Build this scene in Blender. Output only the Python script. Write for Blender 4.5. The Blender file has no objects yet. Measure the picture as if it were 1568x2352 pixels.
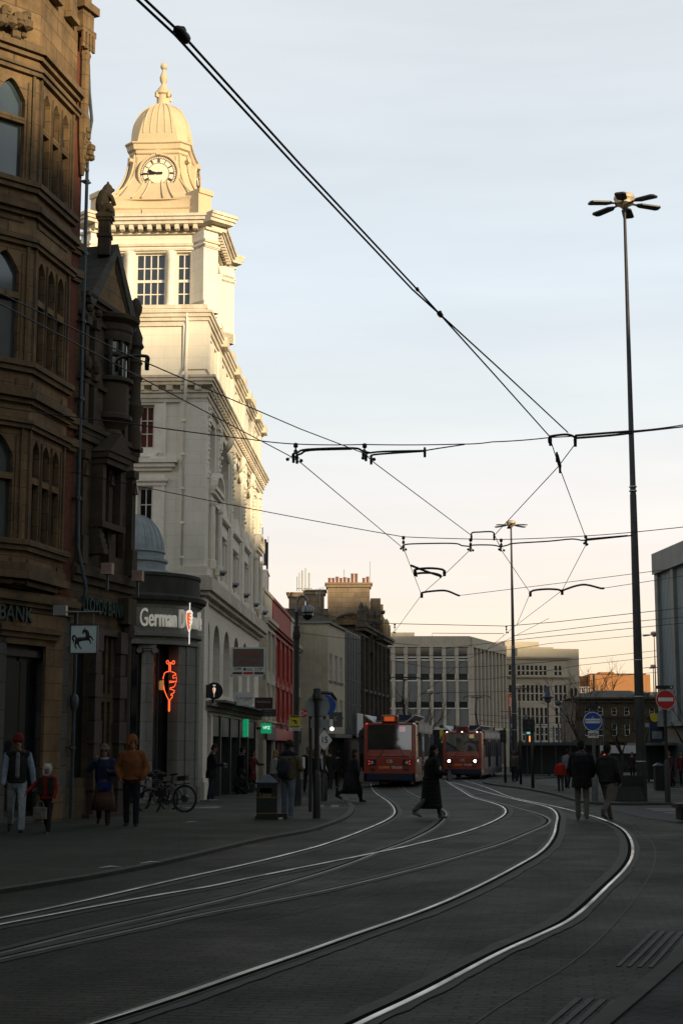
import bpy, bmesh, math, random
from math import sin, cos, tan, pi, radians as R, atan, sqrt
from mathutils import Vector as V, Matrix as Mx
random.seed(7)
SC = bpy.context.scene
COL = SC.collection
# ---------------- camera model (pixels of the photo at 1568 x 2352) -------------
F = 3463.0; PITCH = R(8.85); EYE = 1.62
def G(d):
    return -0.0065 * max(0.0, d - 24.0)
def ray(x, y):
    a = (x - 784) / F; b = (1176 - y) / F
    return V((a, cos(PITCH) - b * sin(PITCH), sin(PITCH) + b * cos(PITCH)))
def PD(x, y, D):
    r = ray(x, y); t = D / r.y
    return V((r.x * t, D, r.z * t + EYE))
def PZ(x, y, z):
    r = ray(x, y); t = (z - EYE) / r.z
    return V((r.x * t, r.y * t, z))
def PG(x, y):
    r = ray(x, y); m = r.z / r.y
    D = -EYE / m
    if D > 24: D = (EYE - 0.156) / (-m - 0.0065)
    return V((r.x / r.y * D, D, G(D)))
def HZ(y, D):
    return PD(784, y, D).z
# ---------------- mesh builder -------------
class MB:
    def __init__(s, M=None):
        s.v = []; s.f = []; s.M = M
    def add(s, vs, fs):
        b = len(s.v)
        if s.M is not None: vs = [s.M @ V(q) for q in vs]
        s.v += [tuple(q) for q in vs]; s.f += [tuple(i + b for i in f) for f in fs]
        return s
    def box(s, x0, x1, y0, y1, z0, z1, M=None):
        vs = [V((x, y, z)) for z in (z0, z1) for x, y in ((x0, y0), (x1, y0), (x1, y1), (x0, y1))]
        if M is not None: vs = [M @ q for q in vs]
        return s.add(vs, [(0, 3, 2, 1), (4, 5, 6, 7), (0, 1, 5, 4), (1, 2, 6, 5), (2, 3, 7, 6), (3, 0, 4, 7)])
    def quad(s, a, b, c, d):
        return s.add([a, b, c, d], [(0, 1, 2, 3)])
    def prism(s, poly, z0, z1):
        n = len(poly)
        vs = [(x, y, z0) for x, y in poly] + [(x, y, z1) for x, y in poly]
        fs = [tuple(range(n - 1, -1, -1)), tuple(range(n, 2 * n))] + [(i, (i + 1) % n, n + (i + 1) % n, n + i) for i in range(n)]
        return s.add(vs, fs)
    def prismy(s, poly, y0, y1):                # polygon in xz extruded along y
        n = len(poly)
        vs = [(x, y0, z) for x, z in poly] + [(x, y1, z) for x, z in poly]
        fs = [tuple(range(n)), tuple(range(2 * n - 1, n - 1, -1))] + [(i, n + i, n + (i + 1) % n, (i + 1) % n) for i in range(n)]
        return s.add(vs, fs)
    def rings(s, rs, cap=True, closed=False):
        n = len(rs[0]); vs = [q for r in rs for q in r]; fs = []
        m = len(rs)
        for j in range(m - 1 + (1 if closed else 0)):
            for i in range(n):
                a = j * n + i; b = j * n + (i + 1) % n; k = ((j + 1) % m) * n
                fs.append((a, b, k + (i + 1) % n, k + i))
        if cap and not closed:
            fs.append(tuple(range(n - 1, -1, -1))); fs.append(tuple(range((m - 1) * n, m * n)))
        return s.add(vs, fs)
    def tube(s, pts, r, n=8, cap=True, closed=False):
        pts = [V(p) for p in pts]; rs = []
        rr = r if isinstance(r, (list, tuple)) else [r] * len(pts)
        up = None; L = len(pts)
        for i, p in enumerate(pts):
            if closed: t = pts[(i + 1) % L] - pts[i - 1]
            else: t = pts[min(i + 1, L - 1)] - pts[max(i - 1, 0)]
            if t.length < 1e-9: t = V((0, 0, 1))
            t.normalize()
            if up is None: up = V((0, 0, 1)) if abs(t.z) < .9 else V((1, 0, 0))
            a = t.cross(up)
            if a.length < 1e-6: a = t.orthogonal()
            a.normalize(); b = a.cross(t); up = b
            rs.append([p + (a * cos(2 * pi * k / n) + b * sin(2 * pi * k / n)) * rr[i] for k in range(n)])
        return s.rings(rs, cap, closed)
    def lathe(s, prof, c=(0, 0, 0), n=16, cap=True, a0=0.0):
        c = V(c)
        return s.rings([[c + V((r * cos(a0 + 2 * pi * k / n), r * sin(a0 + 2 * pi * k / n), z)) for k in range(n)] for r, z in prof], cap)
    def ball(s, c, r, n=12, sc=(1, 1, 1)):
        m = n // 2
        prof = [(max(1e-4, sin(pi * j / m)), -cos(pi * j / m)) for j in range(m + 1)]
        c = V(c)
        return s.rings([[c + V((q * cos(2 * pi * k / n) * r * sc[0], q * sin(2 * pi * k / n) * r * sc[1], z * r * sc[2])) for k in range(n)] for q, z in prof])
    def build(s, name, mat, parent=None, smooth=False, loc=None, auto=None):
        me = bpy.data.meshes.new(name); me.from_pydata(s.v, [], s.f); me.update()
        if mat is not None: me.materials.append(mat)
        bm = bmesh.new(); bm.from_mesh(me); bmesh.ops.recalc_face_normals(bm, faces=bm.faces); bm.to_mesh(me); bm.free()
        if smooth: me.polygons.foreach_set('use_smooth', [True] * len(me.polygons))
        o = bpy.data.objects.new(name, me); COL.objects.link(o)
        if parent is not None: o.parent = parent
        if loc is not None: o.location = loc
        if auto: me.set_sharp_from_angle(angle=R(auto))
        return o
def tag(o, label=None, cat=None, group=None, kind=None):
    if label: o['label'] = label
    if cat: o['category'] = cat
    if group: o['group'] = group
    if kind: o['kind'] = kind
    return o
def thing(name, label, cat, loc=(0, 0, 0), rz=0.0, group=None):
    o = bpy.data.objects.new(name, None); COL.objects.link(o); o.empty_display_size = .2
    o.location = loc; o.rotation_euler = (0, 0, rz)
    return tag(o, label, cat, group)
def copy_tree(o, parent=None, loc=None, rz=None, label=None):
    c = o.copy(); COL.objects.link(c); c.parent = parent
    if loc is not None: c.location = loc
    if rz is not None: c.rotation_euler = (0, 0, rz)
    if label: c['label'] = label
    for ch in list(o.children): copy_tree(ch, c)
    return c
def spline(pts, step=6):                      # uniform cubic B-spline through padded points (smooth)
    P = [V(p) for p in pts]; P = [P[0] * 2 - P[1]] + P + [P[-1] * 2 - P[-2]]
    out = []
    for i in range(1, len(P) - 2):
        a, b, c, d = P[i - 1], P[i], P[i + 1], P[i + 2]
        for k in range(step):
            t = k / step
            out.append(((2 * b) + (c - a) * t + (2 * a - 5 * b + 4 * c - d) * t * t + (3 * b - a - 3 * c + d) * t ** 3) * .5)
    out.append(P[-2]); return out
# ---------------- walls with openings (plane: local x along, -y outward) -------------
def wall(mb, x0, x1, z0, z1, holes=(), y=0.0, depth=.25):
    xs = sorted({x0, x1} | {h[0] for h in holes} | {h[1] for h in holes}); xs = [x for x in xs if x0 <= x <= x1]
    zs = sorted({z0, z1} | {h[2] for h in holes} | {h[3] for h in holes}); zs = [z for z in zs if z0 <= z <= z1]
    def inh(x, z): return any(h[0] < x < h[1] and h[2] < z < h[3] for h in holes)
    for za, zb in zip(zs, zs[1:]):
        st = None
        for xa, xb in list(zip(xs, xs[1:])) + [(None, None)]:
            solid = xa is not None and not inh((xa + xb) / 2, (za + zb) / 2)
            if solid and st is None: st = xa
            if not solid and st is not None:
                e = xa if xa is not None else x1
                mb.quad((st, y, za), (e, y, za), (e, y, zb), (st, y, zb)); st = None
    for h in holes:
        a, b, c, d = h[:4]; kind = h[4] if len(h) > 4 else None
        mb.quad((a, y, c), (b, y, c), (b, y + depth, c), (a, y + depth, c))
        if not kind:
            mb.quad((a, y, c), (a, y, d), (a, y + depth, d), (a, y + depth, c)); mb.quad((b, y, c), (b, y, d), (b, y + depth, d), (b, y + depth, c))
            mb.quad((a, y, d), (b, y, d), (b, y + depth, d), (a, y + depth, d))
        else:
            w = b - a; hh = w / 2 if kind == 'round' else w * .62
            sp = d - hh; N = 7 if kind == 'round' else 5; arc = []
            for i in range(2 * N + 1):
                if kind == 'round': q = pi - pi * i / (2 * N); arc.append(((a + b) / 2 + w / 2 * cos(q), sp + hh * sin(q)))
                else:
                    t = i / N if i <= N else 2 - i / N
                    arc.append((a + w / 2 * (i / N), sp + hh * sin(t * 1.38) / sin(1.38)))
            mb.quad((a, y, c), (a, y, sp), (a, y + depth, sp), (a, y + depth, c)); mb.quad((b, y, c), (b, y, sp), (b, y + depth, sp), (b, y + depth, c))
            for (xa, za), (xb, zb) in zip(arc, arc[1:]):
                mb.quad((xa, y, za), (xb, y, zb), (xb, y, d), (xa, y, d))
                mb.quad((xa, y, za), (xb, y, zb), (xb, y + depth, zb), (xa, y + depth, za))
    return mb
def window(parent, M, a, b, c, d, mf, mg, nx=2, nz=2, y=.14, fw=.06, bar=.03, name='window', transom=None):
    f = MB(M)
    f.box(a, a + fw, y - .05, y + .03, c, d); f.box(b - fw, b, y - .05, y + .03, c, d)
    f.box(a + fw, b - fw, y - .047, y + .03, c, c + fw); f.box(a + fw, b - fw, y - .047, y + .03, d - fw, d)
    for i in range(1, nx):
        x = a + fw + (b - a - 2 * fw) * i / nx; f.box(x - bar / 2, x + bar / 2, y - .03, y + .02, c + fw, d - fw)
    for i in range(1, nz):
        z = c + fw + (d - c - 2 * fw) * i / nz; f.box(a + fw, b - fw, y - .027, y + .02, z - bar / 2, z + bar / 2)
    if transom: f.box(a + fw, b - fw, y - .045, y + .02, transom - .05, transom + .05)
    o = f.build(name, mf, parent)
    g = MB(M); g.box(a + .01, b - .01, y + .005, y + .016, c + .01, d - .01); g.build('pane', mg, o)
    return o
def slabs(mb, x0, x1, y0, y1, prof):           # stacked cornice slabs: prof = [(projection, z0, z1)]
    for p, a, b in prof: mb.box(x0 - p, x1 + p, y0 - p, y1 + p, a, b)
def strip(mb, x0, x1, prof, y=0.0, back=.1, ends=True):   # straight moulding on a wall plane y
    for p, a, b in prof: mb.box(x0 - (p if ends else 0), x1 + (p if ends else 0), y - p, y + back, a, b)
# ---------------- materials -------------
def _n(nt, t, **k):
    n = nt.nodes.new(t)
    for a, b in k.items(): setattr(n, a, b)
    return n
def newmat(name):
    m = bpy.data.materials.new(name); m.use_nodes = True; nt = m.node_tree
    return m, nt, nt.nodes['Principled BSDF'], nt.links
def mix(nt, fac, a, b, mode='MIX'):
    n = _n(nt, 'ShaderNodeMix', data_type='RGBA', blend_type=mode)
    for s, val in ((n.inputs[0], fac), (n.inputs[6], a), (n.inputs[7], b)):
        if hasattr(val, 'links') or hasattr(val, 'is_linked'): nt.links.new(val, s)
        elif isinstance(val, (int, float)): s.default_value = val
        else: s.default_value = (*val, 1)
    return n.outputs[2]
def ramp(nt, src, p0, p1, c0=(0, 0, 0), c1=(1, 1, 1)):
    r = _n(nt, 'ShaderNodeValToRGB'); r.color_ramp.elements[0].position = p0; r.color_ramp.elements[1].position = p1
    r.color_ramp.elements[0].color = (*c0, 1); r.color_ramp.elements[1].color = (*c1, 1)
    nt.links.new(src, r.inputs[0]); return r.outputs[0]
def noise(nt, vec, scale, detail=4, rough=.6):
    n = _n(nt, 'ShaderNodeTexNoise'); n.inputs['Scale'].default_value = scale; n.inputs['Detail'].default_value = detail; n.inputs['Roughness'].default_value = rough
    if vec is not None: nt.links.new(vec, n.inputs['Vector'])
    return n.outputs[0]
def mapped(nt, scale=(1, 1, 1), src='Object'):
    tc = _n(nt, 'ShaderNodeTexCoord'); mp = _n(nt, 'ShaderNodeMapping'); mp.inputs['Scale'].default_value = scale
    nt.links.new(tc.outputs[src], mp.inputs['Vector']); return mp.outputs[0]
def plain(name, c, rough=.6, metal=0.0, var=.25, scale=6.0, bump=.0, spec=.5, coat=0.0):
    m, nt, b, L = newmat(name)
    vec = mapped(nt); nz = noise(nt, vec, scale, 5)
    dark = tuple(x * (1 - var) for x in c); lite = tuple(min(1, x * (1 + var)) for x in c)
    col = ramp(nt, nz, .3, .7, dark, lite)
    L.new(col, b.inputs['Base Color']); b.inputs['Roughness'].default_value = rough; b.inputs['Metallic'].default_value = metal
    b.inputs['Specular IOR Level'].default_value = spec
    if coat: b.inputs['Coat Weight'].default_value = coat; b.inputs['Coat Roughness'].default_value = .08
    if bump:
        bp = _n(nt, 'ShaderNodeBump'); bp.inputs['Strength'].default_value = bump; bp.inputs['Distance'].default_value = .02
        L.new(noise(nt, vec, scale * 5, 4), bp.inputs['Height']); L.new(bp.outputs[0], b.inputs['Normal'])
    return m
def masonry(name, c1, c2, cm, bw=.6, bh=.3, mortar=.01, rough=.85, grime=.35, gc=(.03, .028, .025), bump=.3, stain=0.6, mottle=.35):
    """coursed stone or brick; grime = blotchy weathering on the stone itself"""
    m, nt, b, L = newmat(name)
    tc = _n(nt, 'ShaderNodeTexCoord'); sx = _n(nt, 'ShaderNodeSeparateXYZ'); L.new(tc.outputs['Object'], sx.inputs[0])
    ad = _n(nt, 'ShaderNodeMath', operation='ADD'); L.new(sx.outputs[0], ad.inputs[0]); L.new(sx.outputs[1], ad.inputs[1])
    cb = _n(nt, 'ShaderNodeCombineXYZ'); L.new(ad.outputs[0], cb.inputs[0]); L.new(sx.outputs[2], cb.inputs[1])
    br = _n(nt, 'ShaderNodeTexBrick'); L.new(cb.outputs[0], br.inputs['Vector'])
    br.inputs['Scale'].default_value = 1; br.inputs['Brick Width'].default_value = bw; br.inputs['Row Height'].default_value = bh
    br.inputs['Mortar Size'].default_value = mortar; br.inputs['Mortar Smooth'].default_value = .3; br.inputs['Bias'].default_value = 0
    br.inputs['Color1'].default_value = (*c1, 1); br.inputs['Color2'].default_value = (*c2, 1); br.inputs['Mortar'].default_value = (*cm, 1)
    n1 = noise(nt, tc.outputs['Object'], 1.3, 6, .65)
    mp = _n(nt, 'ShaderNodeMapping'); mp.inputs['Scale'].default_value = (5, 5, .5); L.new(tc.outputs['Object'], mp.inputs['Vector'])
    n2 = noise(nt, mp.outputs[0], 1.0, 5, .6)
    f1 = ramp(nt, n1, .38, .75); f2 = ramp(nt, n2, .45, .8)
    mm = _n(nt, 'ShaderNodeMath', operation='MULTIPLY'); mm.inputs[1].default_value = grime; L.new(f1, mm.inputs[0])
    m2 = _n(nt, 'ShaderNodeMath', operation='MULTIPLY'); m2.inputs[1].default_value = grime * stain; L.new(f2, m2.inputs[0])
    c = mix(nt, mm.outputs[0], br.outputs[0], gc); c = mix(nt, m2.outputs[0], c, gc)
    n3 = noise(nt, tc.outputs['Object'], 14, 4); c = mix(nt, mottle, c, ramp(nt, n3, .25, .75, (.35, .35, .35), (1, 1, 1)), 'MULTIPLY')
    L.new(c, b.inputs['Base Color']); b.inputs['Roughness'].default_value = rough; b.inputs['Specular IOR Level'].default_value = .3
    if bump:
        bp = _n(nt, 'ShaderNodeBump'); bp.inputs['Strength'].default_value = bump; bp.inputs['Distance'].default_value = .015
        h = _n(nt, 'ShaderNodeMath', operation='SUBTRACT'); L.new(n3, h.inputs[0]); L.new(br.outputs['Fac'], h.inputs[1])
        L.new(h.outputs[0], bp.inputs['Height']); L.new(bp.outputs[0], b.inputs['Normal'])
    return m
def emis(name, c, s=1.0):
    m, nt, b, L = newmat(name); b.inputs['Base Color'].default_value = (*c, 1)
    b.inputs['Emission Color'].default_value = (*c, 1); b.inputs['Emission Strength'].default_value = s; return m
def glassy(name, c, rough=.05, spec=.9):
    m, nt, b, L = newmat(name)
    vec = mapped(nt); nz = noise(nt, vec, .8, 2)
    L.new(ramp(nt, nz, .35, .65, tuple(x * .6 for x in c), c), b.inputs['Base Color'])
    b.inputs['Roughness'].default_value = rough; b.inputs['Specular IOR Level'].default_value = spec
    bp = _n(nt, 'ShaderNodeBump'); bp.inputs['Strength'].default_value = .04; L.new(noise(nt, vec, 2.5, 1), bp.inputs['Height']); L.new(bp.outputs[0], b.inputs['Normal'])
    return m
MT = {}
def M_(n): return MT[n]
MT['sand'] = masonry('sandstone', (.27, .175, .085), (.20, .125, .06), (.09, .065, .04), .75, .38, .012, grime=.7, gc=(.035, .029, .02))
MT['sandtrim'] = masonry('sandstone_trim', (.20, .135, .07), (.15, .10, .052), (.09, .065, .04), 1.1, .6, .006, grime=.8, gc=(.03, .026, .02))
MT['brick'] = masonry('red_brick', (.20, .05, .025), (.15, .038, .02), (.09, .06, .045), .225, .075, .01, grime=.3)
MT['sootstone'] = masonry('sooty_stone', (.13, .092, .05), (.085, .062, .037), (.04, .033, .025), .7, .35, .008, grime=.75, gc=(.025, .022, .018))
MT['soottrim'] = masonry('sooty_trim', (.095, .07, .042), (.07, .054, .034), (.04, .033, .025), 1.3, .7, .005, grime=.8, gc=(.028, .026, .024))
MT['granite'] = masonry('grey_granite', (.125, .125, .112), (.10, .10, .09), (.04, .04, .037), 1.2, .6, .012, grime=.45, gc=(.04, .042, .037))
MT['palegranite'] = masonry('pale_grey_granite', (.25, .25, .225), (.22, .22, .2), (.10, .10, .09), 1.2, .6, .012, grime=.4, gc=(.08, .083, .072))
MT['porphyry'] = masonry('dark_red_granite', (.075, .055, .045), (.06, .045, .04), (.03, .03, .03), .9, .45, .01, rough=.5, grime=.3)
MT['white'] = masonry('painted_white_stone', (.85, .79, .67), (.82, .76, .645), (.66, .60, .49), .95, .42, .007, rough=.7, grime=.2, gc=(.40, .34, .25), bump=.2, mottle=.1)
MT['whitetrim'] = plain('painted_white_trim', (.82, .76, .65), .7, var=.1, scale=2.5, bump=.1)
MT['dirtytrim'] = masonry('weathered_white_trim', (.77, .71, .59), (.73, .67, .555), (.5, .44, .35), 2.2, .8, .004, grime=.5, gc=(.30, .22, .12), bump=.2, mottle=.2)
MT['tan'] = masonry('buff_terracotta', (.66, .53, .35), (.62, .495, .325), (.5, .39, .25), 1.1, .7, .002, rough=.75, grime=.2, gc=(.34, .25, .15), bump=.1, mottle=.15)
MT['greystone'] = masonry('grey_carved_stone', (.24, .235, .21), (.2, .195, .175), (.1, .1, .09), 1.3, .6, .006, grime=.5, gc=(.07, .07, .06))
MT['lead'] = plain('weathered_lead', (.25, .29, .31), .55, .2, var=.18, scale=3)
MT['slate'] = masonry('dark_slate', (.10, .095, .08), (.075, .07, .06), (.04, .04, .035), .4, .22, .01, grime=.4)
MT['black'] = plain('black_paint', (.012, .013, .014), .45, 0, var=.3, scale=9, bump=.05)
MT['mast'] = plain('weathered_black_mast', (.022, .022, .022), .5, .2, var=.5, scale=2.5, bump=.08)
MT['wire'] = plain('dark_cable', (.018, .02, .028), .5, .3, var=.2)
MT['dkgrey'] = plain('dark_grey_metal', (.05, .053, .055), .5, .4)
MT['grey'] = plain('grey_metal', (.22, .23, .235), .45, .5, var=.15)
MT['ltgrey'] = plain('light_grey_panel', (.42, .43, .43), .6, 0, var=.12, scale=3)
MT['bluegrey'] = plain('blue_grey_paint', (.035, .052, .066), .5, .2)
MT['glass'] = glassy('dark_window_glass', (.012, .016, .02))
MT['glassb'] = glassy('pale_blind_window_glass', (.05, .075, .085), .08)
MT['glassred'] = glassy('red_curtained_glass', (.16, .04, .022), .25, .4)
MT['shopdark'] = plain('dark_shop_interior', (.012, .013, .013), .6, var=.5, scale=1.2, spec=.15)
MT['frame'] = plain('white_window_frame', (.66, .63, .56), .6, var=.08)
MT['darkframe'] = plain('dark_window_frame', (.035, .032, .028), .6)
MT['oak'] = plain('dark_timber', (.035, .024, .016), .55, bump=.1)
MT['signwhite'] = plain('white_sign_face', (.62, .62, .60), .5, var=.06)
MT['signblack'] = plain('black_sign_face', (.008, .008, .009), .4)
MT['signred'] = plain('red_sign_face', (.45, .018, .015), .4, var=.1)
MT['signblue'] = plain('blue_sign_face', (.01, .06, .30), .4, var=.1)
MT['signyellow'] = plain('yellow_sign_face', (.55, .45, .03), .5, var=.1)
MT['signback'] = plain('grey_sign_back', (.25, .28, .28), .5, .3, var=.12)
MT['redpaint'] = plain('red_painted_stone', (.34, .035, .018), .7, var=.2, scale=2, bump=.1)
MT['cream'] = masonry('cream_render', (.52, .46, .345), (.49, .43, .32), (.45, .40, .3), 2.5, 1.5, .003, grime=.4, gc=(.22, .18, .12), bump=.1)
MT['chrome'] = plain('bare_steel', (.5, .5, .5), .3, .9, var=.1)
def text_obj(name, s, mat, parent, M, size=.3, ext=.01, sx=1.0, bend=None, align='CENTER', spacing=1.0, bold=.014):
    cu = bpy.data.curves.new(name, 'FONT'); cu.body = s; cu.size = size; cu.extrude = ext; cu.align_x = align; cu.align_y = 'CENTER'; cu.space_character = spacing
    cu.resolution_u = 3; cu.offset = size * bold
    t = bpy.data.objects.new(name + '_tmp', cu); COL.objects.link(t)
    dg = bpy.context.evaluated_depsgraph_get(); me = bpy.data.meshes.new_from_object(t.evaluated_get(dg)); bpy.data.objects.remove(t); bpy.data.curves.remove(cu)
    for v in me.vertices:
        q = V((v.co.x * sx, -v.co.z, v.co.y))          # into xz plane, facing -y
        if bend: q = bend(q)
        v.co = M @ q if M is not None else q
    me.materials.clear(); me.materials.append(mat); me.name = name
    o = bpy.data.objects.new(name, me); COL.objects.link(o)
    if parent is not None: o.parent = parent
    return o
def T(x=0, y=0, z=0, rz=0.0, rx=0.0):
    return Mx.Translation((x, y, z)) @ Mx.Rotation(rz, 4, 'Z') @ Mx.Rotation(rx, 4, 'X')
def frame_rz(deg): return R(90 - deg)
def disc(mb, c, r, y0, y1, n=24):       # disc facing -y
    x, z = c; mb.prismy([(x + r * cos(2 * pi * k / n), z + r * sin(2 * pi * k / n)) for k in range(n)], y0, y1)
# ---------------- camera, sky, sun -------------
cam = bpy.data.cameras.new('camera'); co = bpy.data.objects.new('camera', cam); COL.objects.link(co); SC.camera = co
cam.sensor_fit = 'VERTICAL'; cam.sensor_height = 36; cam.sensor_width = 24; cam.lens = F / 2352 * 36; cam.clip_end = 5000; cam.clip_start = .1
co.location = (0, 0, EYE); co.rotation_euler = (R(90) + PITCH, 0, 0)
SUN_AZ, SUN_EL = 40.0, 10.5           # sun stands behind the camera to the right
sun = bpy.data.lights.new('sun', 'SUN'); so = bpy.data.objects.new('sun', sun); COL.objects.link(so)
sun.energy = 5.0; sun.angle = R(2.2); sun.color = (1.0, .79, .49)
sd = V((sin(R(SUN_AZ)) * cos(R(SUN_EL)), -cos(R(SUN_AZ)) * cos(R(SUN_EL)), sin(R(SUN_EL))))
so.rotation_euler = (-sd).to_track_quat('-Z', 'Y').to_euler(); so.location = (60, -80, 40)
w = bpy.data.worlds.new('World'); SC.world = w; w.use_nodes = True; nt = w.node_tree; L = nt.links
bg = nt.nodes['Background']
sky = _n(nt, 'ShaderNodeTexSky'); sky.sky_type = 'NISHITA'; sky.sun_disc = False; sky.sun_elevation = R(SUN_EL); sky.sun_rotation = R(180 - SUN_AZ)
sky.air_density = 1.0; sky.dust_density = 2.0; sky.ozone_density = 1.0
tc = _n(nt, 'ShaderNodeTexCoord'); sp = _n(nt, 'ShaderNodeSeparateXYZ'); L.new(tc.outputs['Generated'], sp.inputs[0])
# thin high cloud veil, paler and warmer towards the horizon
vr = _n(nt, 'ShaderNodeValToRGB'); L.new(sp.outputs[2], vr.inputs[0]); cr = vr.color_ramp
cr.elements[0].position = 0.0; cr.elements[0].color = (11.2, 7.8, 4.8, 1)
cr.elements[1].position = 1.0; cr.elements[1].color = (2.4, 2.75, 3.0, 1)
for p, c in ((.05, (10.8, 8.6, 6.2)), (.10, (10.1, 9.0, 8.0)), (.16, (9.5, 9.1, 8.8)), (.22, (8.5, 8.95, 9.05)), (.30, (7.7, 8.45, 9.1)), (.38, (7.4, 8.0, 8.5)), (.46, (7.2, 7.75, 8.1)), (.56, (4.3, 4.8, 5.2)), (.72, (2.7, 3.1, 3.4))):
    e = cr.elements.new(p); e.color = (*c, 1)
mp = _n(nt, 'ShaderNodeMapping'); mp.inputs['Scale'].default_value = (1.2, 1.2, 9); mp.inputs['Rotation'].default_value = (R(3), R(4), 0); L.new(tc.outputs['Generated'], mp.inputs['Vector'])
nz = noise(nt, mp.outputs[0], 2.2, 5, .55)
fac = ramp(nt, nz, .32, .68, (.84, .84, .84), (.98, .98, .98))
c = mix(nt, fac, sky.outputs[0], vr.outputs[0])
L.new(c, bg.inputs['Color']); bg.inputs['Strength'].default_value = .091
SC.view_settings.view_transform = 'Standard'; SC.view_settings.look = 'None'; SC.view_settings.exposure = .25; SC.view_settings.gamma = 1
# ---------------- ground -------------
def sheet(name, poly, mat, dz, kind='structure', label=None, cat=None, thick=0.0, parent=None):
    bm = bmesh.new(); vs = [bm.verts.new((p[0], p[1], 0)) for p in poly]; bm.faces.new(vs)
    for d in (24,):
        bmesh.ops.bisect_plane(bm, geom=bm.verts[:] + bm.edges[:] + bm.faces[:], plane_co=(0, d, 0), plane_no=(0, 1, 0))
    bmesh.ops.triangulate(bm, faces=bm.faces)
    if thick:
        r = bmesh.ops.extrude_face_region(bm, geom=bm.faces[:])
        up = [g for g in r['geom'] if isinstance(g, bmesh.types.BMVert)]
        lo = set(bm.verts) - set(up)
        for v in up: v.co.z = G(v.co.y) + dz
        for v in lo: v.co.z = G(v.co.y) + dz - thick
    else:
        for v in bm.verts: v.co.z = G(v.co.y) + dz
    bmesh.ops.recalc_face_normals(bm, faces=bm.faces)
    if not thick and sum(f.normal.z for f in bm.faces) < 0: bmesh.ops.reverse_faces(bm, faces=bm.faces)
    me = bpy.data.meshes.new(name); bm.to_mesh(me); bm.free(); me.materials.append(mat)
    o = bpy.data.objects.new(name, me); COL.objects.link(o)
    if kind: o['kind'] = kind
    if label: o['label'] = label
    if cat: o['category'] = cat
    if parent: o.parent = parent
    return o
def pavers(name, c1, c2, cm, bw, bh, rot=0.0, offset=.5, rough=.75, var=.5, bump=.5, stain=(.012, .012, .012)):
    m, nt, b, L = newmat(name)
    tc = _n(nt, 'ShaderNodeTexCoord'); mp = _n(nt, 'ShaderNodeMapping'); mp.inputs['Rotation'].default_value = (0, 0, rot); L.new(tc.outputs['Object'], mp.inputs['Vector'])
    wv = noise(nt, tc.outputs['Object'], 1.2, 2); 
    br = _n(nt, 'ShaderNodeTexBrick'); L.new(mp.outputs[0], br.inputs['Vector']); br.offset = offset
    for k, v in (('Scale', 1), ('Brick Width', bw), ('Row Height', bh), ('Mortar Size', .011), ('Mortar Smooth', .4)): br.inputs[k].default_value = v
    br.inputs['Color1'].default_value = (*c1, 1); br.inputs['Color2'].default_value = (*c2, 1); br.inputs['Mortar'].default_value = (*cm, 1)
    n1 = noise(nt, tc.outputs['Object'], .45, 7, .7); n2 = noise(nt, tc.outputs['Object'], 30, 3)
    c = mix(nt, ramp(nt, n1, .35, .72, (0, 0, 0), (var, var, var)), br.outputs[0], stain)
    # small pale spots: gum and litter flecks
    vo = _n(nt, 'ShaderNodeTexVoronoi'); vo.inputs['Scale'].default_value = 1.1; L.new(tc.outputs['Object'], vo.inputs['Vector'])
    c = mix(nt, ramp(nt, vo.outputs['Distance'], .018, .03, (.6, .6, .6), (0, 0, 0)), c, (.10, .10, .095))
    c = mix(nt, .4, c, ramp(nt, n2, .25, .75, (.4, .4, .4), (1, 1, 1)), 'MULTIPLY')
    L.new(c, b.inputs['Base Color']); L.new(ramp(nt, n1, .3, .7, (rough - .15,) * 3, (rough + .1,) * 3), b.inputs['Roughness']); b.inputs['Specular IOR Level'].default_value = .25
    bp = _n(nt, 'ShaderNodeBump'); bp.inputs['Strength'].default_value = bump; bp.inputs['Distance'].default_value = .014
    h = _n(nt, 'ShaderNodeMath', operation='SUBTRACT'); L.new(n2, h.inputs[0]); L.new(br.outputs['Fac'], h.inputs[1])
    L.new(h.outputs[0], bp.inputs['Height']); L.new(bp.outputs[0], b.inputs['Normal'])
    return m
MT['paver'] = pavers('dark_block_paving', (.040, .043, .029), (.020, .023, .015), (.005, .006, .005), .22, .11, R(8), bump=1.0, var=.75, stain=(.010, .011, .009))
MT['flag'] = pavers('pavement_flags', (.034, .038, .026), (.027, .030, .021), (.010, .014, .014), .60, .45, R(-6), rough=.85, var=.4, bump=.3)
MT['flagr'] = pavers('right_pavement_blocks', (.030, .030, .031), (.022, .023, .024), (.008, .008, .008), .2, .2, R(45), rough=.8)
MT['tact'] = plain('ribbed_tactile_concrete', (.055, .058, .062), .8, var=.35, scale=5)
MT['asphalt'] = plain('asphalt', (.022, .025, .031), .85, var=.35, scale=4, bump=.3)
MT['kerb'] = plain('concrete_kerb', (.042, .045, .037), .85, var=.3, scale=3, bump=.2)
MT['bed'] = plain('concrete_rail_strip', (.036, .039, .036), .8, var=.4, scale=2.5, bump=.2)
MT['rail'] = plain('polished_rail', (.46, .45, .42), .30, 1.0, var=.6, scale=.8)
_b = MT['rail'].node_tree; _p = _b.nodes['Principled BSDF']; _b.links.new(ramp(_b, noise(_b, mapped(_b), .35, 5, .7), .35, .68, (.2, .2, .2), (.62, .62, .62)), _p.inputs['Roughness'])
MT['railnoglint'] = plain('rail_without_sky_glint', (.14, .13, .12), .55, 1.0, var=.4, scale=1.5)  # darker colour stands for rails that catch no sky reflection
MT['railside'] = plain('rusty_rail_edge', (.03, .027, .024), .7, .3)
MT['groove'] = plain('rail_groove', (.003, .003, .003), .95, spec=.02)
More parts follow.
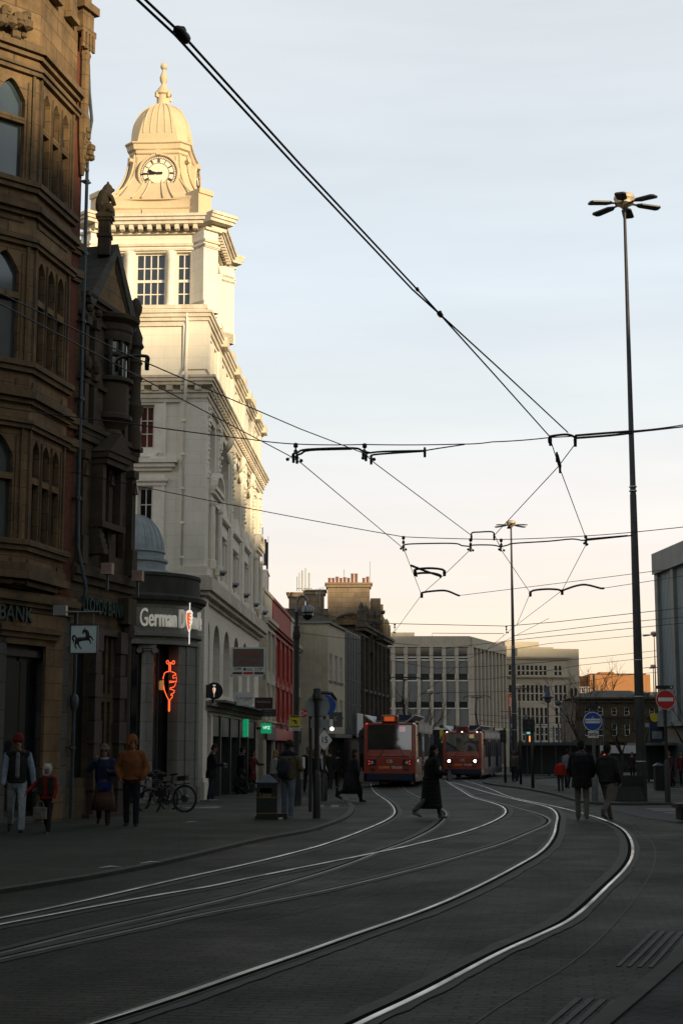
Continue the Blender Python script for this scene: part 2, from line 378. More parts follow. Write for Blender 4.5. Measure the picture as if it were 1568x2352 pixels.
MT['roadwhite'] = plain('worn_white_road_paint', (.13, .14, .135), .8, var=.45, scale=7)
sheet('ground', [(-600, -200), (600, -200), (600, 2500), (-600, 2500)], MT['asphalt'], -.02)
kerbL = [(-90, 2062), (0, 2047), (90, 2033), (179, 2019), (265, 2003), (349, 1986), (461, 1960), (574, 1933), (650, 1919), (701, 1909), (750, 1893), (785, 1878), (801, 1860), (795, 1845), (783, 1830), (777, 1816)]
KL = spline([PG(*q) for q in kerbL], 4)
KL = [V((-7.5, 10, 0)), V((-6.9, 13, 0))] [:0] + KL
endL = KL[-1]
polyL = [(q.x, q.y) for q in KL] + [(endL.x - .1, 85), (endL.x + 1.2, 120), (endL.x + 4, 150), (-8, 150), (-40, 60), (-40, KL[0].y)]
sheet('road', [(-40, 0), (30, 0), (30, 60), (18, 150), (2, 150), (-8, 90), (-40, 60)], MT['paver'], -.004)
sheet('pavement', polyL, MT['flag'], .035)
def kerb_strip(name, pts, width, z0, z1, mat, label=None, closed=False):
    mb = MB(); rs = []
    for i, p in enumerate(pts):
        t = pts[min(i + 1, len(pts) - 1)] - pts[max(i - 1, 0)]; n = V((t.y, -t.x, 0)).normalized()
        g = G(p.y); a = p; b = p + n * width
        rs.append([V((a.x, a.y, g + z0)), V((b.x, b.y, g + z0)), V((b.x, b.y, g + z1)), V((a.x, a.y, g + z1))])
    mb.rings(rs); return mb.build(name, mat)
k = kerb_strip('kerb', KL, .16, -.03, .045, MT['kerb']); k['kind'] = 'structure'
kerbR = [(1200, 2490), (1290, 2415), (1366, 2352), (1415, 2312), (1461, 2274), (1515, 2228), (1568, 2179), (1640, 2100), (1720, 2000)]
KR = spline([PG(*q) for q in kerbR], 4)
k = kerb_strip('kerb', KR, .13, -.03, .045, MT['kerb']); k['kind'] = 'structure'
KRo = [(q.x, q.y) for q in KR]
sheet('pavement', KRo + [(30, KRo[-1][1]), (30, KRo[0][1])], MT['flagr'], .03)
kerbF = [(1108, 1799), (1138, 1805), (1200, 1813), (1271, 1827), (1328, 1843), (1385, 1849), (1474, 1849.5), (1568, 1848), (1700, 1846)]
KF = spline([PG(*q) for q in kerbF], 4)
k = kerb_strip('kerb', KF[::-1], .18, -.03, .075, MT['kerb']); k['kind'] = 'structure'
farp = [PG(*q) for q in ((1700, 1838), (1568, 1835), (1450, 1832), (1370, 1826), (1300, 1815), (1232, 1801), (1225, 1790), (1300, 1784), (1300, 1770), (1150, 1770), (1108, 1796))]
sheet('pavement', [(q.x, q.y) for q in KF] + [(q.x, q.y) for q in farp], MT['flag'], .05)
sheet('road', [(q.x, q.y) for q in (PG(1390, 1850), PG(1480, 1851), PG(1600, 1850), PG(1640, 1880), PG(1590, 1893), PG(1480, 1880), PG(1410, 1862))], MT['asphalt'], .003)
mk = []
for pts in (((1478, 1857), (1568, 1858), (1568, 1860.5), (1490, 1859.5)), ((1490, 1860.5), (1568, 1862), (1568, 1864), (1500, 1863)), ((1520, 1866), (1568, 1867), (1568, 1869.5), (1530, 1868.5)),
            ((1502, 1808), (1568, 1812), (1568, 1813.4), (1502, 1809.2)), ((1240, 1783), (1300, 1781), (1300, 1782), (1240, 1784))):
    mk.append([PG(*q) for q in pts])
mb = MB()
for q in mk: mb.quad(*[V((p.x, p.y, G(p.y) + .008)) for p in q])
tag(mb.build('road_marking', MT['roadwhite']), kind='structure')
mb = MB()
for pts in (((418, 1858), (495, 1855.5), (511, 1855.5), (500, 1859.5), (430, 1860)), ((402, 1853.6), (500, 1853.6), (500, 1854.4), (402, 1854.4)), ((728, 1852), (745, 1852), (740, 1857), (722, 1857)), ((762, 1852), (779, 1852), (777, 1857), (759, 1857))):
    p = [PG(*q) for q in pts]; mb.add([V((a.x, a.y, G(a.y) + .040)) for a in p], [tuple(range(len(p)))])
tag(mb.build('pavement_marking', MT['roadwhite']), kind='structure')
# ribbed tactile strips by the right kerb
for (x0, y0, x1, y1, lab) in ((1320, 2370, 1400, 2296, 'ribbed tactile paving strip beside the kerb at the bottom edge of the photo'), (1478, 2222, 1555, 2140, 'ribbed tactile paving strip further up the right kerb')):
    a = PG(x0, y0); b = PG(x1, y1); d = (b - a); Ln = d.length; d.normalize(); n = V((-d.y, d.x, 0))
    mb = MB()
    for k_ in range(5):
        o_ = a + n * (.06 + k_ * .08 - .2)
        q = [o_, o_ + d * Ln, o_ + d * Ln + n * .045, o_ + n * .03]
        mb.add([V((p.x, p.y, G(p.y) + z)) for z in (-.003, .0035) for p in q], [(4, 5, 6, 7), (0, 1, 5, 4), (1, 2, 6, 5), (2, 3, 7, 6), (3, 0, 4, 7)])
    tag(mb.build('tactile_strip', MT['tact']), lab, 'tactile paving', 'tactile paving strips')
# ---------------- tram tracks: two rails each, groove on the inner side -------------
def zq(x, y): return (574.1 + x * .6338, 1722.4 + y * .6338)
RL = {
 'R1': [(250, 1080), (400, 993), (640, 880), (900, 740), (1060, 668), (1180, 605), (1290, 500), (1360, 430), (1386, 375), (1375, 318), (1330, 275), (1230, 238), (1100, 205), (1000, 185), (930, 168), (870, 142), (810, 121), (760, 108)],
 'R2': [(0, 803), (200, 735), (380, 670), (640, 580), (840, 490), (980, 415), (1060, 365), (1100, 310), (1108, 270), (1113, 240), (1095, 215), (1050, 200), (960, 180), (860, 155), (770, 128), (725, 117)],
 'R3': [(0, 565), (350, 495), (700, 405), (900, 345), (1010, 300), (1085, 265), (1065, 240), (980, 215), (880, 188), (812, 170), (780, 150), (745, 131), (725, 120), (716, 112)],
 'R4': [(0, 465), (250, 415), (500, 365), (640, 333), (780, 298), (880, 260), (925, 230), (915, 206), (860, 187), (805, 172), (770, 150), (735, 130), (718, 118), (706, 110)],
 'L1': [(0, 412), (200, 362), (330, 322), (450, 275), (510, 245), (525, 220), (505, 190), (468, 165), (448, 148), (440, 132), (438, 122)],
 'L2': [(0, 520), (300, 435), (490, 362), (600, 320), (680, 275), (712, 235), (690, 212), (630, 182), (575, 155), (552, 138), (545, 124)]}
PRE = {'R1': [], 'R2': [(20, 2412), (220, 2350), (384, 2298)], 'R3': [(-150, 2239), (0, 2205), (154, 2170), (308, 2137), (461, 2102)],
 'R4': [(-150, 2152), (0, 2124), (231, 2080), (359, 2057), (480, 2037)], 'L1': [(-150, 2139), (0, 2109), (154, 2078), (410, 2019)], 'L2': [(-150, 2226), (0, 2191), (205, 2139), (359, 2104), (480, 2075)]}
for k_, v_ in PRE.items(): RL[k_] = [((x - 574.1) / .6338, (y - 1722.4) / .6338) for x, y in v_] + RL[k_]
def rail(parent, pts, side, dz, bedw=.10, mat='rail'):
    P = spline([PG(*zq(*q)) for q in pts], 6)
    for _ in range(4): P = [P[0]] + [(P[i - 1] + P[i] * 2 + P[i + 1]) / 4 for i in range(1, len(P) - 1)] + [P[-1]]
    N = []
    for i, p in enumerate(P):
        t = P[min(i + 1, len(P) - 1)] - P[max(i - 1, 0)]; N.append(V((t.y, -t.x, 0)).normalized() * side)
    def band(name, a, b, z, mat, par, jag=0.0):
        mb = MB(); vs = []
        for i, (p, n) in enumerate(zip(P, N)):
            j = jag * (random.random() - .5)
            for u in (a - (j if a < 0 else 0), b + (j if b > 0 else 0)): q = p + n * u; vs.append((q.x, q.y, G(q.y) + z))
        mb.add(vs, [(2 * i, 2 * i + 1, 2 * i + 3, 2 * i + 2) for i in range(len(P) - 1)])
        return mb.build(name, mat, par)
    r = MB(); rs = []
    for p, n in zip(P, N):
        prof = ((-.026, 0), (-.026, .005 + dz), (-.019, .009 + dz), (.016, .010 + dz), (.023, .004 + dz), (.023, 0))
        rs.append([V(((p + n * u).x, (p + n * u).y, G(p.y) + z)) for u, z in prof])
    r.rings(rs); ro = r.build('rail', MT[mat], parent)
    band('groove', .023, .080, .0035 + dz, MT['groove'], ro)
    band('lip', .080, .100, .0045 + dz, MT['railside'], ro)
    band('rail_bed', -bedw, .105 + bedw, .001 + dz * .5, MT['bed'], ro, .03)
for nm, a, b, lab, dz in (('tram_track', 'L1', 'L2', 'leftmost tram track curving from under the first red tram', .0), ('tram_track', 'R4', 'R3', 'middle tram track whose rails run towards the tram with lit headlights', .002), ('tram_track', 'R2', 'R1', 'nearest tram track with the widest bright rails sweeping round the right bend', .004)):
    t = thing(nm, lab, 'tram track', (0, 0, 0), 0, 'tram tracks set in the paving')
    rail(t, RL[a], 1, dz); rail(t, RL[b], -1, dz + .001, mat='rail' if b == 'R1' else 'railnoglint')
# fine joint lines in the paving that follow the tracks
J = MB()
for pts in ([(-100, 640), (300, 560), (620, 480)], [(700, 1080), (900, 930), (1150, 780), (1300, 650), (1420, 500), (1465, 400), (1450, 330), (1380, 280)], [(-50, 345), (160, 310), (320, 262), (355, 232)], [(870, 205), (882, 225), (850, 250), (780, 272)]):
    P = spline([PG(*zq(*q)) for q in pts], 6)
    for a, b in zip(P, P[1:]):
        n = V(((b - a).y, -(b - a).x, 0)).normalized() * .007
        J.quad(*[V((q.x, q.y, G(q.y) + .0008)) for q in (a - n, b - n, b + n, a + n)])
tag(J.build('paving_joint', MT['railside']), kind='structure')

# worn concrete patches and utility covers
mb = MB()
for pts in ([(712, 388), (850, 354), (842, 350), (735, 378)], [(182, 372), (255, 352), (300, 340), (270, 340)], [(225, 450), (300, 436), (378, 420), (300, 428)], [(40, 500), (120, 486), (100, 500), (20, 520)], [(860, 262), (905, 250), (895, 262), (870, 268)]):
    mb.add([V((p.x, p.y, G(p.y) + .0012)) for p in (PG(*zq(*q)) for q in pts)], [(0, 1, 2, 3)])
tag(mb.build('concrete_patch', MT['kerb']), kind='structure')
for x, y, s_, lab in ((700, 1905, .3, 'iron cover in the paving by the left kerb'),):
    p = PG(x, y); d = MB(T(0, 0, 0, R(12))); d.box(-s_, s_, -s_, s_, -.01, .002); o = d.build('utility_cover', MT['groove']); o.location = p; tag(o, lab, 'utility cover')
    d = MB(T(0, 0, 0, R(12)))
    for i in range(6): d.box(-s_ * .9, s_ * .9, -s_ * .85 + i * s_ * .3, -s_ * .7 + i * s_ * .3, .002, .004)
    d.build('tread', MT['railside'], o)
# ---------------- left building: sandstone bank with canted bay -------------
def lz(y, D): return HZ(y, D)
bA = thing('bank_building', 'sandstone and red brick Victorian bank building with a tall canted bay at the left edge', 'building', (-6.28, 35, 0), frame_rz(25))
D0 = 33.0
zA = {n: lz(y, D0) for n, y in dict(corn0=1402, corn1=1372, bay0=1330, sill1=1245, head1=1015, str1=925, sill2=845, head2=605, str2=505, sill3=440, head3=220, str3=150, par=85).items()}
zA.update(top=19.6)
mb = MB()
holes = [(-2.35, -.85, 0.1, 4.2), (-6.0, -3.6, .9, 4.0)]
wall(mb, -9, -.02, -.4, zA['corn1'], holes, 0, .5)
mb.box(-9, .0, .5, 8, zA['corn1'] - .2, zA['top'] - 1)               # body behind
mb.build('ground_floor_wall', MT['granite'], bA)
mb = MB(); mb.box(-.0, -9, .55, .6, -.4, 4.4); mb.build('interior_wall', MT['oak'], bA)
# ground floor opening
d = MB(); d.box(-2.3, -.9, .25, .32, .1, 4.1); d.box(-2.35, -.85, .1, .4, 3.6, 3.75); d.box(-1.62, -1.56, .2, .34, .1, 3.6); d.build('door_case', MT['darkframe'], bA)
d = MB(); d.box(-2.2, -1.0, .2, .245, .25, 3.5); d.build('door_glass', MT['glass'], bA)
d = MB(); d.box(-1.0, -.35, -.06, .02, -.1, 4.25); d.box(-1.06, -.29, -.12, .03, -.1, .55); d.box(-1.03, -.32, -.09, .03, .55, .8); d.build('pilaster', MT['sand'], bA)
d = MB(); d.box(-3.4, -2.45, -.06, .02, -.1, 4.25); d.box(-3.5, -2.42, -.12, .03, -.1, .75); d.build('pilaster', MT['granite'], bA)
d = MB(); strip(d, -2.6, -.7, [(.12, 4.0, 4.12), (.2, 4.12, 4.25), (.06, 3.85, 4.0)]); d.build('lintel', MT['sandtrim'], bA)
d = MB(); d.box(-9, -.3, -.09, .02, 4.26, zA['corn0']); d.build('fascia', MT['sand'], bA)
d = MB(); strip(d, -9, -.05, [(.12, zA['corn0'], zA['corn0'] + .1), (.22, zA['corn0'] + .1, zA['corn0'] + .2), (.32, zA['corn0'] + .2, zA['corn1'] + .05), (.2, zA['corn1'] + .05, zA['corn1'] + .14)], 0, .2, False)
d.build('cornice', MT['sandtrim'], bA)
# upper brick return
d = MB(); wall(d, -.62, 0, zA['corn1'], 20.4, [], .04); d.quad((0, .04, zA['corn1']), (0, 8, zA['corn1']), (0, 8, 20.4), (0, .04, 20.4)); d.build('brick_wall', MT['brick'], bA)
d = MB()
for z in (zA['str1'], zA['str2'], zA['head1'] + .35, zA['head2'] + .35): d.box(-.64, .02, -.1, .08, z - .09, z + .09); d.box(-.64, .01, -.05, .08, z - .2, z - .09)
d.build('string_course', MT['sandtrim'], bA)
# canted bay, local polygon: right end on the wall -> corner -> beyond the left edge
iM = (Mx.Translation((-6.28, 35, 0)) @ Mx.Rotation(frame_rz(25), 4, 'Z')).inverted()
def toA(x, y): q = iM @ V((x, y, 0)); return (q.x, q.y)
P0 = V((*toA(-6.44, 34.65), 0)); P1 = V((*toA(-6.9, 32.5), 0)); P2 = V((*toA(-8.6, 30.95), 0)); P3 = P2 + V((-.9, 1.6, 0))
def facef(a, b):                       # face matrix: local x from b (left) to a (right), -y outward
    ex = (a - b).normalized(); ey = V((-ex.y, ex.x, 0))
    return Mx(((ex.x, ey.x, 0, b.x), (ex.y, ey.y, 0, b.y), (0, 0, 1, 0), (0, 0, 0, 1))), (a - b).length
Mc, Lc = facef(P0, P1); Mf, Lf = facef(P1, P2); Mq, Lq = facef(P2, P3)
storeys = [('sill1', 'head1'), ('sill2', 'head2'), ('sill3', 'head3')]
hc = []; hf = []
for s0, s1 in storeys:
    z0, z1 = zA[s0], zA[s1]; zt = z0 + (z1 - z0) * .60
    for i in range(3):
        x0 = .30 + i * .56
        hc += [(x0, x0 + .40, z0, zt - .07), (x0, x0 + .40, zt + .07, z1, 'point')]
    for x0 in (Lf - 1.05, Lf - 1.95): hf += [(x0, x0 + .72, z0, zt - .07), (x0, x0 + .72, zt + .07, z1, 'point')]
d = MB(Mc); wall(d, 0, Lc, zA['bay0'], zA['top'], hc, 0, .22); d.M = Mf; wall(d, 0, Lf, zA['bay0'], zA['top'], hf, 0, .22); d.M = Mq; wall(d, 0, Lq, zA['bay0'], zA['top'])
d.build('bay_wall', MT['sand'], bA)
d = MB(Mc); d.box(.05, Lc, .28, .3, zA['bay0'], zA['top'] - 2); d.M = Mf; d.box(0, Lf - .05, .28, .3, zA['bay0'], zA['top'] - 2); d.build('interior_wall', MT['darkframe'], bA)
for M, hs, mg in ((Mc, hc, MT['glass']), (Mf, hf, MT['glassb'])):
    for h in hs:
        f = MB(M); a, b, c, e = h[:4]
        f.box(a + .01, a + .035, .13, .17, c, e); f.box(b - .035, b - .01, .13, .17, c, e); f.box(a + .035, b - .035, .131, .17, c, c + .03); f.box(a + .035, b - .035, .131, .17, e - .03, e)
        o = f.build('window', MT['darkframe'], bA); g = MB(M); g.box(a + .03, b - .03, .15, .16, c + .02, e - .02); g.build('pane', mg, o)
# hood moulds, mullion shafts, sills and strings running round the bay
def round_bay(mb, prof):
    for M, L_ in ((Mc, Lc), (Mf, Lf), (Mq, Lq)):
        mb.M = M
        for p, a, b in prof: mb.box(-p * .41, L_ + p * .41 - (.004 if M is Mc else 0), -p, .05, a, b - (.004 if M is Mf else 0))
for s0, s1 in storeys:
    d = MB(); z0, z1 = zA[s0], zA[s1]
    round_bay(d, [(.16, z0 - .14, z0 - .02), (.10, z0 - .26, z0 - .14)])
    d.build('window_sill', MT['sandtrim'], bA); d = MB(); round_bay(d, [(.10, z1 + .18, z1 + .28), (.16, z1 + .28, z1 + .36)]); d.build('hood_mould', MT['sandtrim'], bA)
for n in ('str1', 'str2', 'str3'):
    d = MB(); z = zA[n]; round_bay(d, [(.10, z - .16, z - .05), (.20, z - .05, z + .10), (.10, z + .10, z + .2)]); d.build('string_course', MT['sandtrim'], bA)
d = MB(); z = zA['bay0']; round_bay(d, [(.16, z - .05, z + .12), (.08, z + .12, z + .3)])
d.build('string_course', MT['sandtrim'], bA)
d = MB()
for M, hs in ((Mc, hc), (Mf, hf)):
    d.M = M
    xs = sorted({h[0] for h in hs}); 
    for s0, s1 in storeys:
        z0, z1 = zA[s0], zA[s1]
        w_ = hs[0][1] - hs[0][0]
        for i, x in enumerate(xs):
            d.box(x - .10, x - .05, -.035, .01, z0, z1); d.box(x + w_ + .05, x + w_ + .10, -.035, .01, z0, z1)
        a, b = min(xs) - .24, max(xs) + w_ + .16
        for (xx, yy) in ((a, .06), (b, .06)): d.box(xx, xx + .07, -yy, .01, z0 - .02, z1 + .2)
        # spandrel panels under the sills
        d.box(a + .1, b - .1, -.03, .01, z0 - 1.0, z0 - .9); d.box(a + .1, a + .16, -.03, .01, z0 - .9, z0 - .42); d.box(b - .16, b - .1, -.03, .01, z0 - .9, z0 - .42)
d.build('window_shafts', MT['sandtrim'], bA)
# corbelled underside of the bay
d = MB()
for k_ in range(6):
    t = k_ / 5; s_ = .15 + .85 * sin(t * pi / 2); c0 = (P0 + P2) / 2 + V((0, .8, 0))
    poly = [c0 + (q - c0) * s_ for q in (P3, P2, P1, P0)]
    d.prism([(q.x, q.y) for q in poly] + [(P0.x + .1, .3), (P3.x, .3)], zA['corn1'] + .1 + t * (zA['bay0'] - zA['corn1'] - .25), zA['corn1'] + .1 + (t + .2) * (zA['bay0'] - zA['corn1'] - .25) + .03)
d.build('bay_corbel', MT['sandtrim'], bA)
# parapet with gablets and carved lion mask
d = MB()
for M, L_, xs in ((Mc, Lc, (.55, 1.55)), (Mf, Lf, (Lf - .9, .6))):
    d.M = M
    for x in xs:
        d.box(x - .2, x + .2, -.14, .1, zA['top'] - .6, zA['top'] + 1.4); d.box(x - .26, x + .26, -.2, .1, zA['top'] - .75, zA['top'] - .6)
        d.prismy([(x - .26, zA['top'] + 1.4), (x + .26, zA['top'] + 1.4), (x, zA['top'] + 2.1)], -.18, .1)
    d.box(0, L_, .06, .3, zA['top'], zA['top'] + .9)
d.build('parapet', MT['sand'], bA)
d = MB(Mf)
random.seed(3)
for k_ in range(26): d.ball((Lf - .75 + random.uniform(-.45, .35), -.12 - random.random() * .15, zA['str3'] + .45 + random.uniform(-.25, .3)), random.uniform(.06, .16), 7)
d.M = None
for k_ in range(14): d.ball((P0.x + .33 + random.uniform(-.12, .12), P0.y * 0 - .12 + random.uniform(-.1, .05), zA['head3'] - .55 + random.uniform(-.5, .5)), random.uniform(.06, .13), 7)
d.build('carving', MT['sandtrim'], bA)
# turret shaft and chimney at the top of the brick return
d = MB(); d.lathe([(.05, zA['head3'] - 1.2), (.15, zA['head3'] - .3), (.17, zA['head3'] + .2), (.12, zA['head3'] + .4), (.12, 18.3), (.15, 18.4), (.12, 18.5), (.12, 20.6)], (-.12, -.05, 0), 8, True)
d.build('turret_shaft', MT['sand'], bA)
d = MB(); d.box(-.45, .12, -.2, .5, 18.9, 19.05); d.box(-.4, .07, -.15, .5, 19.05, 19.5); d.box(-.5, .17, -.25, .5, 19.5, 19.7); d.box(-.35, .02, -.1, .4, 19.7, 21.5)
for k_ in range(4): d.box(-.42 + k_ * .14, -.34 + k_ * .14, -.2, -.14, 18.5, 18.9)
d.build('chimney', MT['sand'], bA)
d = MB(); d.prism([(-9, 1.0), (-.3, 1.0), (-.3, 7), (-9, 7)], 19.5, 21.0); d.build('roof', MT['slate'], bA)
# drainpipe
d = MB()
pts = [(.09, -.09, .0), (.09, -.09, 4.2), (.03, -.12, 4.7), (.09, -.3, 5.0), (.06, -.35, 5.3), (.05, -.12, 6.2), (.05, -.08, 7.5), (.05, -.08, 16.2), (.1, -.14, 16.8), (.02, -.1, 17.5), (-.05, -.1, 18.2)]
d.tube(pts, .042, 8)
for z in (1.6, 3.9, 7.4, 9.8, 11.7, 13.4, 15.2): d.lathe([(.062, z - .05), (.062, z + .05)], (.07 if z < 5 else .05, -.085, 0), 8); d.box(-.06, .16, -.13, .03, z - .015, z + .02)
d.lathe([(.06, 2.45), (.10, 2.6), (.10, 2.75), (.06, 2.82)], (.09, -.09, 0), 8)
d.build('drainpipe', MT['bluegrey'], bA, True, auto=40)
# lettering
GREEN = plain('dark_green_letters', (.008, .035, .028), .5)
WA = Mx.Translation((-6.28, 35, 0)) @ Mx.Rotation(frame_rz(25), 4, 'Z')
o = text_obj('lettering', 'LLOYDS BANK', GREEN, None, WA @ T(-2.25, -.14, 4.49), .50, .03, .92, align='RIGHT')
me = o.data
mx = max(v.co.x for v in me.vertices)
o['label'] = 'dark green raised bank lettering on the sandstone fascia at the left edge'; o['category'] = 'sign'; o.name = 'fascia_lettering'
dx = PD(82, 1415, 33.6).x - mx
for v in me.vertices: v.co.x += dx; v.co.y += dx / tan(R(25))
# square horse sign on a bracket
t = thing('hanging_sign', 'square white hanging sign with a black galloping horse', 'sign', (0, 0, 0))
sc = PD(194, 1468, 33.0); fr = T(sc.x, sc.y, sc.z, R(-3))
hw = 29.5 / F * 33.3
d = MB(fr); d.box(-hw, hw, -.045, .045, -hw * 1.06, hw * 1.06); d.build('panel', plain('white_horse_sign', (.50, .60, .60), .5, var=.05), t)
d = MB(fr)
for a in ((-hw - .02, -hw, -hw * 1.08, hw * 1.08), (hw, hw + .02, -hw * 1.08, hw * 1.08)): d.box(a[0], a[1], -.06, .06, a[2], a[3])
d.box(-hw, hw, -.06, .06, hw * 1.06, hw * 1.12); d.box(-hw, hw, -.06, .06, -hw * 1.12, -hw * 1.06); d.build('frame', MT['darkframe'], t)
d = MB(fr); top = hw * 1.12
d.tube([(-hw - .14, 0, top + .28), (hw + .06, 0, top + .28)], .018, 8); d.tube([(-.16, 0, top), (-.16, 0, top + .28)], .008, 6); d.tube([(.2, 0, top), (.2, 0, top + .28)], .008, 6); d.box(-hw - .4, -hw - .12, -.1, .1, top + .2, top + .42)
d.build('bracket', MT['grey'], t)
# horse silhouette as rounded relief
d = MB(fr @ T(-.02, -.05, -.01)); u = hw
def rel(pts, rr, fy=.012):
    P = spline([(x * u, 0, z * u) for x, z in pts], 5); r_ = [rr[0]] * len(P)
    n_ = len(rr) - 1
    for i in range(len(P)):
        q = i / (len(P) - 1) * n_; k = min(int(q), n_ - 1); r_[i] = (rr[k] + (rr[k + 1] - rr[k]) * (q - k)) * u
    b = len(d.v); d.tube(P, r_, 8)
    for i in range(b, len(d.v)):
        q = fr.inverted() @ V(d.v[i]); q.y = -.05 + (q.y + .05) * .15; d.v[i] = tuple(fr @ q)
rel([(-.58, .0), (-.46, .0), (-.3, .01), (-.05, .03), (.2, .05), (.4, .1), (.5, .14)], [.05, .14, .165, .135, .135, .15, .06])                 # barrel
rel([(.36, .14), (.36, .38), (.26, .62), (.12, .72)], [.17, .15, .13, .10])                   # neck
rel([(.14, .75), (.04, .62), (-.02, .44)], [.10, .085, .05])                                   # head down-left
rel([(.14, .82), (.15, .95)], [.035, .01]); rel([(.22, .72), (.40, .55), (.46, .34)], [.05, .07, .03])
rel([(.4, .1), (.58, .22), (.74, .02), (.8, -.08)], [.11, .07, .045, .05])
rel([(.34, .04), (.52, -.04), (.6, -.2), (.62, -.34)], [.10, .065, .045, .05])
rel([(-.46, -.02), (-.52, -.24), (-.6, -.42), (-.52, -.62), (-.44, -.68)], [.15, .10, .055, .045, .05])
rel([(-.4, -.08), (-.36, -.3), (-.3, -.46), (-.16, -.66), (-.08, -.70)], [.13, .08, .05, .045, .05])
rel([(-.5, .06), (-.62, .26), (-.76, .24), (-.78, .04), (-.7, -.12), (-.74, -.26)], [.05, .07, .075, .07, .06, .02])
d.build('emblem', MT['signblack'], t, True)
def FP(x, y, ox, oy, th):              # photo pixel -> (distance along a facade, height)
    r = ray(x, y); q = r.x / r.y; s = (ox - q * oy) / (q * cos(R(th)) - sin(R(th)))
    return s, EYE + r.z / r.y * (oy + s * cos(R(th)))
# ---------------- gabled sooty stone building -------------
OB = (-6.28, 35, 16)
def fb(x, y): return FP(x, y, *OB)
bB = thing('gabled_building', 'narrow soot darkened stone building with a steep gable, oriel and corner pinnacle', 'building', (-6.28, 35, 0), frame_rz(16))
LB = 3.5
z_low = 5.75; z_mid = 9.15; z_gb = 12.5
gl = fb(214, 679)[0]; gr = fb(302, 757)[0]; ga = fb(262, 560)[0]
d = MB(); gh = [(.35, 1.15, .9, 4.3), (1.45, 1.62, .9, 4.3), (1.9, 2.08, 2.9, 4.3), (2.22, 2.4, 2.9, 4.3), (1.9, 2.08, .9, 2.7), (2.22, 2.4, .9, 2.7)]
wall(d, 0.01, LB, -.4, z_low, gh, .06, .2); d.box(.01, LB, .3, 7, -.4, z_low); d.build('ground_floor_wall', MT['sootstone'], bB)
d = MB(); wall(d, 0.01, LB, z_low, z_mid, [(1.05, 1.55, 6.3, 8.0, 'point'), (2.5, 2.95, 6.3, 7.7, 'point')], .06, .2); d.box(.01, LB, .3, 7, z_low, z_mid)
wall(d, .01, LB, z_mid, z_gb, [], .06); d.box(.01, LB, .1, 7, z_mid, z_gb - .1)
d.build('wall', MT['sootstone'], bB)
d = MB(); d.box(.3, 2.5, .2, .25, .8, 4.4); d.box(1.0, 3.0, .2, .25, 6.2, 8.1); d.build('pane', MT['glass'], bB)
d = MB(); d.prismy([(gl, z_gb), (gr, z_gb), (ga, 13.95)], -.05, .5); d.build('gable_wall', MT['sand'], bB)
d = MB(); a = V((ga, 0, 14.25)); 
for (bx, sgn) in ((gl - .35, -1), (gr + .14, 1)):
    e = (bx, z_gb - .28); n_ = .26
    d.prismy([(ga, 14.22), (ga, 13.92), (bx + sgn * -.2, z_gb - .28), (bx, z_gb - .22), (bx + sgn * .02, z_gb - .02)], -.12, 1.6)
d.prismy([(gl - .35, z_gb - .2), (gr + .1, z_gb - .2), (ga, 14.1)], .55, 6); d.build('roof', MT['slate'], bB)
d = MB()
for k_ in range(4):                     # raked carved mouldings inside the gable
    t = .10 + k_ * .07; d.tube([(ga + (gr - ga) * .02 - .02, -.06, 13.9 - t * 1.2), (gr - t * 1.1, -.06, z_gb + .02)], .022, 5)
strip(d, gl - .3, gr, [(.10, z_gb - .2, z_gb - .08), (.18, z_gb - .08, z_gb + .02)], .06, .1)
for (p, z0, z1) in ((.10, z_mid - .25, z_mid - .1), (.12, z_mid - .1, z_mid + .02), (.18, z_mid + .02, z_mid + .14), (.10, 10.3, 10.4), (.08, 11.9, 12.0), (.10, z_low - .3, z_low - .12), (.18, z_low - .12, z_low + .04), (.10, z_low + .04, z_low + .14)):
    d.box(.01, LB + (p if z0 > 6 else .02), .06 - p, .2, z0, z1)
d.build('cornice', MT['soottrim'], bB)
# oriel, half round
so_ = fb(263, 830)[0]
d = MB(); ro = .50; zc = lambda y: fb(263, y)[1]
z1, z2, z3, z4 = zc(742), zc(790), zc(872), zc(960)
prof = [(.08, z4 - .75), (.2, z4 - .6), (.34, z4 - .45), (.30, z4 - .35), (ro - .02, z4 - .15), (ro + .07, z4 - .1), (ro + .07, z4), (ro - .02, z4 + .05), (ro - .03, z3 - .16), (ro + .08, z3 - .12), (ro + .08, z3 - .03), (ro, z3)]
d.lathe(prof, (so_, .1, 0), 20, False)
d.lathe([(ro, z2), (ro + .03, z2 + .1), (ro + .02, z1 - .32), (ro + .06, z1 - .26), (ro + .05, z1 - .1), (ro + .2, z1), (ro + .22, z1 + .10), (ro + .05, z1 + .17), (.02, z1 + .3)], (so_, .1, 0), 20)
d.build('oriel', MT['soottrim'], bB, True, auto=35)
d = MB(); d.lathe([(ro - .09, z3 - .05), (ro - .09, z2 + .05)], (so_, .1, 0), 20, False); og = d.build('oriel_window', MT['glassb'], bB, True)
d = MB()
for q in (-2.75, -2.1, -1.35, -.5):
    d.tube([(so_ + (ro - .04) * cos(q), .1 + (ro - .04) * sin(q), z3), (so_ + (ro - .04) * cos(q), .1 + (ro - .04) * sin(q), z2)], .07 if q in (-2.75, -.5) else .035, 6)
zt = z3 + (z2 - z3) * .62; d.lathe([(ro - .08, zt - .05), (ro - .02, zt - .05), (ro - .02, zt + .05), (ro - .08, zt + .05)], (so_, .1, 0), 20, False)
d.build('mullion', MT['soottrim'], bB, True)
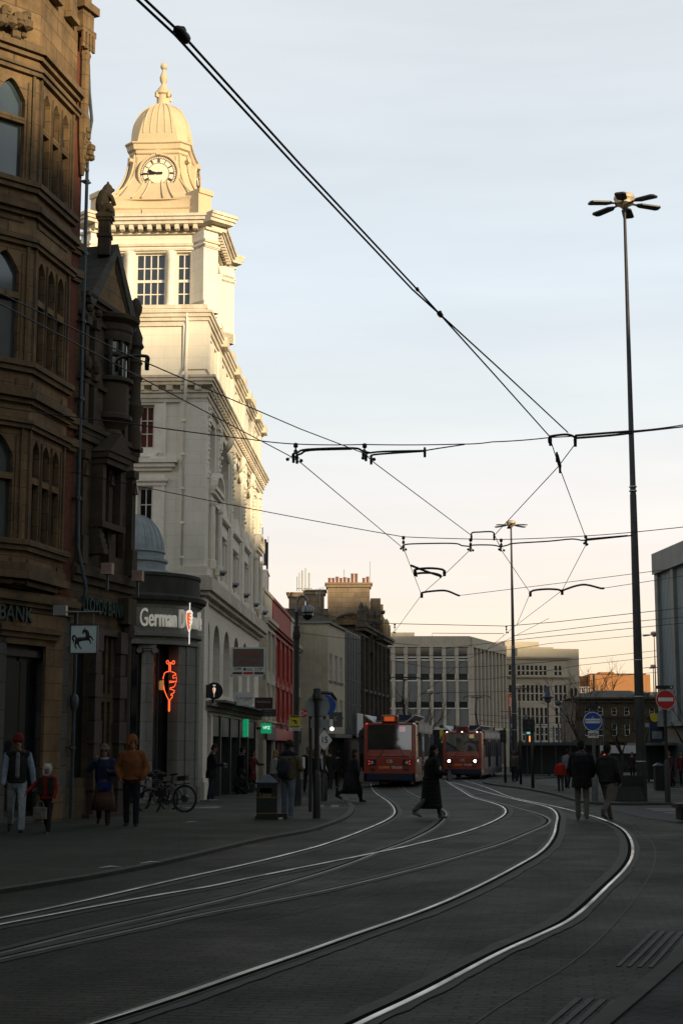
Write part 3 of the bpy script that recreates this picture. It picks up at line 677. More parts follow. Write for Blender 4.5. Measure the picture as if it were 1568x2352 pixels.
# flanking pilasters and carved brackets
d = MB()
for x in (.22, .72, 2.55):
    d.box(x, x + .2, -.10, .1, z_mid + .14, 10.25); d.box(x - .03, x + .23, -.14, .1, 10.4, 10.5); d.box(x + .02, x + .18, -.08, .1, 10.5, 11.7); d.box(x - .03, x + .23, -.14, .1, 11.7, 11.9); d.ball((x + .1, -.1, 10.75), .12, 8, (1, 1, 1.6)); d.ball((x + .1, -.12, 12.1), .11, 8)
for x in (.25, 1.7, 3.1):
    d.box(x, x + .22, -.10, .1, z_low + .14, 8.4); d.box(x - .04, x + .26, -.16, .1, z_low + .14, z_low + .8); d.box(x - .04, x + .26, -.16, .1, 8.4, 8.6); d.prismy([(x, 8.0), (x + .22, 8.0), (x + .11, 8.3)], -.16, .1)
d.build('pilaster', MT['soottrim'], bB)
# pedimented aedicule
d = MB()
d.box(.95, 2.3, -.42, .1, 8.55, 8.7); d.box(1.0, 2.25, -.36, .1, 8.4, 8.55)
d.prismy([(.92, 8.7), (2.33, 8.7), (1.62, 9.25)], -.46, .1); d.box(1.02, 1.2, -.25, .1, 7.0, 8.4); d.box(2.05, 2.23, -.25, .1, 7.0, 8.4); d.box(.95, 2.3, -.3, .1, 6.85, 7.0)
for k_ in range(5): d.box(.96 + k_ * .004, 1.24, -.34 + k_ * .04, .1, 6.2 + k_ * .13, 6.33 + k_ * .13)
d.build('aedicule', MT['soottrim'], bB)
# corner pinnacle
d = MB(); px_ = fb(308, 900)[0]; zb = fb(308, 1010)[1]
yz = lambda y: fb(308, y)[1]
d.lathe([(.20, z_mid), (.22, yz(1000)), (.18, yz(990)), (.18, yz(965)), (.24, yz(950)), (.26, yz(938)), (.2, yz(930)), (.17, yz(915)), (.17, yz(880)), (.22, yz(872)), (.17, yz(862)), (.17, yz(842)), (.21, yz(836)), (.16, yz(828)), (.165, yz(806)), (.24, yz(798)), (.19, yz(788)), (.20, yz(776)), (.12, yz(758)), (.09, yz(748)), (.12, yz(742)), (.10, yz(728)), (.16, yz(716)), (.17, yz(704)), (.10, yz(690)), (.02, yz(684))], (px_ - .1, -.05, 0), 12)
d.build('pinnacle', MT['soottrim'], bB, True, auto=35)
# ground floor: rusticated dark granite piers, window frames
d = MB()
for i in range(8):
    z0 = .05 + i * .55; w_ = .06 * (i % 2)
    for x in (1.2, 2.62): d.box(x - w_, x + .3 + w_, -.10 - w_ * .5, .1, z0, z0 + .53)
d.box(1.0, 3.4, -.12, .1, -.3, .05); d.box(.05, 3.3, -.05, .1, 4.3, 4.45)
d.build('granite_pier', MT['porphyry'], bB)
d = MB(); d.lathe([(.1, .3), (.1, 4.5)], (3.12, -.05, 0), 10); d.lathe([(.14, 4.3), (.18, 4.5), (.16, 4.65)], (3.12, -.05, 0), 10); d.box(2.8, 3.3, -.2, .1, 4.65, 5.3)
d.build('column', MT['soottrim'], bB)
GREEN2 = GREEN
dz = fb(232, 1398); WB = Mx.Translation((-6.28, 35, 0)) @ Mx.Rotation(frame_rz(16), 4, 'Z')
o = text_obj('fascia_lettering', 'LLOYDS BANK', GREEN2, None, WB @ T(fb(233, 1398)[0], -.06, fb(233, 1398)[1]), .5, .03, .72)
tag(o, 'dark green raised bank lettering seen edge-on between the horse sign and kebab shop', 'sign')
# floodlight boxes on the lower cornice
for (x, y, lab) in ((214, 1310, 'small pinkish floodlight box on the cornice directly above the horse sign'), (285, 1326, 'small pinkish floodlight box at the cornice corner beside the grey dome')):
    s, z = fb(x, y); p = WB @ V((s, -.38, z))
    t = thing('floodlight', lab, 'floodlight', (p.x, p.y, p.z - .14), R(-8), 'floodlights on the sooty cornice')
    d = MB(); d.box(-.13, .13, -.1, .12, .03, .30); d.build('housing', plain('pink_beige_housing', (.30, .20, .16), .6), t)
    d = MB(); d.box(-.03, .03, -.03, .03, -.35, .03); d.box(-.11, .11, .12, .128, .05, .28); d.build('bracket', MT['dkgrey'], t)
# heraldic beast on a pedestal at the apex
sx, sz = fb(240, 545); sp_ = WB @ V((fb(243, 520)[0], .55, 0)); pt = PD(241, 545, sp_.y); pb = PD(241, 490, sp_.y); pt_t = PD(240, 420, sp_.y)
t = thing('lion_statue', 'dark stone seated lion statue on a pedestal crowning the gable', 'statue', (pt.x, pt.y, pt.z - .5), R(0))
h = pb.z - pt.z + .5
d = MB(Mx.Diagonal((.72, .72, 1, 1))); d.box(-.21, .21, -.21, .21, 0, h * .42); d.box(-.25, .25, -.25, .25, h * .42, h * .5); d.box(-.19, .19, -.19, .19, h * .5, h * .8); d.box(-.24, .24, -.24, .24, h * .8, h * .86); d.box(-.29, .29, -.29, .29, h * .86, h * .94); d.box(-.2, .2, -.2, .2, h * .94, h * 1.0)
for x in (-.13, -.04, .05, .14): d.box(x - .02, x + .02, -.205, .205, h * .54, h * .78)
d.build('pedestal', MT['soottrim'], t)
d = MB(T(0, 0, h - .02)); H_ = pt_t.z - pb.z
def tb(pts, rr): d.tube(spline([V(p) * H_ for p in pts], 4), [r_ * H_ for r_ in [rr[min(int(i / (4 * (len(pts) - 1) + .001) * (len(rr) - 1)), len(rr) - 1)] for i in range(4 * (len(pts) - 1) + 1)]], 10)
tb([(-.02, 0, .02), (-.1, 0, .2), (-.08, 0, .45), (.0, 0, .68), (.06, 0, .8)], [.20, .22, .21, .17, .13])
tb([(.04, 0, .74), (.07, 0, .86)], [.14, .13]); d.ball((.06 * H_, 0, .85 * H_), .14 * H_, 12, (1.05, .9, 1)); d.ball((.2 * H_, 0, .78 * H_), .075 * H_, 10, (1.2, .9, .9))
tb([(.06, .07, .96), (.09, .09, 1.03)], [.04, .02]); tb([(.06, -.07, .96), (.09, -.09, 1.03)], [.04, .02])
for y in (-.11, .11):
    tb([(.08, y, .62), (.2, y, .5), (.26, y, .36), (.3, y, .38)], [.08, .065, .05, .07]); tb([(-.05, y, .16), (.15, y * 1.2, .2), (.2, y * 1.2, .04), (.28, y * 1.2, .04)], [.13, .10, .06, .07])
tb([(-.15, 0, .08), (-.28, .04, .2), (-.26, .06, .36)], [.05, .04, .03])
lo = d.build('beast', MT['soottrim'], t, True)
rm = lo.modifiers.new('r', 'REMESH'); rm.mode = 'VOXEL'; rm.voxel_size = .022
# ---------------- kebab shop corner with lead dome -------------
CK = PD(310, 1230, 49.6); KX, KY, KR = CK.x, CK.y, 2.15
RB = KR + .12
def ang(x, y=1420, rad=None):
    r = ray(x, y); q = r.x / r.y; a, b = -.8, 1.5; rad = rad or RB
    for _ in range(40):
        m = (a + b) / 2
        if (KX + rad * sin(m)) / (KY - rad * cos(m)) < q: a = m
        else: b = m
    return a
kz = lambda y: PD(345, y, KY - KR + .05).z
bK = thing('kebab_shop', 'round cornered grey stone kebab shop under a small lead dome', 'building', (KX, KY, 0))
z_ab, z_at, z_ct, z_pt = kz(1478), kz(1452), kz(1386), kz(1312)
d = MB(); d.lathe([(KR - .1, z_ab), (KR + .06, z_ab), (KR + .06, z_ab + .12), (KR - .02, z_ab + .14), (KR - .02, z_ab + .25), (KR + .12, z_at - .1), (KR + .12, z_at), (KR, z_at + .02), (KR, z_ct - .06), (KR + .06, z_ct)], n=64, cap=False); d.build('fascia', MT['palegranite'], bK, True, auto=30)
d = MB(); d.lathe([(KR + .02, z_ct - .02), (KR + .12, z_ct + .03), (KR + .12, z_ct + .1), (KR + .24, z_ct + .14), (KR + .26, z_ct + .26), (KR + .1, z_ct + .34), (KR + .04, z_ct + .36), (KR + .02, z_pt - .12), (KR + .06, z_pt - .1), (KR + .06, z_pt), (KR - .3, z_pt), (.1, z_pt - .02)], n=64); 
d.build('parapet', masonry('mossy_dark_stone', (.075, .075, .065), (.06, .06, .052), (.03, .03, .03), 1.2, .8, .006, grime=.7, gc=(.02, .022, .018)), bK, True, auto=30)
zd = kz(1292); rdm = .97
d = MB(); d.lathe([(1.45, z_pt - .05), (1.45, z_pt + .12), (1.2, z_pt + .2), (rdm + .06, zd), (rdm + .06, zd + .2), (rdm + .14, zd + .24), (rdm + .14, zd + .32), (rdm, zd + .36), (rdm, zd + .52), (rdm + .06, zd + .56), (rdm + .05, zd + .62)] + [(rdm * cos(q * pi / 20) + .001, zd + .62 + rdm * 1.28 * sin(q * pi / 20)) for q in range(11)], n=48)
for k_ in range(24):
    a = 2 * pi * k_ / 24; d.tube([((rdm + .005) * cos(q * pi / 20) * cos(a), (rdm + .005) * cos(q * pi / 20) * sin(a), zd + .62 + rdm * 1.285 * sin(q * pi / 20)) for q in range(10)], .014, 4)
d.build('dome', MT['lead'], bK, True, auto=35)
d = MB(); d.box(-6, KR * .7, .9, 6, -.4, z_pt - .1); d.box(-6, -KR + .4, -.4, .95, -.4, z_pt - .2); d.build('rear_wall', MT['palegranite'], bK)
def col(name, ang, rr, zt, mat, par, rad):
    x, y = KX + rad * sin(ang), KY - rad * cos(ang)
    d = MB(); b = -.35
    d.lathe([(rr * 1.5, b), (rr * 1.5, b + .35), (rr * 1.25, b + .4), (rr * 1.25, b + .5), (rr, b + .56), (rr * .9, zt - .25), (rr * 1.1, zt - .2), (rr, zt - .16)], (rad * sin(ang), -rad * cos(ang), 0), 20)
    d.box(rad * sin(ang) - rr * 1.3, rad * sin(ang) + rr * 1.3, -rad * cos(ang) - rr, -rad * cos(ang) + rr, zt - .14, zt)
    for s_ in (-1, 1): d.lathe([(rr * .45, -rr), (rr * .5, 0), (rr * .45, rr)], (0, 0, 0), 10) if False else d.tube([(rad * sin(ang) + s_ * rr * 1.15, -rad * cos(ang) - rr * 1.05, zt - .2), (rad * sin(ang) + s_ * rr * 1.15, -rad * cos(ang) + rr, zt - .2)], rr * .42, 10)
    return d.build(name, mat, par, True, auto=35)
col('column', ang(338, 1600, KR - .25), .21, z_ab, MT['palegranite'], bK, KR - .25)
col('column', R(-38), .21, z_ab, MT['palegranite'], bK, KR - .25)
d = MB()
_a = math.degrees(ang(412, 1600, KR))
for a0, a1, r0, r1 in ((_a, 62, KR - .5, KR - .05), (62, 80, KR - .35, KR + .0), (80, 92, KR - .3, KR + .05)):
    pts = [(r_ * sin(R(a)), -r_ * cos(R(a))) for r_, a in ((r1, a0), (r1, (a0 + a1) / 2), (r1, a1), (r0, a1), (r0, a0))]; d.prism(pts, -.4, z_ab)
    pts = [(r_ * sin(R(a)), -r_ * cos(R(a))) for r_, a in ((r1 + .08, a0 - 1), (r1 + .08, a1 + 1), (r0, a1), (r0, a0))]; d.prism(pts, -.4, .35)
d.build('pier', MT['palegranite'], bK)
d = MB(); d.lathe([(KR - .62, -.4), (KR - .62, z_ab)], n=64, cap=False); d.build('shop_window', MT['glass'], bK, True)
d = MB()
for a in (-20, 0, 24, 40): d.tube([((KR - .6) * sin(R(a)), -(KR - .6) * cos(R(a)), -.3), ((KR - .6) * sin(R(a)), -(KR - .6) * cos(R(a)), z_ab)], .03, 6)
d.build('window_frame', MT['darkframe'], bK)
# curved fascia lettering with the skewer emblem
t = thing('fascia_sign', 'white raised kebab shop lettering with orange skewer emblem curving round the fascia', 'sign', (KX, KY, 0))
zs = kz(1420); RB = KR + .12
def bend_at(): 
    def f(q): a = q.x / RB; r_ = RB - q.y; return V((r_ * sin(a), -r_ * cos(a), q.z + zs))
    return f
LET = plain('cream_letters', (.74, .72, .64), .4, var=.04); LET.node_tree.nodes['Principled BSDF'].inputs['Emission Color'].default_value = (.8, .76, .66, 1); LET.node_tree.nodes['Principled BSDF'].inputs['Emission Strength'].default_value = .16
def word(s, x0, x1, size, sy=0):
    a0, a1 = ang(x0) * RB, ang(x1) * RB
    cu = text_obj('lettering', s, LET, t, None, size, .05, 1.0, bold=.003)
    xs = [v.co.x for v in cu.data.vertices]; lo, hi = min(xs), max(xs)
    f = bend_at()
    for v in cu.data.vertices:
        q = V((a0 + (v.co.x - lo) / (hi - lo) * (a1 - a0), v.co.y, v.co.z + sy)); v.co = f(q)
    return cu
word('German', 322, 405, .82); word('D', 413, 425, .86); word('ner', 443, 455, .80); word('Ke', 456.5, 460.5, .84)
def kebab(mb_o, mb_w, M, u, y=0.0):       # skewer emblem in a box of half height 1
    mb_o.M = M; mb_w.M = M
    out = [(-.30, .42), (-.10, .50), (.16, .50), (.30, .40), (.26, .30), (.30, .20), (.22, .10), (.26, .0), (.14, -.16), (.12, -.34), (.02, -.46), (-.10, -.42), (-.22, -.18), (-.30, .1)]
    mb_w.prismy([(x * u * .8, z * u) for x, z in out], y - .012 * u, y)
    for poly in ([(-.27, .36), (.0, .40), (.14, .33), (-.05, .30), (.12, .22), (.1, .18), (-.12, .2), (.1, .08), (.08, .03), (-.1, .06), (.06, -.08), (-.04, -.12), (.04, -.24), (-.02, -.36), (-.1, -.36), (-.2, -.14), (-.27, .12)],):
        mb_o.prismy([(x * u * .8, z * u) for x, z in poly], y - .03 * u, y - .013 * u)
    mb_w.box(-.02 * u, .02 * u, y - .03 * u, y, .5 * u, .86 * u); mb_w.box(-.025 * u, .02 * u, y - .03 * u, y, -.98 * u, -.44 * u)
    for s_ in (-1, 1): disc(mb_w, (s_ * .14 * u, .90 * u), .07 * u, y - .03 * u, y, 10)
    mb_w.box(-.14 * u, .14 * u, y - .025 * u, y, .84 * u, .875 * u)
a = ang(434); mo, mw = MB(), MB()
ORG = emis('orange_lit_emblem', (.85, .17, .03), .6); WHL = emis('white_lit_emblem', (.85, .8, .72), .7)
kebab(mo, mw, T((RB + .02) * sin(a), -(RB + .02) * cos(a), zs - .03, a), .74)
e = mw.build('emblem', WHL, t); mo.build('emblem_meat', ORG, e)
# neon kebab outline in the shop window
t = thing('neon_sign', 'orange neon tube sign shaped like a kebab skewer in the dark shop window', 'neon sign', (0, 0, 0))
Dn = KY - KR + .6
def nz_(zx, zy): return PD(500 * .5741 + zx / 2.24 * .5741, (2200 + zy / 2.24) * .5741, Dn)
NEON = emis('orange_neon', (1.0, .12, .03), 1.15)
shape = [(397, 1090), (375, 1092), (355, 1105), (343, 1150), (345, 1200), (355, 1260), (375, 1310), (393, 1345), (392, 1440), (396, 1450), (401, 1440), (403, 1345), (425, 1320), (428, 1300), (410, 1303), (412, 1295), (440, 1280), (445, 1262), (420, 1250), (404, 1250), (404, 1238), (440, 1228), (448, 1215), (462, 1180), (398, 1190), (398, 1176), (462, 1180), (464, 1140), (432, 1152), (430, 1130), (445, 1120), (460, 1125), (450, 1104), (425, 1094), (409, 1092), (409, 1022), (425, 1016), (432, 1026), (444, 1018), (446, 1000), (436, 992), (425, 1000), (424, 1012), (392, 1012), (393, 998), (383, 990), (373, 998), (376, 1018), (388, 1024), (397, 1020), (397, 1090)]
d = MB(); d.tube([nz_(*q) for q in shape], .017, 6, True); d.build('neon_tube', NEON, t)
d = MB(); p = nz_(400, 1040); q = nz_(400, 1430); d.tube([p + V((0, .04, 0)), q + V((0, .04, 0))], .008, 5); d.build('mounting', MT['black'], t)
p = PD(372, 1575, KY - KR + .72)
t = thing('wall_lantern', 'small warm glowing lantern inside the kebab shop window left of the neon', 'lamp', (p.x, p.y - .12, p.z))
d = MB(); d.lathe([(.06, -.14), (.08, -.1), (.08, .12), (.05, .16)], n=10); d.build('shade', emis('dim_warm_lamp', (.75, .33, .10), .22), t)
d = MB(); d.lathe([(.03, .16), (.09, .17), (.02, .24)], n=10); d.tube([(0, 0, -.55), (0, 0, -.14)], .02, 6); d.build('bracket', MT['black'], t)
# ---------------- white clock tower building -------------
OW = (-4.78, 51.5, 2.5); LW = 20.0; WW = 13.0
def fw_(x, y): return FP(x, y, *OW)
def fl_(x, y): return FP(x, y, OW[0], OW[1], -87.5)      # left face: distance to the left of the corner
bW = thing('clock_tower_building', 'tall white painted stone building with a buff clock tower and dome', 'building', (OW[0], OW[1], 0), frame_rz(OW[2]))
ML = Mx(((0, 1, 0, 0), (1, 0, 0, 0), (0, 0, 1, 0), (0, 0, 0, 1)))     # left face: local x -> into the block, outward -y -> -x
zg1, zg2 = fl_(468, 1372)[1], fl_(468, 1325)[1]
zm1, zm2 = fl_(470, 905)[1], fl_(470, 868)[1]
za1, za2, za3 = fl_(470, 735)[1], fl_(470, 715)[1], fl_(470, 703)[1]
# walls: left face
w1 = [fl_(356, 930), fl_(318, 1030)]; w2 = [fl_(352, 1118), fl_(316, 1200)]
hl = [(w1[0][0], w1[1][0], w1[1][1], w1[0][1]), (w2[0][0], w2[1][0], w2[1][1] - .5, w2[0][1])]
hl += [(a + 3.4, b + 3.4, c, e) for a, b, c, e in hl]
d = MB(ML); wall(d, .0, WW, -.4, za3, hl, 0, .28)
d.M = None
# street face: ground arches, giant arches
gx = [(.9, 2.3), (3.2, 5.2), (6.3, 8.3), (9.6, 11.6), (12.9, 14.9), (16.0, 18.0)]
hg = [(a, b, 3.55, 6.05, 'round') for a, b in gx]
bays = [(4.3, 7.4), (8.9, 11.6), (12.9, 15.4)]
ga_ = [(a, b, zg2 + .5, zm1 - .55, 'round') for a, b in bays]
gs = [(1.25, 3.0, zg2 + .6, 10.4), (16.9, 18.7, zg2 + .6, 10.4), (1.25, 3.0, 11.4, 13.2), (16.9, 18.7, 11.4, 13.2)]
at = []
for a, b in [(.9, 3.4), (4.5, 7.2), (8.9, 11.6), (12.9, 15.4), (16.8, 19)]:
    n_ = 2
    for i in range(n_): c_ = a + (b - a) * (i + .5) / n_; at.append((c_ - .32, c_ + .32, zm2 + .45, za1 - .35))
wall(d, 0, LW, zg1, za3, ga_ + gs + at, 0, .75)
wall(d, 0, LW, 3.0, zg1, hg, .0, .6)
d.quad((LW, 0, -.4), (LW, WW, -.4), (LW, WW, za3), (LW, 0, za3)); d.quad((0, WW, -.4), (LW, WW, -.4), (LW, WW, za3), (0, WW, za3))
d.build('wall', MT['white'], bW)
d = MB(); d.box(.3, LW - .1, .76, WW - .1, -.4, za3 - .2); d.build('inner_wall', MT['white'], bW)
# windows in the left face
for i, h in enumerate(hl): window(bW, ML, h[0], h[1], h[2], h[3], MT['frame'], MT['glassred'] if i == 0 else MT['glass'], 2, 3, .18, .07, .035)
d = MB(ML)
for h in hl:
    a, b, c, e = h
    for x0, x1, z0, z1, p in ((a - .32, a, c - .3, e + .32, .05), (b, b + .32, c - .3, e + .32, .05), (a, b, e, e + .32, .05), (a, b, c - .3, c, .05), (a - .40, a - .32, c - .35, e + .40, .09), (b + .32, b + .40, c - .35, e + .40, .09), (a - .32, b + .32, e + .32, e + .40, .09)):
        d.box(x0, x1, -p, .02, z0, z1)
a, b, c, e = hl[1]
for x0 in (a, a + 3.4):
    y0, y1 = fl_(350, 1090)[1], fl_(350, 1056)[1]; x1 = x0 + b - a
    strip(d, x0 - .55, x1 + .4, [(.30, y1 - .14, y1), (.22, y1 - .28, y1 - .14), (.12, y1 - .4, y1 - .28)], 0, .02); strip(d, x0 - .35, x1 + .3, [(.14, y0 - .28, y0 - .12), (.10, y0 - .4, y0 - .28), (.18, e + .18, e + .3)], 0, .02)
    for k_ in range(8):                                            # scroll ends on the hood
        q = k_ * .55; d.ball((x0 - .22 + .13 * cos(q) * (1 - k_ / 10), -.16, y1 + .14 + .12 * sin(q) * (1 - k_ / 10)), .055, 6)
    d.box(x0 - .5, x0 + .1, -.2, .02, y1, y1 + .08)
d.build('window_surround', MT['whitetrim'], bW)
# corner pier, drainpipe, plinth
d = MB()
for (u0, u1, z0, z1, p) in ((0, .86, zg2, zm1 - .1, .09), (0, .78, zm2 + .3, za1, .08), (0, .9, -.4, zg1, .12)):
    d.box(-p, u1 + .0, -p, u1, z0, z1)
d.box(-.2, 1.0, -.2, 1.0, -.4, .45); d.box(-.16, .96, -.16, .96, .45, .6); d.box(-.2, .94, -.2, .94, zg2, zg2 + .35)
d.build('corner_pier', MT['white'], bW)
d = MB(ML); u_ = fl_(423, 1000)[0]; uu = fl_(430, 790)[0]
d.tube([(u_, -.09, zg2 + .3), (u_, -.09, zm1 - .4), (u_ - .06, -.25, zm1 - .1), (u_ - .12, -.5, zm2), (uu + .02, -.12, zm2 + .4), (uu, -.09, za1 - .2), (uu, -.2, za2)], .05, 8)
for z in (8, 9.2, 10.4, 11.6, 12.8): d.lathe([(.075, z), (.075, z + .08)], (u_, -.09, 0), 8)
d.build('drainpipe', MT['whitetrim'], bW, True)
# cornices
d = MB(); slabs(d, 0, LW, 0, WW, [(.10, zm1 - .3, zm1 - .16), (.14, zm1 - .16, zm1), (.20, zm1 + .02, zm1 + .1)])
slabs(d, 0, LW, 0, WW, [(.30, zm1 + .28, zm1 + .40), (.36, zm1 + .40, zm2 - .06), (.41, zm2 - .06, zm2 + .03)])
k_ = 0
for i in range(40): x = .1 + i * .5; d.box(x, x + .22, -.27, .02, zm1 + .10, zm1 + .28)
for i in range(24): y = .1 + i * .5; d.box(-.27, .02, y, y + .22, zm1 + .10, zm1 + .28)
d.build('cornice', MT['dirtytrim'], bW)
d = MB(); slabs(d, 0, LW, 0, WW, [(.07, za1 - .22, za1 - .05), (.14, za1 - .05, za1 + .08), (.20, za1 + .08, za2 - .1), (.25, za2 - .1, za2)]); slabs(d, 0, LW, 0, WW, [(-.02, za2, za3 - .08), (.04, za3 - .08, za3 + .06)])
for x in (3.5, 7.8, 12.1, 16.2, LW - .8): d.box(x, x + .8, -.34, .2, za1 - .02, za2 + .03); d.box(x, x + .75, -.1, .2, za2, za3 + .45)
d.build('upper_cornice', MT['dirtytrim'], bW)
d = MB(); slabs(d, 0, LW, 0, WW, [(.10, zg1 - .1, zg1 + .06), (.28, zg1 + .06, zg1 + .22), (.40, zg1 + .22, zg2 - .05), (.30, zg2 - .05, zg2 + .03)]); d.build('string_course', MT['dirtytrim'], bW)
# street face pilasters, imposts and bay fittings
d = MB()
for x in (3.45, 7.75, 12.0, 15.75, 19.1):
    d = MB(); d.box(x, x + .75, -.07, .02, zg2 + .4, zm1 - .35); d.box(x - .06, x + .81, -.11, .02, zg2, zg2 + .4); d.box(x - .08, x + .83, -.13, .02, zm1 - .55, zm1 - .3); d.box(x, x + .72, -.07, .02, zm2 + .03, za1 - .2)
    d.build('pilaster', MT['white'], bW)
random.seed(5)
for x in (.25, 3.6, 7.9, 12.15, 15.9, 19.2):                       # carved drops below the cornice, scroll consoles over arches
    d = MB()
    for k_ in range(16): d.ball((x + .22 + random.uniform(-.2, .2) * (1 - k_ / 20), -.10 + random.uniform(-.05, .03), zm1 - .35 - k_ * .17), random.uniform(.06, .13) * (1 - k_ / 30), 6)
    d.build('carving', MT['whitetrim'], bW, True)
for a, b in bays:
    c_ = (a + b) / 2; d = MB()
    d.tube([(c_, -.05, zm1 - .9), (c_, -.2, zm1 - .66), (c_, -.26, zm1 - .42), (c_, -.2, zm1 - .28)], [.09, .12, .13, .09], 8)
    for s_ in (-1, 1): d.lathe([(.05, 0), (.24, .0), (.24, .06), (.12, .06)], (0, 0, 0), 4) if False else d.ball((c_ + s_ * (b - a) * .40, -.03, zm1 - .95), .19, 8, (1, .4, 1.3))
    d.build('console', MT['whitetrim'], bW, True)
# windows within the giant arches with small pedimented balconies
for a, b in bays:
    c_ = (a + b) / 2; w_ = (b - a) / 2
    d = MB(); z = 10.2
    d.box(a + .03, b - .03, .05, .7, z - .25, z); d.prismy([(a + .05, z), (b - .05, z), (c_, z + .75)], -.05, .7); d.box(a - .02, b + .02, -.12, .7, z - .06, z + .08); d.box(a + .05, b - .05, .02, .7, z - .6, z - .25)
    for x in (a + .06, b - .32): d.box(x, x + .26, .1, .7, zg2 + .5, z - .5); d.box(x - .04, x + .30, .05, .7, z - .75, z - .58)
    d.build('pediment', MT['whitetrim'], bW)
    window(bW, None, a + .5, b - .5, zg2 + .8, z - .8, MT['frame'], MT['glass'], 2, 4, .66); window(bW, None, a + .3, b - .3, z + .9, zm1 - 1.0, MT['frame'], MT['glass'], 3, 2, .68)
for x0 in (1.25, 16.9):
    d = MB(); c_ = x0 + .875; z = 10.6
    for p_, z0, z1 in ((.35, z, z + .14), (.28, z - .14, z), (.16, z - .4, z - .14)): d.box(c_ - 1.1 - p_ * .3, c_ + 1.1 + p_ * .3, -p_, .02, z0, z1)
    seg = [(c_ + 1.2 * cos(q), z + .14 + .62 * sin(q)) for q in [pi * i / 10 for i in range(11)]]; inn = [(c_ + 1.0 * cos(q), z + .14 + .46 * sin(q)) for q in [pi - pi * i / 10 for i in range(11)]]
    d.prismy(seg + inn, -.36, .02); d.prismy(seg, -.12, .02)
    for s_ in (-1, 1): d.lathe([(.17, zg2 + .4), (.17, zg2 + .7), (.13, zg2 + .75), (.115, z - .6), (.17, z - .5), (.17, z - .4)], (c_ + s_ * 1.0, -.17, 0), 10)
    d.build('pediment', MT['whitetrim'], bW)
    window(bW, None, x0, x0 + 1.75, zg2 + .6, 10.4, MT['frame'], MT['glass'], 3, 4, .4); window(bW, None, x0, x0 + 1.75, 11.4, 13.2, MT['frame'], MT['glass'], 3, 2, .4)
for h in at: window(bW, None, *h, MT['frame'], MT['glass'], 2, 2, .35)
for a, b in gx: 
    window(bW, None, a, b, 3.55, 6.05, MT['darkframe'], MT['glass'], 2, 3, .5)
# shopfronts at street level
d = MB()
for x in (0.9, 2.45): d.box(x, x + .55, -.06, .7, -.5, 2.75)
d.box(0.86, LW, .0, .7, 2.75, 3.0); d.build('shop_pier', MT['white'], bW)
d = MB(); d.box(.5, LW + .1, -.30, .1, 3.02, 3.18); d.box(.5, LW + .1, -.16, .1, 2.86, 3.02); d.box(2.2, LW + .1, -.62, .1, 3.18, 3.26); d.build('shop_cornice', MT['greystone'], bW)
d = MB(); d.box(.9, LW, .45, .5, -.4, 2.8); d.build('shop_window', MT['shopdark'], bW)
d = MB()
for x in (1.7, 3.3, 4.2, 6.3, 7.4, 9.6, 10.7, 13, 14, 16.2, 17.3): d.box(x, x + .08, .36, .46, -.4, 2.75)
for x0, x1 in ((3.0, 5.4), (5.95, 8.6), (9.15, 11.9), (12.45, 15.1), (15.65, 18.4)): d.box(x0, x1, .02, .4, 2.0, 2.72)
d.build('shopfront', MT['dkgrey'], bW)
for x in (5.4, 8.6, 11.9, 15.1, 18.4):
    d = MB(); d.box(x, x + .3, -.04, .5, -.5, 2.75); d.build('shop_pier', MT['dkgrey'], bW)
# small floodlights on the string course
FLD = [(487, 1331, 'first small floodlight on the white building ledge, nearest the corner'), (515, 1353, 'second small floodlight along the white building ledge'), (545, 1378, 'third small floodlight along the white building ledge'), (572, 1398, 'fourth small floodlight along the white building ledge'), (592, 1415, 'farthest small floodlight along the white building ledge')]
WW_ = Mx.Translation((OW[0], OW[1], 0)) @ Mx.Rotation(frame_rz(OW[2]), 4, 'Z')
fp_ = None
for i, (x, y, lab) in enumerate(FLD):
    s_ = 1.7 + i * 4.0; p = WW_ @ V((s_, -.45, zg2 + .03))
    if fp_ is None:
        t = fp_ = thing('floodlight', lab, 'floodlight', p, R(20), 'floodlights along the white ledge')
        d = MB(); d.box(-.015, .015, -.015, .015, 0, .22); d.box(-.10, .10, -.012, .012, .18, .2); d.build('bracket', MT['grey'], t)
        d = MB(T(.04, 0, .27, 0, R(-35))); d.box(-.09, .09, -.08, .08, -.03, .03); d.box(-.13, .13, -.12, -.08, -.05, .05); d.build('lamp_head', MT['grey'], t)
    else: copy_tree(fp_, None, p, R(20), lab)
# ---------------- tower -------------
CT = V((2.75, 2.12, 0)); H2 = 2.05
yt = lambda y: PD(365, y, 52.15).z
z0 = za3 - .1; zw0, zw1 = yt(705), yt(577); zc0, zc1, zc2 = yt(533), yt(512), yt(500)
def rot4(f):
    for k in range(4): f(T(CT.x, CT.y, 0) @ Mx.Rotation(k * pi / 2, 4, 'Z'), k)
hw_ = [(-.56, .56), (.93, 1.48), (-1.48, -.93)]
d = MB()
def tw(M, k):
    d.M = M @ T(0, -H2, 0); wall(d, -H2, H2, z0, zc2, [(a, b, zw0, zw1) for a, b in hw_], 0, .3)
rot4(tw); d.build('tower_wall', MT['white'], bW)
def tw(M, k):
    if k in (0, 3) or True:
        for a, b in hw_:
            c = M @ T(0, -H2, 0); window(bW, c, a, b, zw0, zw1, MT['frame'], MT['glass'], 4 if b == .56 else 2, 4, .2, .07, .04, transom=zw0 + (zw1 - zw0) * .5)
rot4(tw)
def tw(M, k):
    for x in (-.75, .75):
        d = MB(M @ T(0, -H2, 0)); d.lathe([(.19, zw0), (.19, zw0 + .1), (.15, zw0 + .14), (.13, zw1 - .25), (.15, zw1 - .2), (.15, zw1 - .14), (.19, zw1 - .08), (.19, zw1)], (x, -.03, 0), 14); d.build('tower_column', MT['whitetrim'], bW, True, auto=35)
rot4(tw)
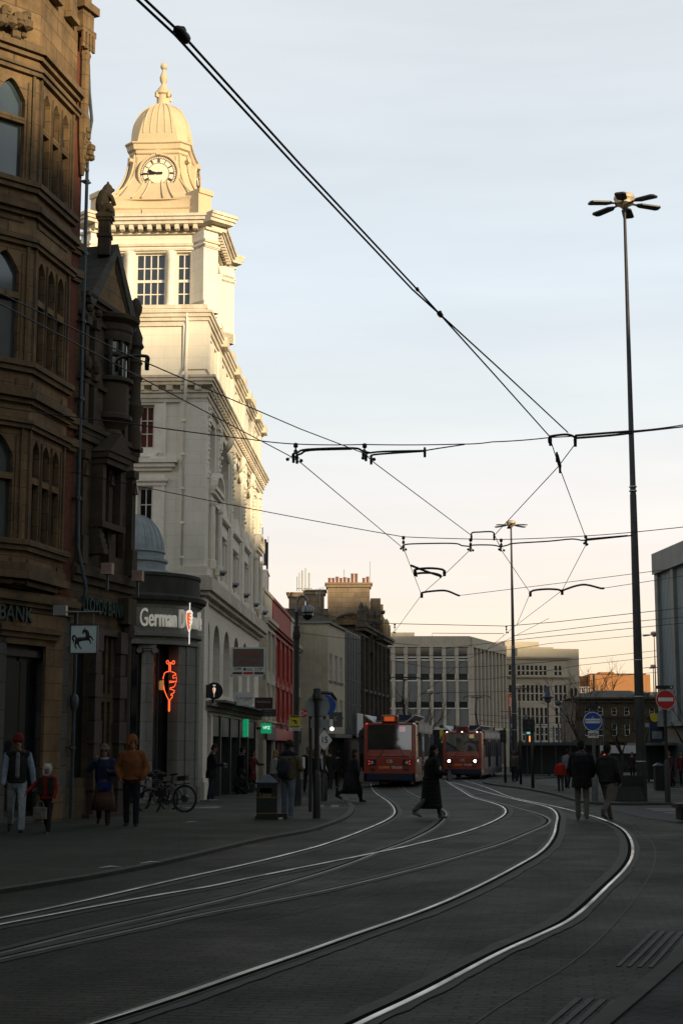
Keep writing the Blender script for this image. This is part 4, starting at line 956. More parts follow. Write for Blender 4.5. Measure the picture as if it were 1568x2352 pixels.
def tw(M, k):
    d = MB(M @ T(-H2 + .06, -H2 + .06, 0, R(45))); d.box(-.40, .40, -.24, .4, z0, zc0 + .02)
    for p, a, b in ((.05, zw1 + .02, zw1 + .12), (.06, z0, z0 + .4)): d.box(-.40 - p, .40 + p, -.24 - p, .4, a, b)
    d.build('corner_pier', MT['white'], bW)
rot4(tw)
random.seed(11)
def tw(M, k):
    d = MB(); d.M = M @ T(-H2 + .06, -H2 + .06, 0, R(45))
    for j in range(22): d.ball((random.uniform(-.15, .15) * (1 if j < 10 else .5), -.25, zw1 - .05 - j * .075), random.uniform(.04, .09), 6)
    d.build('carved_swag', MT['whitetrim'], bW, True)
rot4(tw)
d = MB()
prof = [(.08, zw1 + .05, zw1 + .13), (.06, zc0 - .5, zc0 - .4), (.12, zc0 - .06, zc0 + .02), (.46, zc0 + .2, zc1 - .02), (.54, zc1 - .02, zc2 - .1), (.60, zc2 - .1, zc2)]
for p, a, b in prof: d.box(CT.x - H2 - p, CT.x + H2 + p, CT.y - H2 - p, CT.y + H2 + p, a, b)
def tw(M, k):
    d.M = M
    for i in range(11): x = -1.65 + i * .33; d.box(x - .075, x + .075, -H2 - .42, -H2 + .02, zc0 + .02, zc0 + .2)
    d.M = M @ T(-H2 + .06, -H2 + .06, 0, R(45))
    for p, a, b in prof: d.box(-.42 - p * .8, .42 + p * .8, -.22 - p * .9, .4, a + .003, b + .012)
    for x in (-.4, -.13, .13, .4): d.box(x - .06, x + .06, -.58, .1, zc0 + .02, zc0 + .2)
rot4(tw); d.build('tower_cornice', MT['dirtytrim'], bW)
# clock stage: concave flared body, buff coloured
yk = lambda y: PD(365, y, 52.6).z
zb0, zb1, zb2 = zc2, yk(458), yk(340)
def ring(h, z, ch=.22, bow=0.0, n=6):       # chamfered square ring; bow<0 pulls sides in
    pts = []
    for k in range(4):
        M = Mx.Rotation(k * pi / 2, 4, 'Z'); c = h * ch
        for i in range(n + 1):
            t = -1 + 2 * i / n; pts.append(M @ V((t * (h - c), -h - bow * (1 - t * t), 0)))
    return [V((p.x + CT.x, p.y + CT.y, z)) for p in pts]
d = MB()
d.rings([ring(2.0, zb0 - .02), ring(2.0, zb0 + .10), ring(1.92, zb0 + .11), ring(1.92, zb1 - .45)])
d.rings([ring(1.95, zb1 - .46, .2, -.10), ring(2.02, zb1 - .4, .2, -.12), ring(1.95, zb1 - .36, .2, -.12), ring(1.98, zb1 - .1, .2, -.22), ring(2.06, zb1, .2, -.26), ring(2.0, zb1 + .06, .2, -.28)])
for k in range(4):
    M = T(CT.x, CT.y, 0) @ Mx.Rotation(k * pi / 2, 4, 'Z'); d.M = M; d.box(-.36, .36, -1.98, -1.5, zb0 + .1, zb1 - .45); d.M = M @ T(-1.75, -1.75, 0, R(45)); d.box(-.38, .38, -.18, .4, zb0, zb1 + .02); d.box(-.44, .44, -.24, .4, zb1 + .02, zb1 + .2)
d.M = None
N_ = 14; hp = lambda t: 1.12 + .78 * (1 - t) ** 2.2
d.rings([ring(hp(i / N_), zb1 - .05 + (zb2 - zb1 + .05) * i / N_, .3, -.02 * (1 - i / N_)) for i in range(N_ + 1)])
# ribs on the flared body
for k in range(4):
    M = T(CT.x, CT.y, 0) @ Mx.Rotation(k * pi / 2, 4, 'Z'); d.M = M
    for x in (-.92, -.42, -.22, .22, .42, .92):
        pts = []
        for i in range(N_ + 1):
            t = i / N_; z = zb1 + .02 + (zb2 - .1 - zb1) * t; h = hp(t); xx = x * (.86 + .45 * (h - 1.12))
            pts.append((xx * h / 1.25, -h - .005, z))
        d.tube(pts, .035, 5)
    for s_ in (-1, 1):
        pts = [(s_ * hp(i / N_) * .76, -hp(i / N_) * .985, zb1 + (zb2 - zb1) * i / N_) for i in range(N_ + 1)]; d.tube(pts, .04, 6)
    d.M = M @ T(-.98, -.98, 0, R(45)); d.tube([(-.2, -.12, zb2 - .22), (.2, -.12, zb2 - .22)], .08, 8)
d.M = None
d.build('clock_stage', MT['tan'], bW, True, auto=30)
d = MB(); yd = lambda y: PD(365, y, 53.2).z
zt0, zt1 = yd(346), yd(326)
d.rings([ring(1.06, zt0 - .1, .28), ring(1.1, zt0 - .06, .28), ring(1.1, zt0 + .04, .28), ring(1.17, zt0 + .08, .26, -.03), ring(1.19, zt1 - .08, .26, -.03), ring(1.25, zt1 - .05, .26, -.03), ring(1.25, zt1, .26, -.03), ring(1.08, zt1 + .04, .28)])
d.build('neck_cornice', MT['tan'], bW)
d = MB(); ztop = PD(370, 238, 54.1).z; HD = ztop - zt1
dome = lambda t: 1.06 * max(0, 1 - t ** 2.5) ** .5
rs = []
for i in range(17):
    t = i / 16; h = max(.22, dome(t)); rs.append(ring(h, zt1 + .02 + HD * t, .28 + .28 * t, .06 * h * min(1, t * 2)))
d.rings(rs)
for k in range(4):
    M = T(CT.x, CT.y, 0) @ Mx.Rotation(k * pi / 2, 4, 'Z'); d.M = M
    for x in (-.62, -.32, 0, .32, .62):
        pts = [(x * max(.22, dome(t)) / 1.06 * .9 * (1 - .1 * t), -max(.22, dome(t)) * (1 + .06 * min(1, t * 2) * (1 - (x / .85) ** 2)), zt1 + .02 + HD * t) for t in [.2 + .75 * i / 12 for i in range(13)]]; d.tube(pts, .03, 5)
    d.M = M @ T(-.0, 0, 0, R(45)); 
d.M = None
d.build('dome', MT['tan'], bW, True, auto=30)
d = MB(); yf = lambda y: PD(375, y, 54.1).z
d.lathe([(.29, ztop - .12), (.26, yf(236)), (.24, yf(216)), (.32, yf(213)), (.32, yf(208)), (.26, yf(204)), (.17, yf(196)), (.09, yf(190)), (.085, yf(186)), (.14, yf(180)), (.155, yf(172)), (.115, yf(166)), (.07, yf(160)), (.06, yf(154)), (.09, yf(152)), (.06, yf(150))] , (CT.x, CT.y, 0), 12)
d.ball((CT.x, CT.y, yf(154) + .12), .135, 12)
d.tube([(CT.x, CT.y, yf(150)), (CT.x, CT.y, yf(131))], .012, 5)
for q in (0, 1.6, 3.1, 4.7): d.tube([(CT.x, CT.y, yf(141)), (CT.x + .12 * cos(q), CT.y + .12 * sin(q), yf(138))], .006, 4)
for k in range(4): d.M = T(CT.x, CT.y, 0) @ Mx.Rotation(k * pi / 2 + pi / 4, 4, 'Z'); d.box(-.05, .05, -.36, -.22, yf(222), yf(211)); 
d.build('finial', MT['tan'], bW, True, auto=35)
# clocks on the visible faces
CLK = plain('cream_clock_face', (.78, .70, .54), .5, var=.04); NUM = plain('dark_brown_numerals', (.05, .03, .02), .6)
zc = PD(363, 395, 52.85).z
for k in (0, 3):
    hc_ = hp((zc - zb1) / (zb2 - zb1)) + .10
    # tower local faces: k=3 looks towards the viewer (-x), k=0 looks over the street
    M = T(CT.x, CT.y, zc) @ Mx.Rotation(-pi / 2 if k == 3 else 0, 4, 'Z') @ T(.10, -hc_, 0)
    M = M @ Mx.Scale(1.12, 4); d = MB(M); ro_, ri = .70, .60
    n = 40; rr = []
    for i in range(n):
        a = 2 * pi * i / n; rr.append([V((r_ * cos(a), y_, r_ * sin(a))) for r_, y_ in ((ri, .3), (ri, -.02), (ri + .03, -.06), (ro_ - .03, -.06), (ro_, -.02), (ro_ + .02, .3))])
    d.rings(rr, False, True); d.box(-.07, .07, -.1, .02, ri + .02, ro_ + .10)
    c_ = d.build('clock_surround', MT['tan'], bW, True, auto=30)
    d = MB(M); disc(d, (0, 0), ri + .01, -.01, .02, 40); cf = d.build('clock_face', CLK, c_)
    d = MB(M)
    def bar(a, r0, r1, w_, off=0.0, y=-.022):
        ca, sa = cos(a), sin(a); ux, uz = sa, ca; px_, pz = ca, -sa
        q = [V((ux * r + px_ * (o_ + off), y, uz * r + pz * (o_ + off))) for r, o_ in ((r0, -w_), (r1, -w_), (r1, w_), (r0, w_))]
        d.add([*q, *[v + V((0, .012, 0)) for v in q]], [(0, 1, 2, 3), (4, 7, 6, 5), (0, 4, 5, 1), (1, 5, 6, 2), (2, 6, 7, 3), (3, 7, 4, 0)])
    for i in range(60): bar(i * pi / 30, .515, .585, .006)
    for r_ in (.355, .512, .588):
        for i in range(48): a = i * pi / 24; bar(a, r_ - .006, r_ + .006, r_ * pi / 47)
    for i, num in enumerate(['XII', 'I', 'II', 'III', 'IIII', 'V', 'VI', 'VII', 'VIII', 'IX', 'X', 'XI']):
        a = i * pi / 6; wid = {'I': .022, 'V': .045, 'X': .045}; tot = sum(wid[c] for c in num); o_ = -tot / 2
        for c in num:
            m_ = o_ + wid[c] / 2
            if c == 'I': bar(a, .375, .50, .009, m_)
            elif c == 'V': 
                for s_ in (-1, 1): bar(a + s_ * .012, .375, .50, .007, m_ + s_ * .012)
            else:
                for s_ in (-1, 1): bar(a + s_ * .035, .375, .50, .008, m_ - s_ * .012)
            o_ += wid[c]
    d.build('numerals', NUM, cf)
    d = MB(M)
    bar(R(-93), -.12, .58, .016, 0, -.05); bar(R(-93), -.14, -.03, .035, 0, -.05); bar(R(-75), -.08, .36, .022, 0, -.038); bar(R(-75), .24, .33, .05, 0, -.038); disc(d, (0, 0), .04, -.07, -.02, 12)
    bar(R(-93), .1, .3, .028, 0, -.05)
    d.build('clock_hands', MT['signblack'], cf)
d = MB(); d.box(.5, LW - .5, 4.6, WW - .5, za3 - .1, za3 + .2); d.build('roof', MT['lead'], bW)
# ---------------- projecting shop signs along the street -------------
def psign(name, label, x0, x1, y0, y1, s, off=.0, mat='signwhite', kind='board'):
    """board facing the viewer, hung from the facade at distance s along it"""
    D = OW[1] + s; a = PD(x0, y0, D); b = PD(x1, y1, D)
    t = thing(name, label, 'sign', ((a.x + b.x) / 2, D, (a.z + b.z) / 2)); w, h = (b.x - a.x) / 2, (a.z - b.z) / 2
    return t, w, h
def board(t, w, h, mat, th=.06, rim=None, nm='panel'):
    d = MB(); d.box(-w, w, -th / 2, th / 2, -h, h); o = d.build(nm, mat, t)
    if rim:
        d = MB(); r_ = .06
        for q in ((-w - .0, -w + r_, -h, h), (w - r_, w, -h, h), (-w, w, h - r_, h), (-w, w, -h, -h + r_)): d.box(q[0], q[1], -th / 2 - .03 - .001 * (q[2] == h - r_), th / 2, q[2], q[3])
        d.build('frame', rim, t)
    return o
t, w, h = psign('letting_board', 'large letting board with orange OFFICES TO LET lettering', 532, 609, 1487, 1553, 9)
board(t, w, h, plain('grey_board', (.12, .12, .115), .6, var=.1), .08, MT['signwhite'])
OL = plain('orange_letters', (.30, .075, .02), .5)
text_obj('lettering', 'OFFICES', OL, t, T(0, -.06, h * .52), h * .50, .006, .92); text_obj('lettering', 'TO LET', OL, t, T(0, -.06, -h * .0), h * .50, .006, .92)
d = MB(); d.box(-w + .06, w - .06, -.05, -.03, -h + .06, -h * .36); d.build('strip', MT['signwhite'], t)
for x, s_, m in ((-.62, 'CPP', MT['signblack']), (.62, 'LCP', MT['dkgrey'])): text_obj('lettering', s_, m, t, T(w * x, -.056, -h * .52), h * .26, .004, 1.15)
d = MB()
d.box(-w * .92, -w * .36, -.056, -.05, -h * .88, -h * .72); d.box(w * .36, w * .92, -.056, -.05, -h * .88, -h * .72); d.build('text_bar', MT['dkgrey'], t)
d = MB(); d.box(-w * .29, w * .29, -.056, -.05, -h * .88, -h * .72); d.build('text_bar', MT['signred'], t)
d = MB(); disc(d, (-w * .2, -h * .53), h * .1, -.056, -.05, 14); d.box(-w * .08, w * .25, -.056, -.05, -h * .52, -h * .49); d.box(-w * .08, w * .25, -.056, -.05, -h * .6, -h * .57); d.build('emblem', MT['sandtrim'], t)
t, w, h = psign('disc_sign', 'round black lit sign with an orange and white kebab skewer', 473, 512, 1567, 1607, .6)
d = MB(); disc(d, (0, 0), h * .98, -.07, .07, 40); d.build('disc', MT['signblack'], t); d = MB(); d.box(-w - .25, -w * .6, -.08, .08, -h * .8, h * .7); d.box(-w * .3, 0, -.05, .05, -h * 1.4, -h * .9); d.build('bracket', MT['black'], t)
mo, mw = MB(), MB(); kebab(mo, mw, T(0, -.08, 0), h * .72); e = mw.build('emblem', WHL, t); mo.build('emblem_meat', ORG, e)
t, w, h = psign('office_sign', 'pale rectangular sign with a thin dark letter b', 537, 580.5, 1590, 1620, 5.5)
board(t, w, h, MT['signwhite'])
d = MB(); d.box(-w * .72, -w * .68, -.042, -.03, -h * .1, h * .55); pts = [(-w * .68 + w * .22 * sin(q), 0, -h * .25 + h * .28 * cos(q)) for q in [i * pi / 10 for i in range(11)]]; d.tube([(x, -.036, z) for x, _, z in pts] + [(-w * .9, -.036, -h * .42)], w * .018, 5); d.build('emblem', MT['signblack'], t)
text_obj('lettering', 'BELL & BUXTON', MT['dkgrey'], t, T(w * .28, -.036, h * .1), h * .27, .004, .95); text_obj('lettering', 'SOLICITORS', MT['grey'], t, T(w * .34, -.036, -h * .2), h * .18, .004, 1.0)
t, w, h = psign('shop_sign', 'dark maroon supermarket sign with white lettering', 585, 626, 1602, 1628, 13)
board(t, w, h, plain('maroon_sign', (.035, .012, .012), .5)); text_obj('lettering', "Sainsbury's", MT['signback'], t, T(0, -.036, h * .25), h * .62, .004, .9); text_obj('lettering', 'Local', plain('dull_orange', (.12, .03, .01), .5), t, T(-w * .3, -.036, -h * .35), h * .5, .004, .9)
t, w, h = psign('shop_sign', 'grey hanging sign directly below the maroon supermarket sign', 596, 634, 1629, 1646, 15)
board(t, w, h, MT['dkgrey']); text_obj('lettering', "Sainsbury's", MT['grey'], t, T(0, -.036, h * .5), h * .5, .003); text_obj('lettering', '7am to 11pm', MT['grey'], t, T(0, -.036, -h * .1), h * .4, .003); text_obj('lettering', 'Open 7 days', MT['grey'], t, T(0, -.036, -h * .6), h * .4, .003)
GRN = emis('green_lit_sign', (.0, .24, .095), .75)
t, w, h = psign('shop_sign', 'bright green lit vape shop sign', 599.5, 623, 1661.5, 1684.5, 15.5)
board(t, w, h, GRN, .14); text_obj('lettering', 'VPZ', emis('white_lit', (.7, .9, .8), .8), t, T(w * .08, -.08, h * .1), h * .85, .004, .95); d = MB(); d.tube([(-w * .42 + w * .46 * cos(q), -.078, h * .1 + w * .46 * sin(q)) for q in [2 * pi * i / 24 for i in range(24)]], h * .03, 4, False, True); d.build('ring', MT['signwhite'], t)
d = MB(); d.box(-w - .2, -w, -.03, .03, -.05, .05); d.build('bracket', MT['black'], t)
p = WW_ @ V((11.3, -.02, 1.55)); p = PD(564.5, 1672, 59.5)
t = thing('shop_sign', 'narrow green lit fascia sign seen edge-on inside the shopfront', 'sign', p); d = MB(); d.box(-.09, .09, -.3, .3, -.34, .34); d.build('panel', GRN, t); d = MB(); d.box(-.01, .06, -.305, -.3, .02, .06); d.box(-.05, .06, -.305, -.3, -.2, -.16); d.build('stripe', MT['signwhite'], t)
# red and white game shop signs further on
t, w, h = psign('disc_sign', 'red oval sign with white swirl lettering behind the black mast', 691, 705.5, 1628, 1648, 28)
d = MB(); d.prismy([(w * 1.5 * cos(q) - w * .3, h * .95 * sin(q)) for q in [2 * pi * i / 28 for i in range(28)]], -.06, .06); d.build('disc', MT['signred'], t); d = MB()
for a0, r_ in ((0, .62), (0, .3)): d.tube([(-w * .8 + w * r_ * cos(q), -.07, h * r_ * 1.0 * sin(q)) for q in [.6 + i * .28 for i in range(19)]], h * .10, 5)
d.build('swirl', MT['signwhite'], t); text_obj('lettering', 'ex', MT['signwhite'], t, T(w * .35, -.065, 0), h * 1.0, .01, 1.0)
t, w, h = psign('disc_sign', 'narrow red oval sign with a white swirl seen edge-on over the red shop', 656.5, 664.5, 1648, 1681, 30)
d = MB(); d.prismy([(w * cos(q), h * .95 * sin(q)) for q in [2 * pi * i / 28 for i in range(28)]], -.06, .06); d.build('disc', MT['signred'], t); d = MB(); d.tube([(w * .2 + w * .6 * cos(q), -.07, h * .62 * sin(q)) for q in [2 * pi * i / 20 for i in range(20)]], w * .16, 5, False, True); d.ball((w * .2, -.07, 0), w * .3, 8, (1, .3, 2)); d.build('swirl', MT['signwhite'], t)
t, w, h = psign('fascia_sign', 'small pale text panel on the red shop fascia', 633, 652, 1664, 1676, 31)
board(t, w, h, MT['signback']); text_obj('lettering', 'buy sell exchange', MT['dkgrey'], t, T(0, -.036, 0), h * .5, .003, .8)
t, w, h = psign('shop_sign', 'dark grey square sign with a pale c on the cream building', 755, 786, 1636, 1670, 44)
board(t, w, h, plain('charcoal_sign', (.05, .055, .05), .6)); d = MB(); d.tube([(w * .05 + w * .28 * cos(q), -.036, h * .15 + w * .28 * sin(q)) for q in [.9 + i * .25 for i in range(18)]], w * .05, 5); d.tube([(w * .05 + w * .14 * cos(q), -.036, h * .15 + w * .14 * sin(q)) for q in [.9 + i * .25 for i in range(18)]], w * .04, 5); d.build('emblem', MT['signback'], t)
for x, y, s_, lab in ((762, 1674, 46, 'bright round ceiling lamp under the cream building canopy'), (727, 1690, 40, 'small bright lamp in the dark shopfront left of the 15 sign')):
    p = PD(x, y, OW[1] + s_ - 3); t = thing('shop_lamp', lab, 'lamp', p); d = MB(); d.ball((0, 0, 0), .12 if x > 750 else .07, 10); d.build('bulb', emis('white_lamp', (1, .97, .9), 4), t); d = MB(); d.tube([(0, 0, .05), (0, 0, .3)], .02, 5); d.build('stem', MT['black'], t)
# ---------------- shops beyond the white building -------------
O1 = (-3.91, 71.5, 2.5)
def f1(x, y): return FP(x, y, *O1)
W1 = Mx.Translation((O1[0], O1[1], 0)) @ Mx.Rotation(frame_rz(O1[2]), 4, 'Z')
def shop_unit(name, label, x0, x1, mat, top, corn, wmat, nwin):
    t = thing(name, label, 'building', (O1[0], O1[1], 0), frame_rz(O1[2]))
    s0 = f1(x0, 1500)[0] + .01; s1 = f1(x1, 1500)[0] - .01
    b = -.9
    wd = (s1 - s0) / nwin; hs = []
    for i in range(nwin):
        c_ = s0 + wd * (i + .5); hs += [(c_ - wd * .24, c_ + wd * .24, 3.2, 4.6, 'point'), (c_ - wd * .24, c_ + wd * .24, 5.4, 7.0)]
    d = MB(); wall(d, s0, s1, 2.6, corn, hs, 0, .35); wall(d, s0, s1, corn, top, [], .05); d.box(s0, s1, .36, 9, b, top - .05)
    for (a, c_) in ((s0, s0 + .3), (s1 - .3, s1)): d.box(a, c_, -.12, .3, b, 2.6)
    d.quad((s0, 0, b), (s0, 9, b), (s0, 9, top), (s0, 0, top))
    d.build('wall', mat, t)
    d = MB(); strip(d, s0, s1, [(.12, corn - .5, corn - .35), (.3, corn - .1, corn + .08), (.2, corn - .22, corn - .1)], 0, .05, False); strip(d, s0, s1, [(.15, 2.6, 2.8), (.25, 2.8, 2.9), (.12, 4.85, 5.0)], 0, .05, False); strip(d, s0, s1, [(.08, top - .12, top + .06)], .05, .1, False)
    for i in range(nwin + 1):
        c_ = s0 + wd * i; d.box(max(s0, c_ - .16), min(s1, c_ + .16), -.14, .02, 2.9, corn - .5)
        if i < nwin: d.prismy([(c_ + wd * .2, 4.72), (c_ + wd * .8, 4.72), (c_ + wd * .5, 5.35)], -.16, .02)
    d.build('cornice', wmat, t)
    for h in hs: window(t, None, *h[:4], MT['frame'], MT['glass'], 2, 2, .2)
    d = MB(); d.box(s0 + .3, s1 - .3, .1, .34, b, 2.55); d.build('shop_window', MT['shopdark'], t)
    d = MB(); d.box(s0, s1, -.2, .1, 1.95, 2.58); d.build('fascia', MT['signred'] if mat is MT['redpaint'] else MT['dkgrey'], t)
    d = MB()
    for i in range(5): x = s0 + .4 + (s1 - s0 - .8) * i / 4; d.box(x - .05, x + .05, .02, .12, b, 1.95)
    d.build('shopfront', MT['redpaint'] if mat is MT['redpaint'] else MT['darkframe'], t)
    return t
CREAMP = plain('cream_painted_stone', (.50, .46, .36), .75, var=.15, scale=1.5, bump=.1)
shop_unit('terrace_building', 'narrow cream painted shop building between white building and red shop', 606, 627, CREAMP, 9.35, 7.85, CREAMP, 2)
shop_unit('terrace_building', 'dark red painted shop building with carved upper storeys', 627, 668, MT['redpaint'], 9.35, 7.85, MT['redpaint'], 4)
shop_unit('terrace_building', 'narrow cream painted shop building just beyond the red shop', 668, 687, CREAMP, 9.35, 7.85, CREAMP, 3)
def blk(name, label, cat='building', **k): return thing(name, label, cat, **k)
# white end block with aerial masts, behind the white building
p = PD(604, 1330, 88)
t = thing('rooftop_block', 'small pale sunlit rooftop block just past the white building corner', 'rooftop block', (p.x, 88, 0))
d = MB(); zt = HZ(1312, 88); d.box(-1.2, .2, 0, 3, 8, zt); d.box(-1.3, .26, -.06, 3.06, zt, zt + .1); d.box(.12, .22, -.08, 0, 8.5, zt); d.build('wall', MT['whitetrim'], t)
p = PD(605, 1260, 88.5)
t = thing('antenna_mast', 'cluster of phone mast antennas on the pale rooftop block', 'antenna', (p.x, 88.5, zt + .1))
d = MB(); h_ = HZ(1215, 88.5) - zt
d.tube([(-.06, 0, 0), (-.06, 0, h_)], .03, 6); d.tube([(.28, 0, -2.2), (.28, 0, h_ * .8)], .015, 5); d.build('mast', MT['grey'], t)
d = MB(); d.lathe([(.09, .3), (.09, h_ * .72)], (.1, 0, 0), 8); d.lathe([(.06, .1), (.06, h_ * .66)], (.22, .1, 0), 8); d.build('antenna_panel', MT['dkgrey'], t)
# cream building with blank flank facing the viewer
X2, D2 = -2.72, 97.4
xr = PD(753, 1560, D2).x; z2 = HZ(1444, D2)
bC = thing('cream_building', 'pale render building with a blank stained flank wall towards the tram stop', 'building', (xr, D2, 0), frame_rz(9))
d = MB(); Mi = (Mx.Translation((xr, D2, 0)) @ Mx.Rotation(frame_rz(9), 4, 'Z')).inverted()
Ls = 7.05; hs = [(.5 + i * 2.1, 1.7 + i * 2.1, a, b) for i in range(3) for a, b in ((3.6, 4.7), (5.9, 7.6))]
wall(d, 0, Ls, 2.4, z2 + .35, hs, 0, .2); d.box(.01, Ls, .22, 12, -1, z2 + .3)
d.quad((0, 0, -1), (0, 12, -1), (0, 12, z2 + .35), (0, 0, z2 + .35)); d.quad((0, .0, -1), (Ls, .0, -1), (Ls, .0, 2.4), (0, 0, 2.4)); d.build('wall', MT['cream'], bC)
d = MB()
for i in range(3): d.box(.4 + i * 2.1, 1.8 + i * 2.1, -.10, .02, 3.45, 3.6); d.box(.4 + i * 2.1, 1.8 + i * 2.1, -.10, .02, 5.75, 5.9)
d.box(-.2, Ls, -.15, 12, z2 + .35, z2 + .5); d.box(-.12, Ls, -.5, .02, 2.2, 2.45); d.build('cornice', MT['greystone'], bC)
for h in hs: window(bC, None, *h, MT['frame'], MT['glass'], 3, 2, .12)
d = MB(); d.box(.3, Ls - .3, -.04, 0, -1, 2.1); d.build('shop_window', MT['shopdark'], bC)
d = MB(); d.prismy([(0.2, z2 + .5), (Ls, z2 + .5), (Ls, z2 + .9), (.8, z2 + .9)], .5, 11.5); d.build('roof', MT['slate'], bC)
# black panelled unit with bright vertical fins
X3, D3 = .11, 104.4
bD = thing('black_panel_building', 'black glazed shop building with thin white vertical fins', 'building', (X3, D3, 0), frame_rz(9))
z3 = HZ(1452, 108); L3 = 8.3
d = MB(); d.box(0.01, L3, .1, 9, -1, z3); d.box(.01, L3, 0, .1, 2.2, z3 - .1); d.build('wall', MT['shopdark'], bD)
d = MB()
for i in range(6): 
    x = .9 + i * 1.3; d.box(x - .03, x + .03, -.12, .02, 2.4, z3)
    for z in (2.6, 4.6, 6.3): d.box(x - .07, x + .07, -.16, .02, z - .05, z + .05)
d.build('fin', MT['grey'], bD)
d = MB(); d.box(4.6, 7.4, -.32, -.22, 2.3, 4.0); d.build('panel', MT['ltgrey'], bD)
d = MB(); d.box(.2, L3 - .2, -.02, .1, -1, 2.0); d.build('shop_window', MT['shopdark'], bD)
# dark ornate Victorian block with chimneys
X4, D4 = 1.41, 112.7
bE = thing('ornate_building', 'dark ornate Victorian corner building with arched pediment and tall stone chimneys', 'building', (X4, D4, 0), frame_rz(9))
z4 = HZ(1462, 120); L4 = 16
DK = masonry('dark_carved_stone', (.105, .085, .06), (.085, .07, .05), (.04, .035, .03), 1.0, .5, .008, grime=.6)
hs = [(1.0 + i * 2.5, 2.1 + i * 2.5, a, b) for i in range(6) for a, b in ((3.2, 5.4), (6.2, 8.2))]
d = MB(); wall(d, 0, L4, 2.2, z4, hs, 0, .35); d.box(0, L4, .36, 14, -1, z4); d.quad((0, 0, -1), (0, 14, -1), (0, 14, z4), (0, 0, z4)); d.box(0, L4, .05, .36, -1, 2.2); d.build('wall', DK, bE)
for h in hs: window(bE, None, *h, MT['darkframe'], MT['glass'], 2, 2, .2)
d = MB(); strip(d, 0, L4, [(.2, z4 - .5, z4 - .35), (.45, z4 - .1, z4 + .15), (.6, z4 + .15, z4 + .35), (.3, 2.2, 2.5), (.2, 5.7, 5.9)], 0, .3, True)
for i in range(7): x = .1 + i * 2.5; d.box(x, x + .28, -.3, .02, 2.5, z4 - .5); d.box(x + .34, x + .56, -.2, .02, 2.5, z4 - .5)
for i in range(7): x = .2 + i * 2.5; d.box(x, x + .6, -.3, .3, z4 + .35, z4 + 1.3); d.lathe([(.3, z4 + 1.3), (.34, z4 + 1.45), (.2, z4 + 1.6), (.22, z4 + 1.8), (.02, z4 + 2.1)], (x + .3, 0, 0), 8)
d.build('cornice', DK, bE)
# attic gable facing the viewer, with segmental pediment
Mi4 = (Mx.Translation((X4, D4, 0)) @ Mx.Rotation(frame_rz(9), 4, 'Z')).inverted()
d = MB(Mi4)
def bx(x0, x1, D, y0, y1, dep=1.0):        # upright block seen between photo columns x0..x1
    a, b = PD(x0, y1, D), PD(x1, y1, D); d.box(a.x, b.x, D, D + dep, HZ(y1, D), HZ(y0, D))
bx(735, 857, 116, 1455, 1500, 6); bx(767, 850, 115.9, 1425, 1458, 4)
c0 = PD(806, 1428, 115.7); w0 = PD(843, 1428, 115.7).x - c0.x; pr = [(c0.x + w0 * cos(pi * i / 16), c0.z + w0 * .52 * sin(pi * i / 16)) for i in range(17)]; pi_ = [(c0.x + w0 * .85 * cos(pi - pi * i / 16), c0.z + w0 * .42 * sin(pi - pi * i / 16)) for i in range(17)]
d.prismy(pr + pi_, 115.3, 116.5); d.build('attic', DK, bE)
d = MB(Mi4); d.prismy(pr, 115.5, 116.4); d.box(c0.x - w0 * 1.05, c0.x + w0 * 1.05, 115.3, 116, c0.z - .25, c0.z); 
for k_ in range(9): d.ball((c0.x + random.uniform(-.6, .6), 115.5, c0.z + .15 + random.random() * .4), .14, 6)
d.build('pediment', MT['sand'], bE)
d = MB(Mi4); bx(735, 812, 115.6, 1466, 1530, .3); d.build('brick_wall', MT['brick'], bE)
d = MB(Mi4)
for x in (747, 853, 868): a = PD(x, 1425, 115.4); d.lathe([(.3, a.z - .3), (.34, a.z), (.18, a.z + .1), (.26, a.z + .4), (.2, a.z + .55), (.02, a.z + .9)], (a.x, a.y, 0), 8)
bx(851, 874, 119, 1374, 1470, 3); bx(862, 880, 121, 1388, 1470, 2); bx(868, 884, 118, 1402, 1407, 1.5)
d.build('turret', DK, bE)
CH = masonry('chimney_stone', (.34, .25, .16), (.28, .20, .125), (.15, .11, .07), .8, .4, .012, grime=.35)
POT = plain('terracotta_pot', (.22, .085, .045), .8, var=.2)
def stack(x0, x1, y0, y1, D, pots):
    global d
    d = MB(Mi4); a, b = PD(x0, y1, D), PD(x1, y1, D); zt = HZ(y0, D)
    d.box(a.x, b.x, D, D + 1.6, HZ(y1, D), zt); d.box(a.x - .22, b.x + .22, D - .22, D + 1.8, zt, zt + .12); d.box(a.x - .12, b.x + .12, D - .12, D + 1.7, zt - .25, zt - .003)
    c_ = d.build('chimney', CH, bE)
    for i in range(pots):
        x = a.x + (b.x - a.x) * (i + .5) / pots
        if i in (7, 8, 4) and pots > 6 and random.random() < .4: continue
        q = MB(Mi4); h_ = random.choice((.4, .45, .5, .75)); q.lathe([(.13, zt + .1), (.14, zt + .2), (.11, zt + .25), (.12, zt + .1 + h_), (.14, zt + .16 + h_)], (x, D + .6, 0), 8); q.build('chimney_pot', POT, c_)
stack(752, 849, 1342, 1425, 118, 11); stack(702, 744, 1358, 1405, 121, 0); stack(663, 700, 1364, 1400, 124, 0)
d = MB(Mi4)
a, b, c_ = PD(700, 1440, 117), PD(727, 1384, 117), PD(768, 1440, 117); d.add([a, b, c_, a + V((0, 5, 0)), b + V((0, 5, 0)), c_ + V((0, 5, 0))], [(0, 1, 2), (3, 5, 4), (0, 3, 4, 1), (1, 4, 5, 2)])
a, b = PD(640, 1452, 122), PD(760, 1398, 122); d.box(a.x, b.x, 122, 126, a.z - 2, b.z); d.build('roof', MT['slate'], bE)
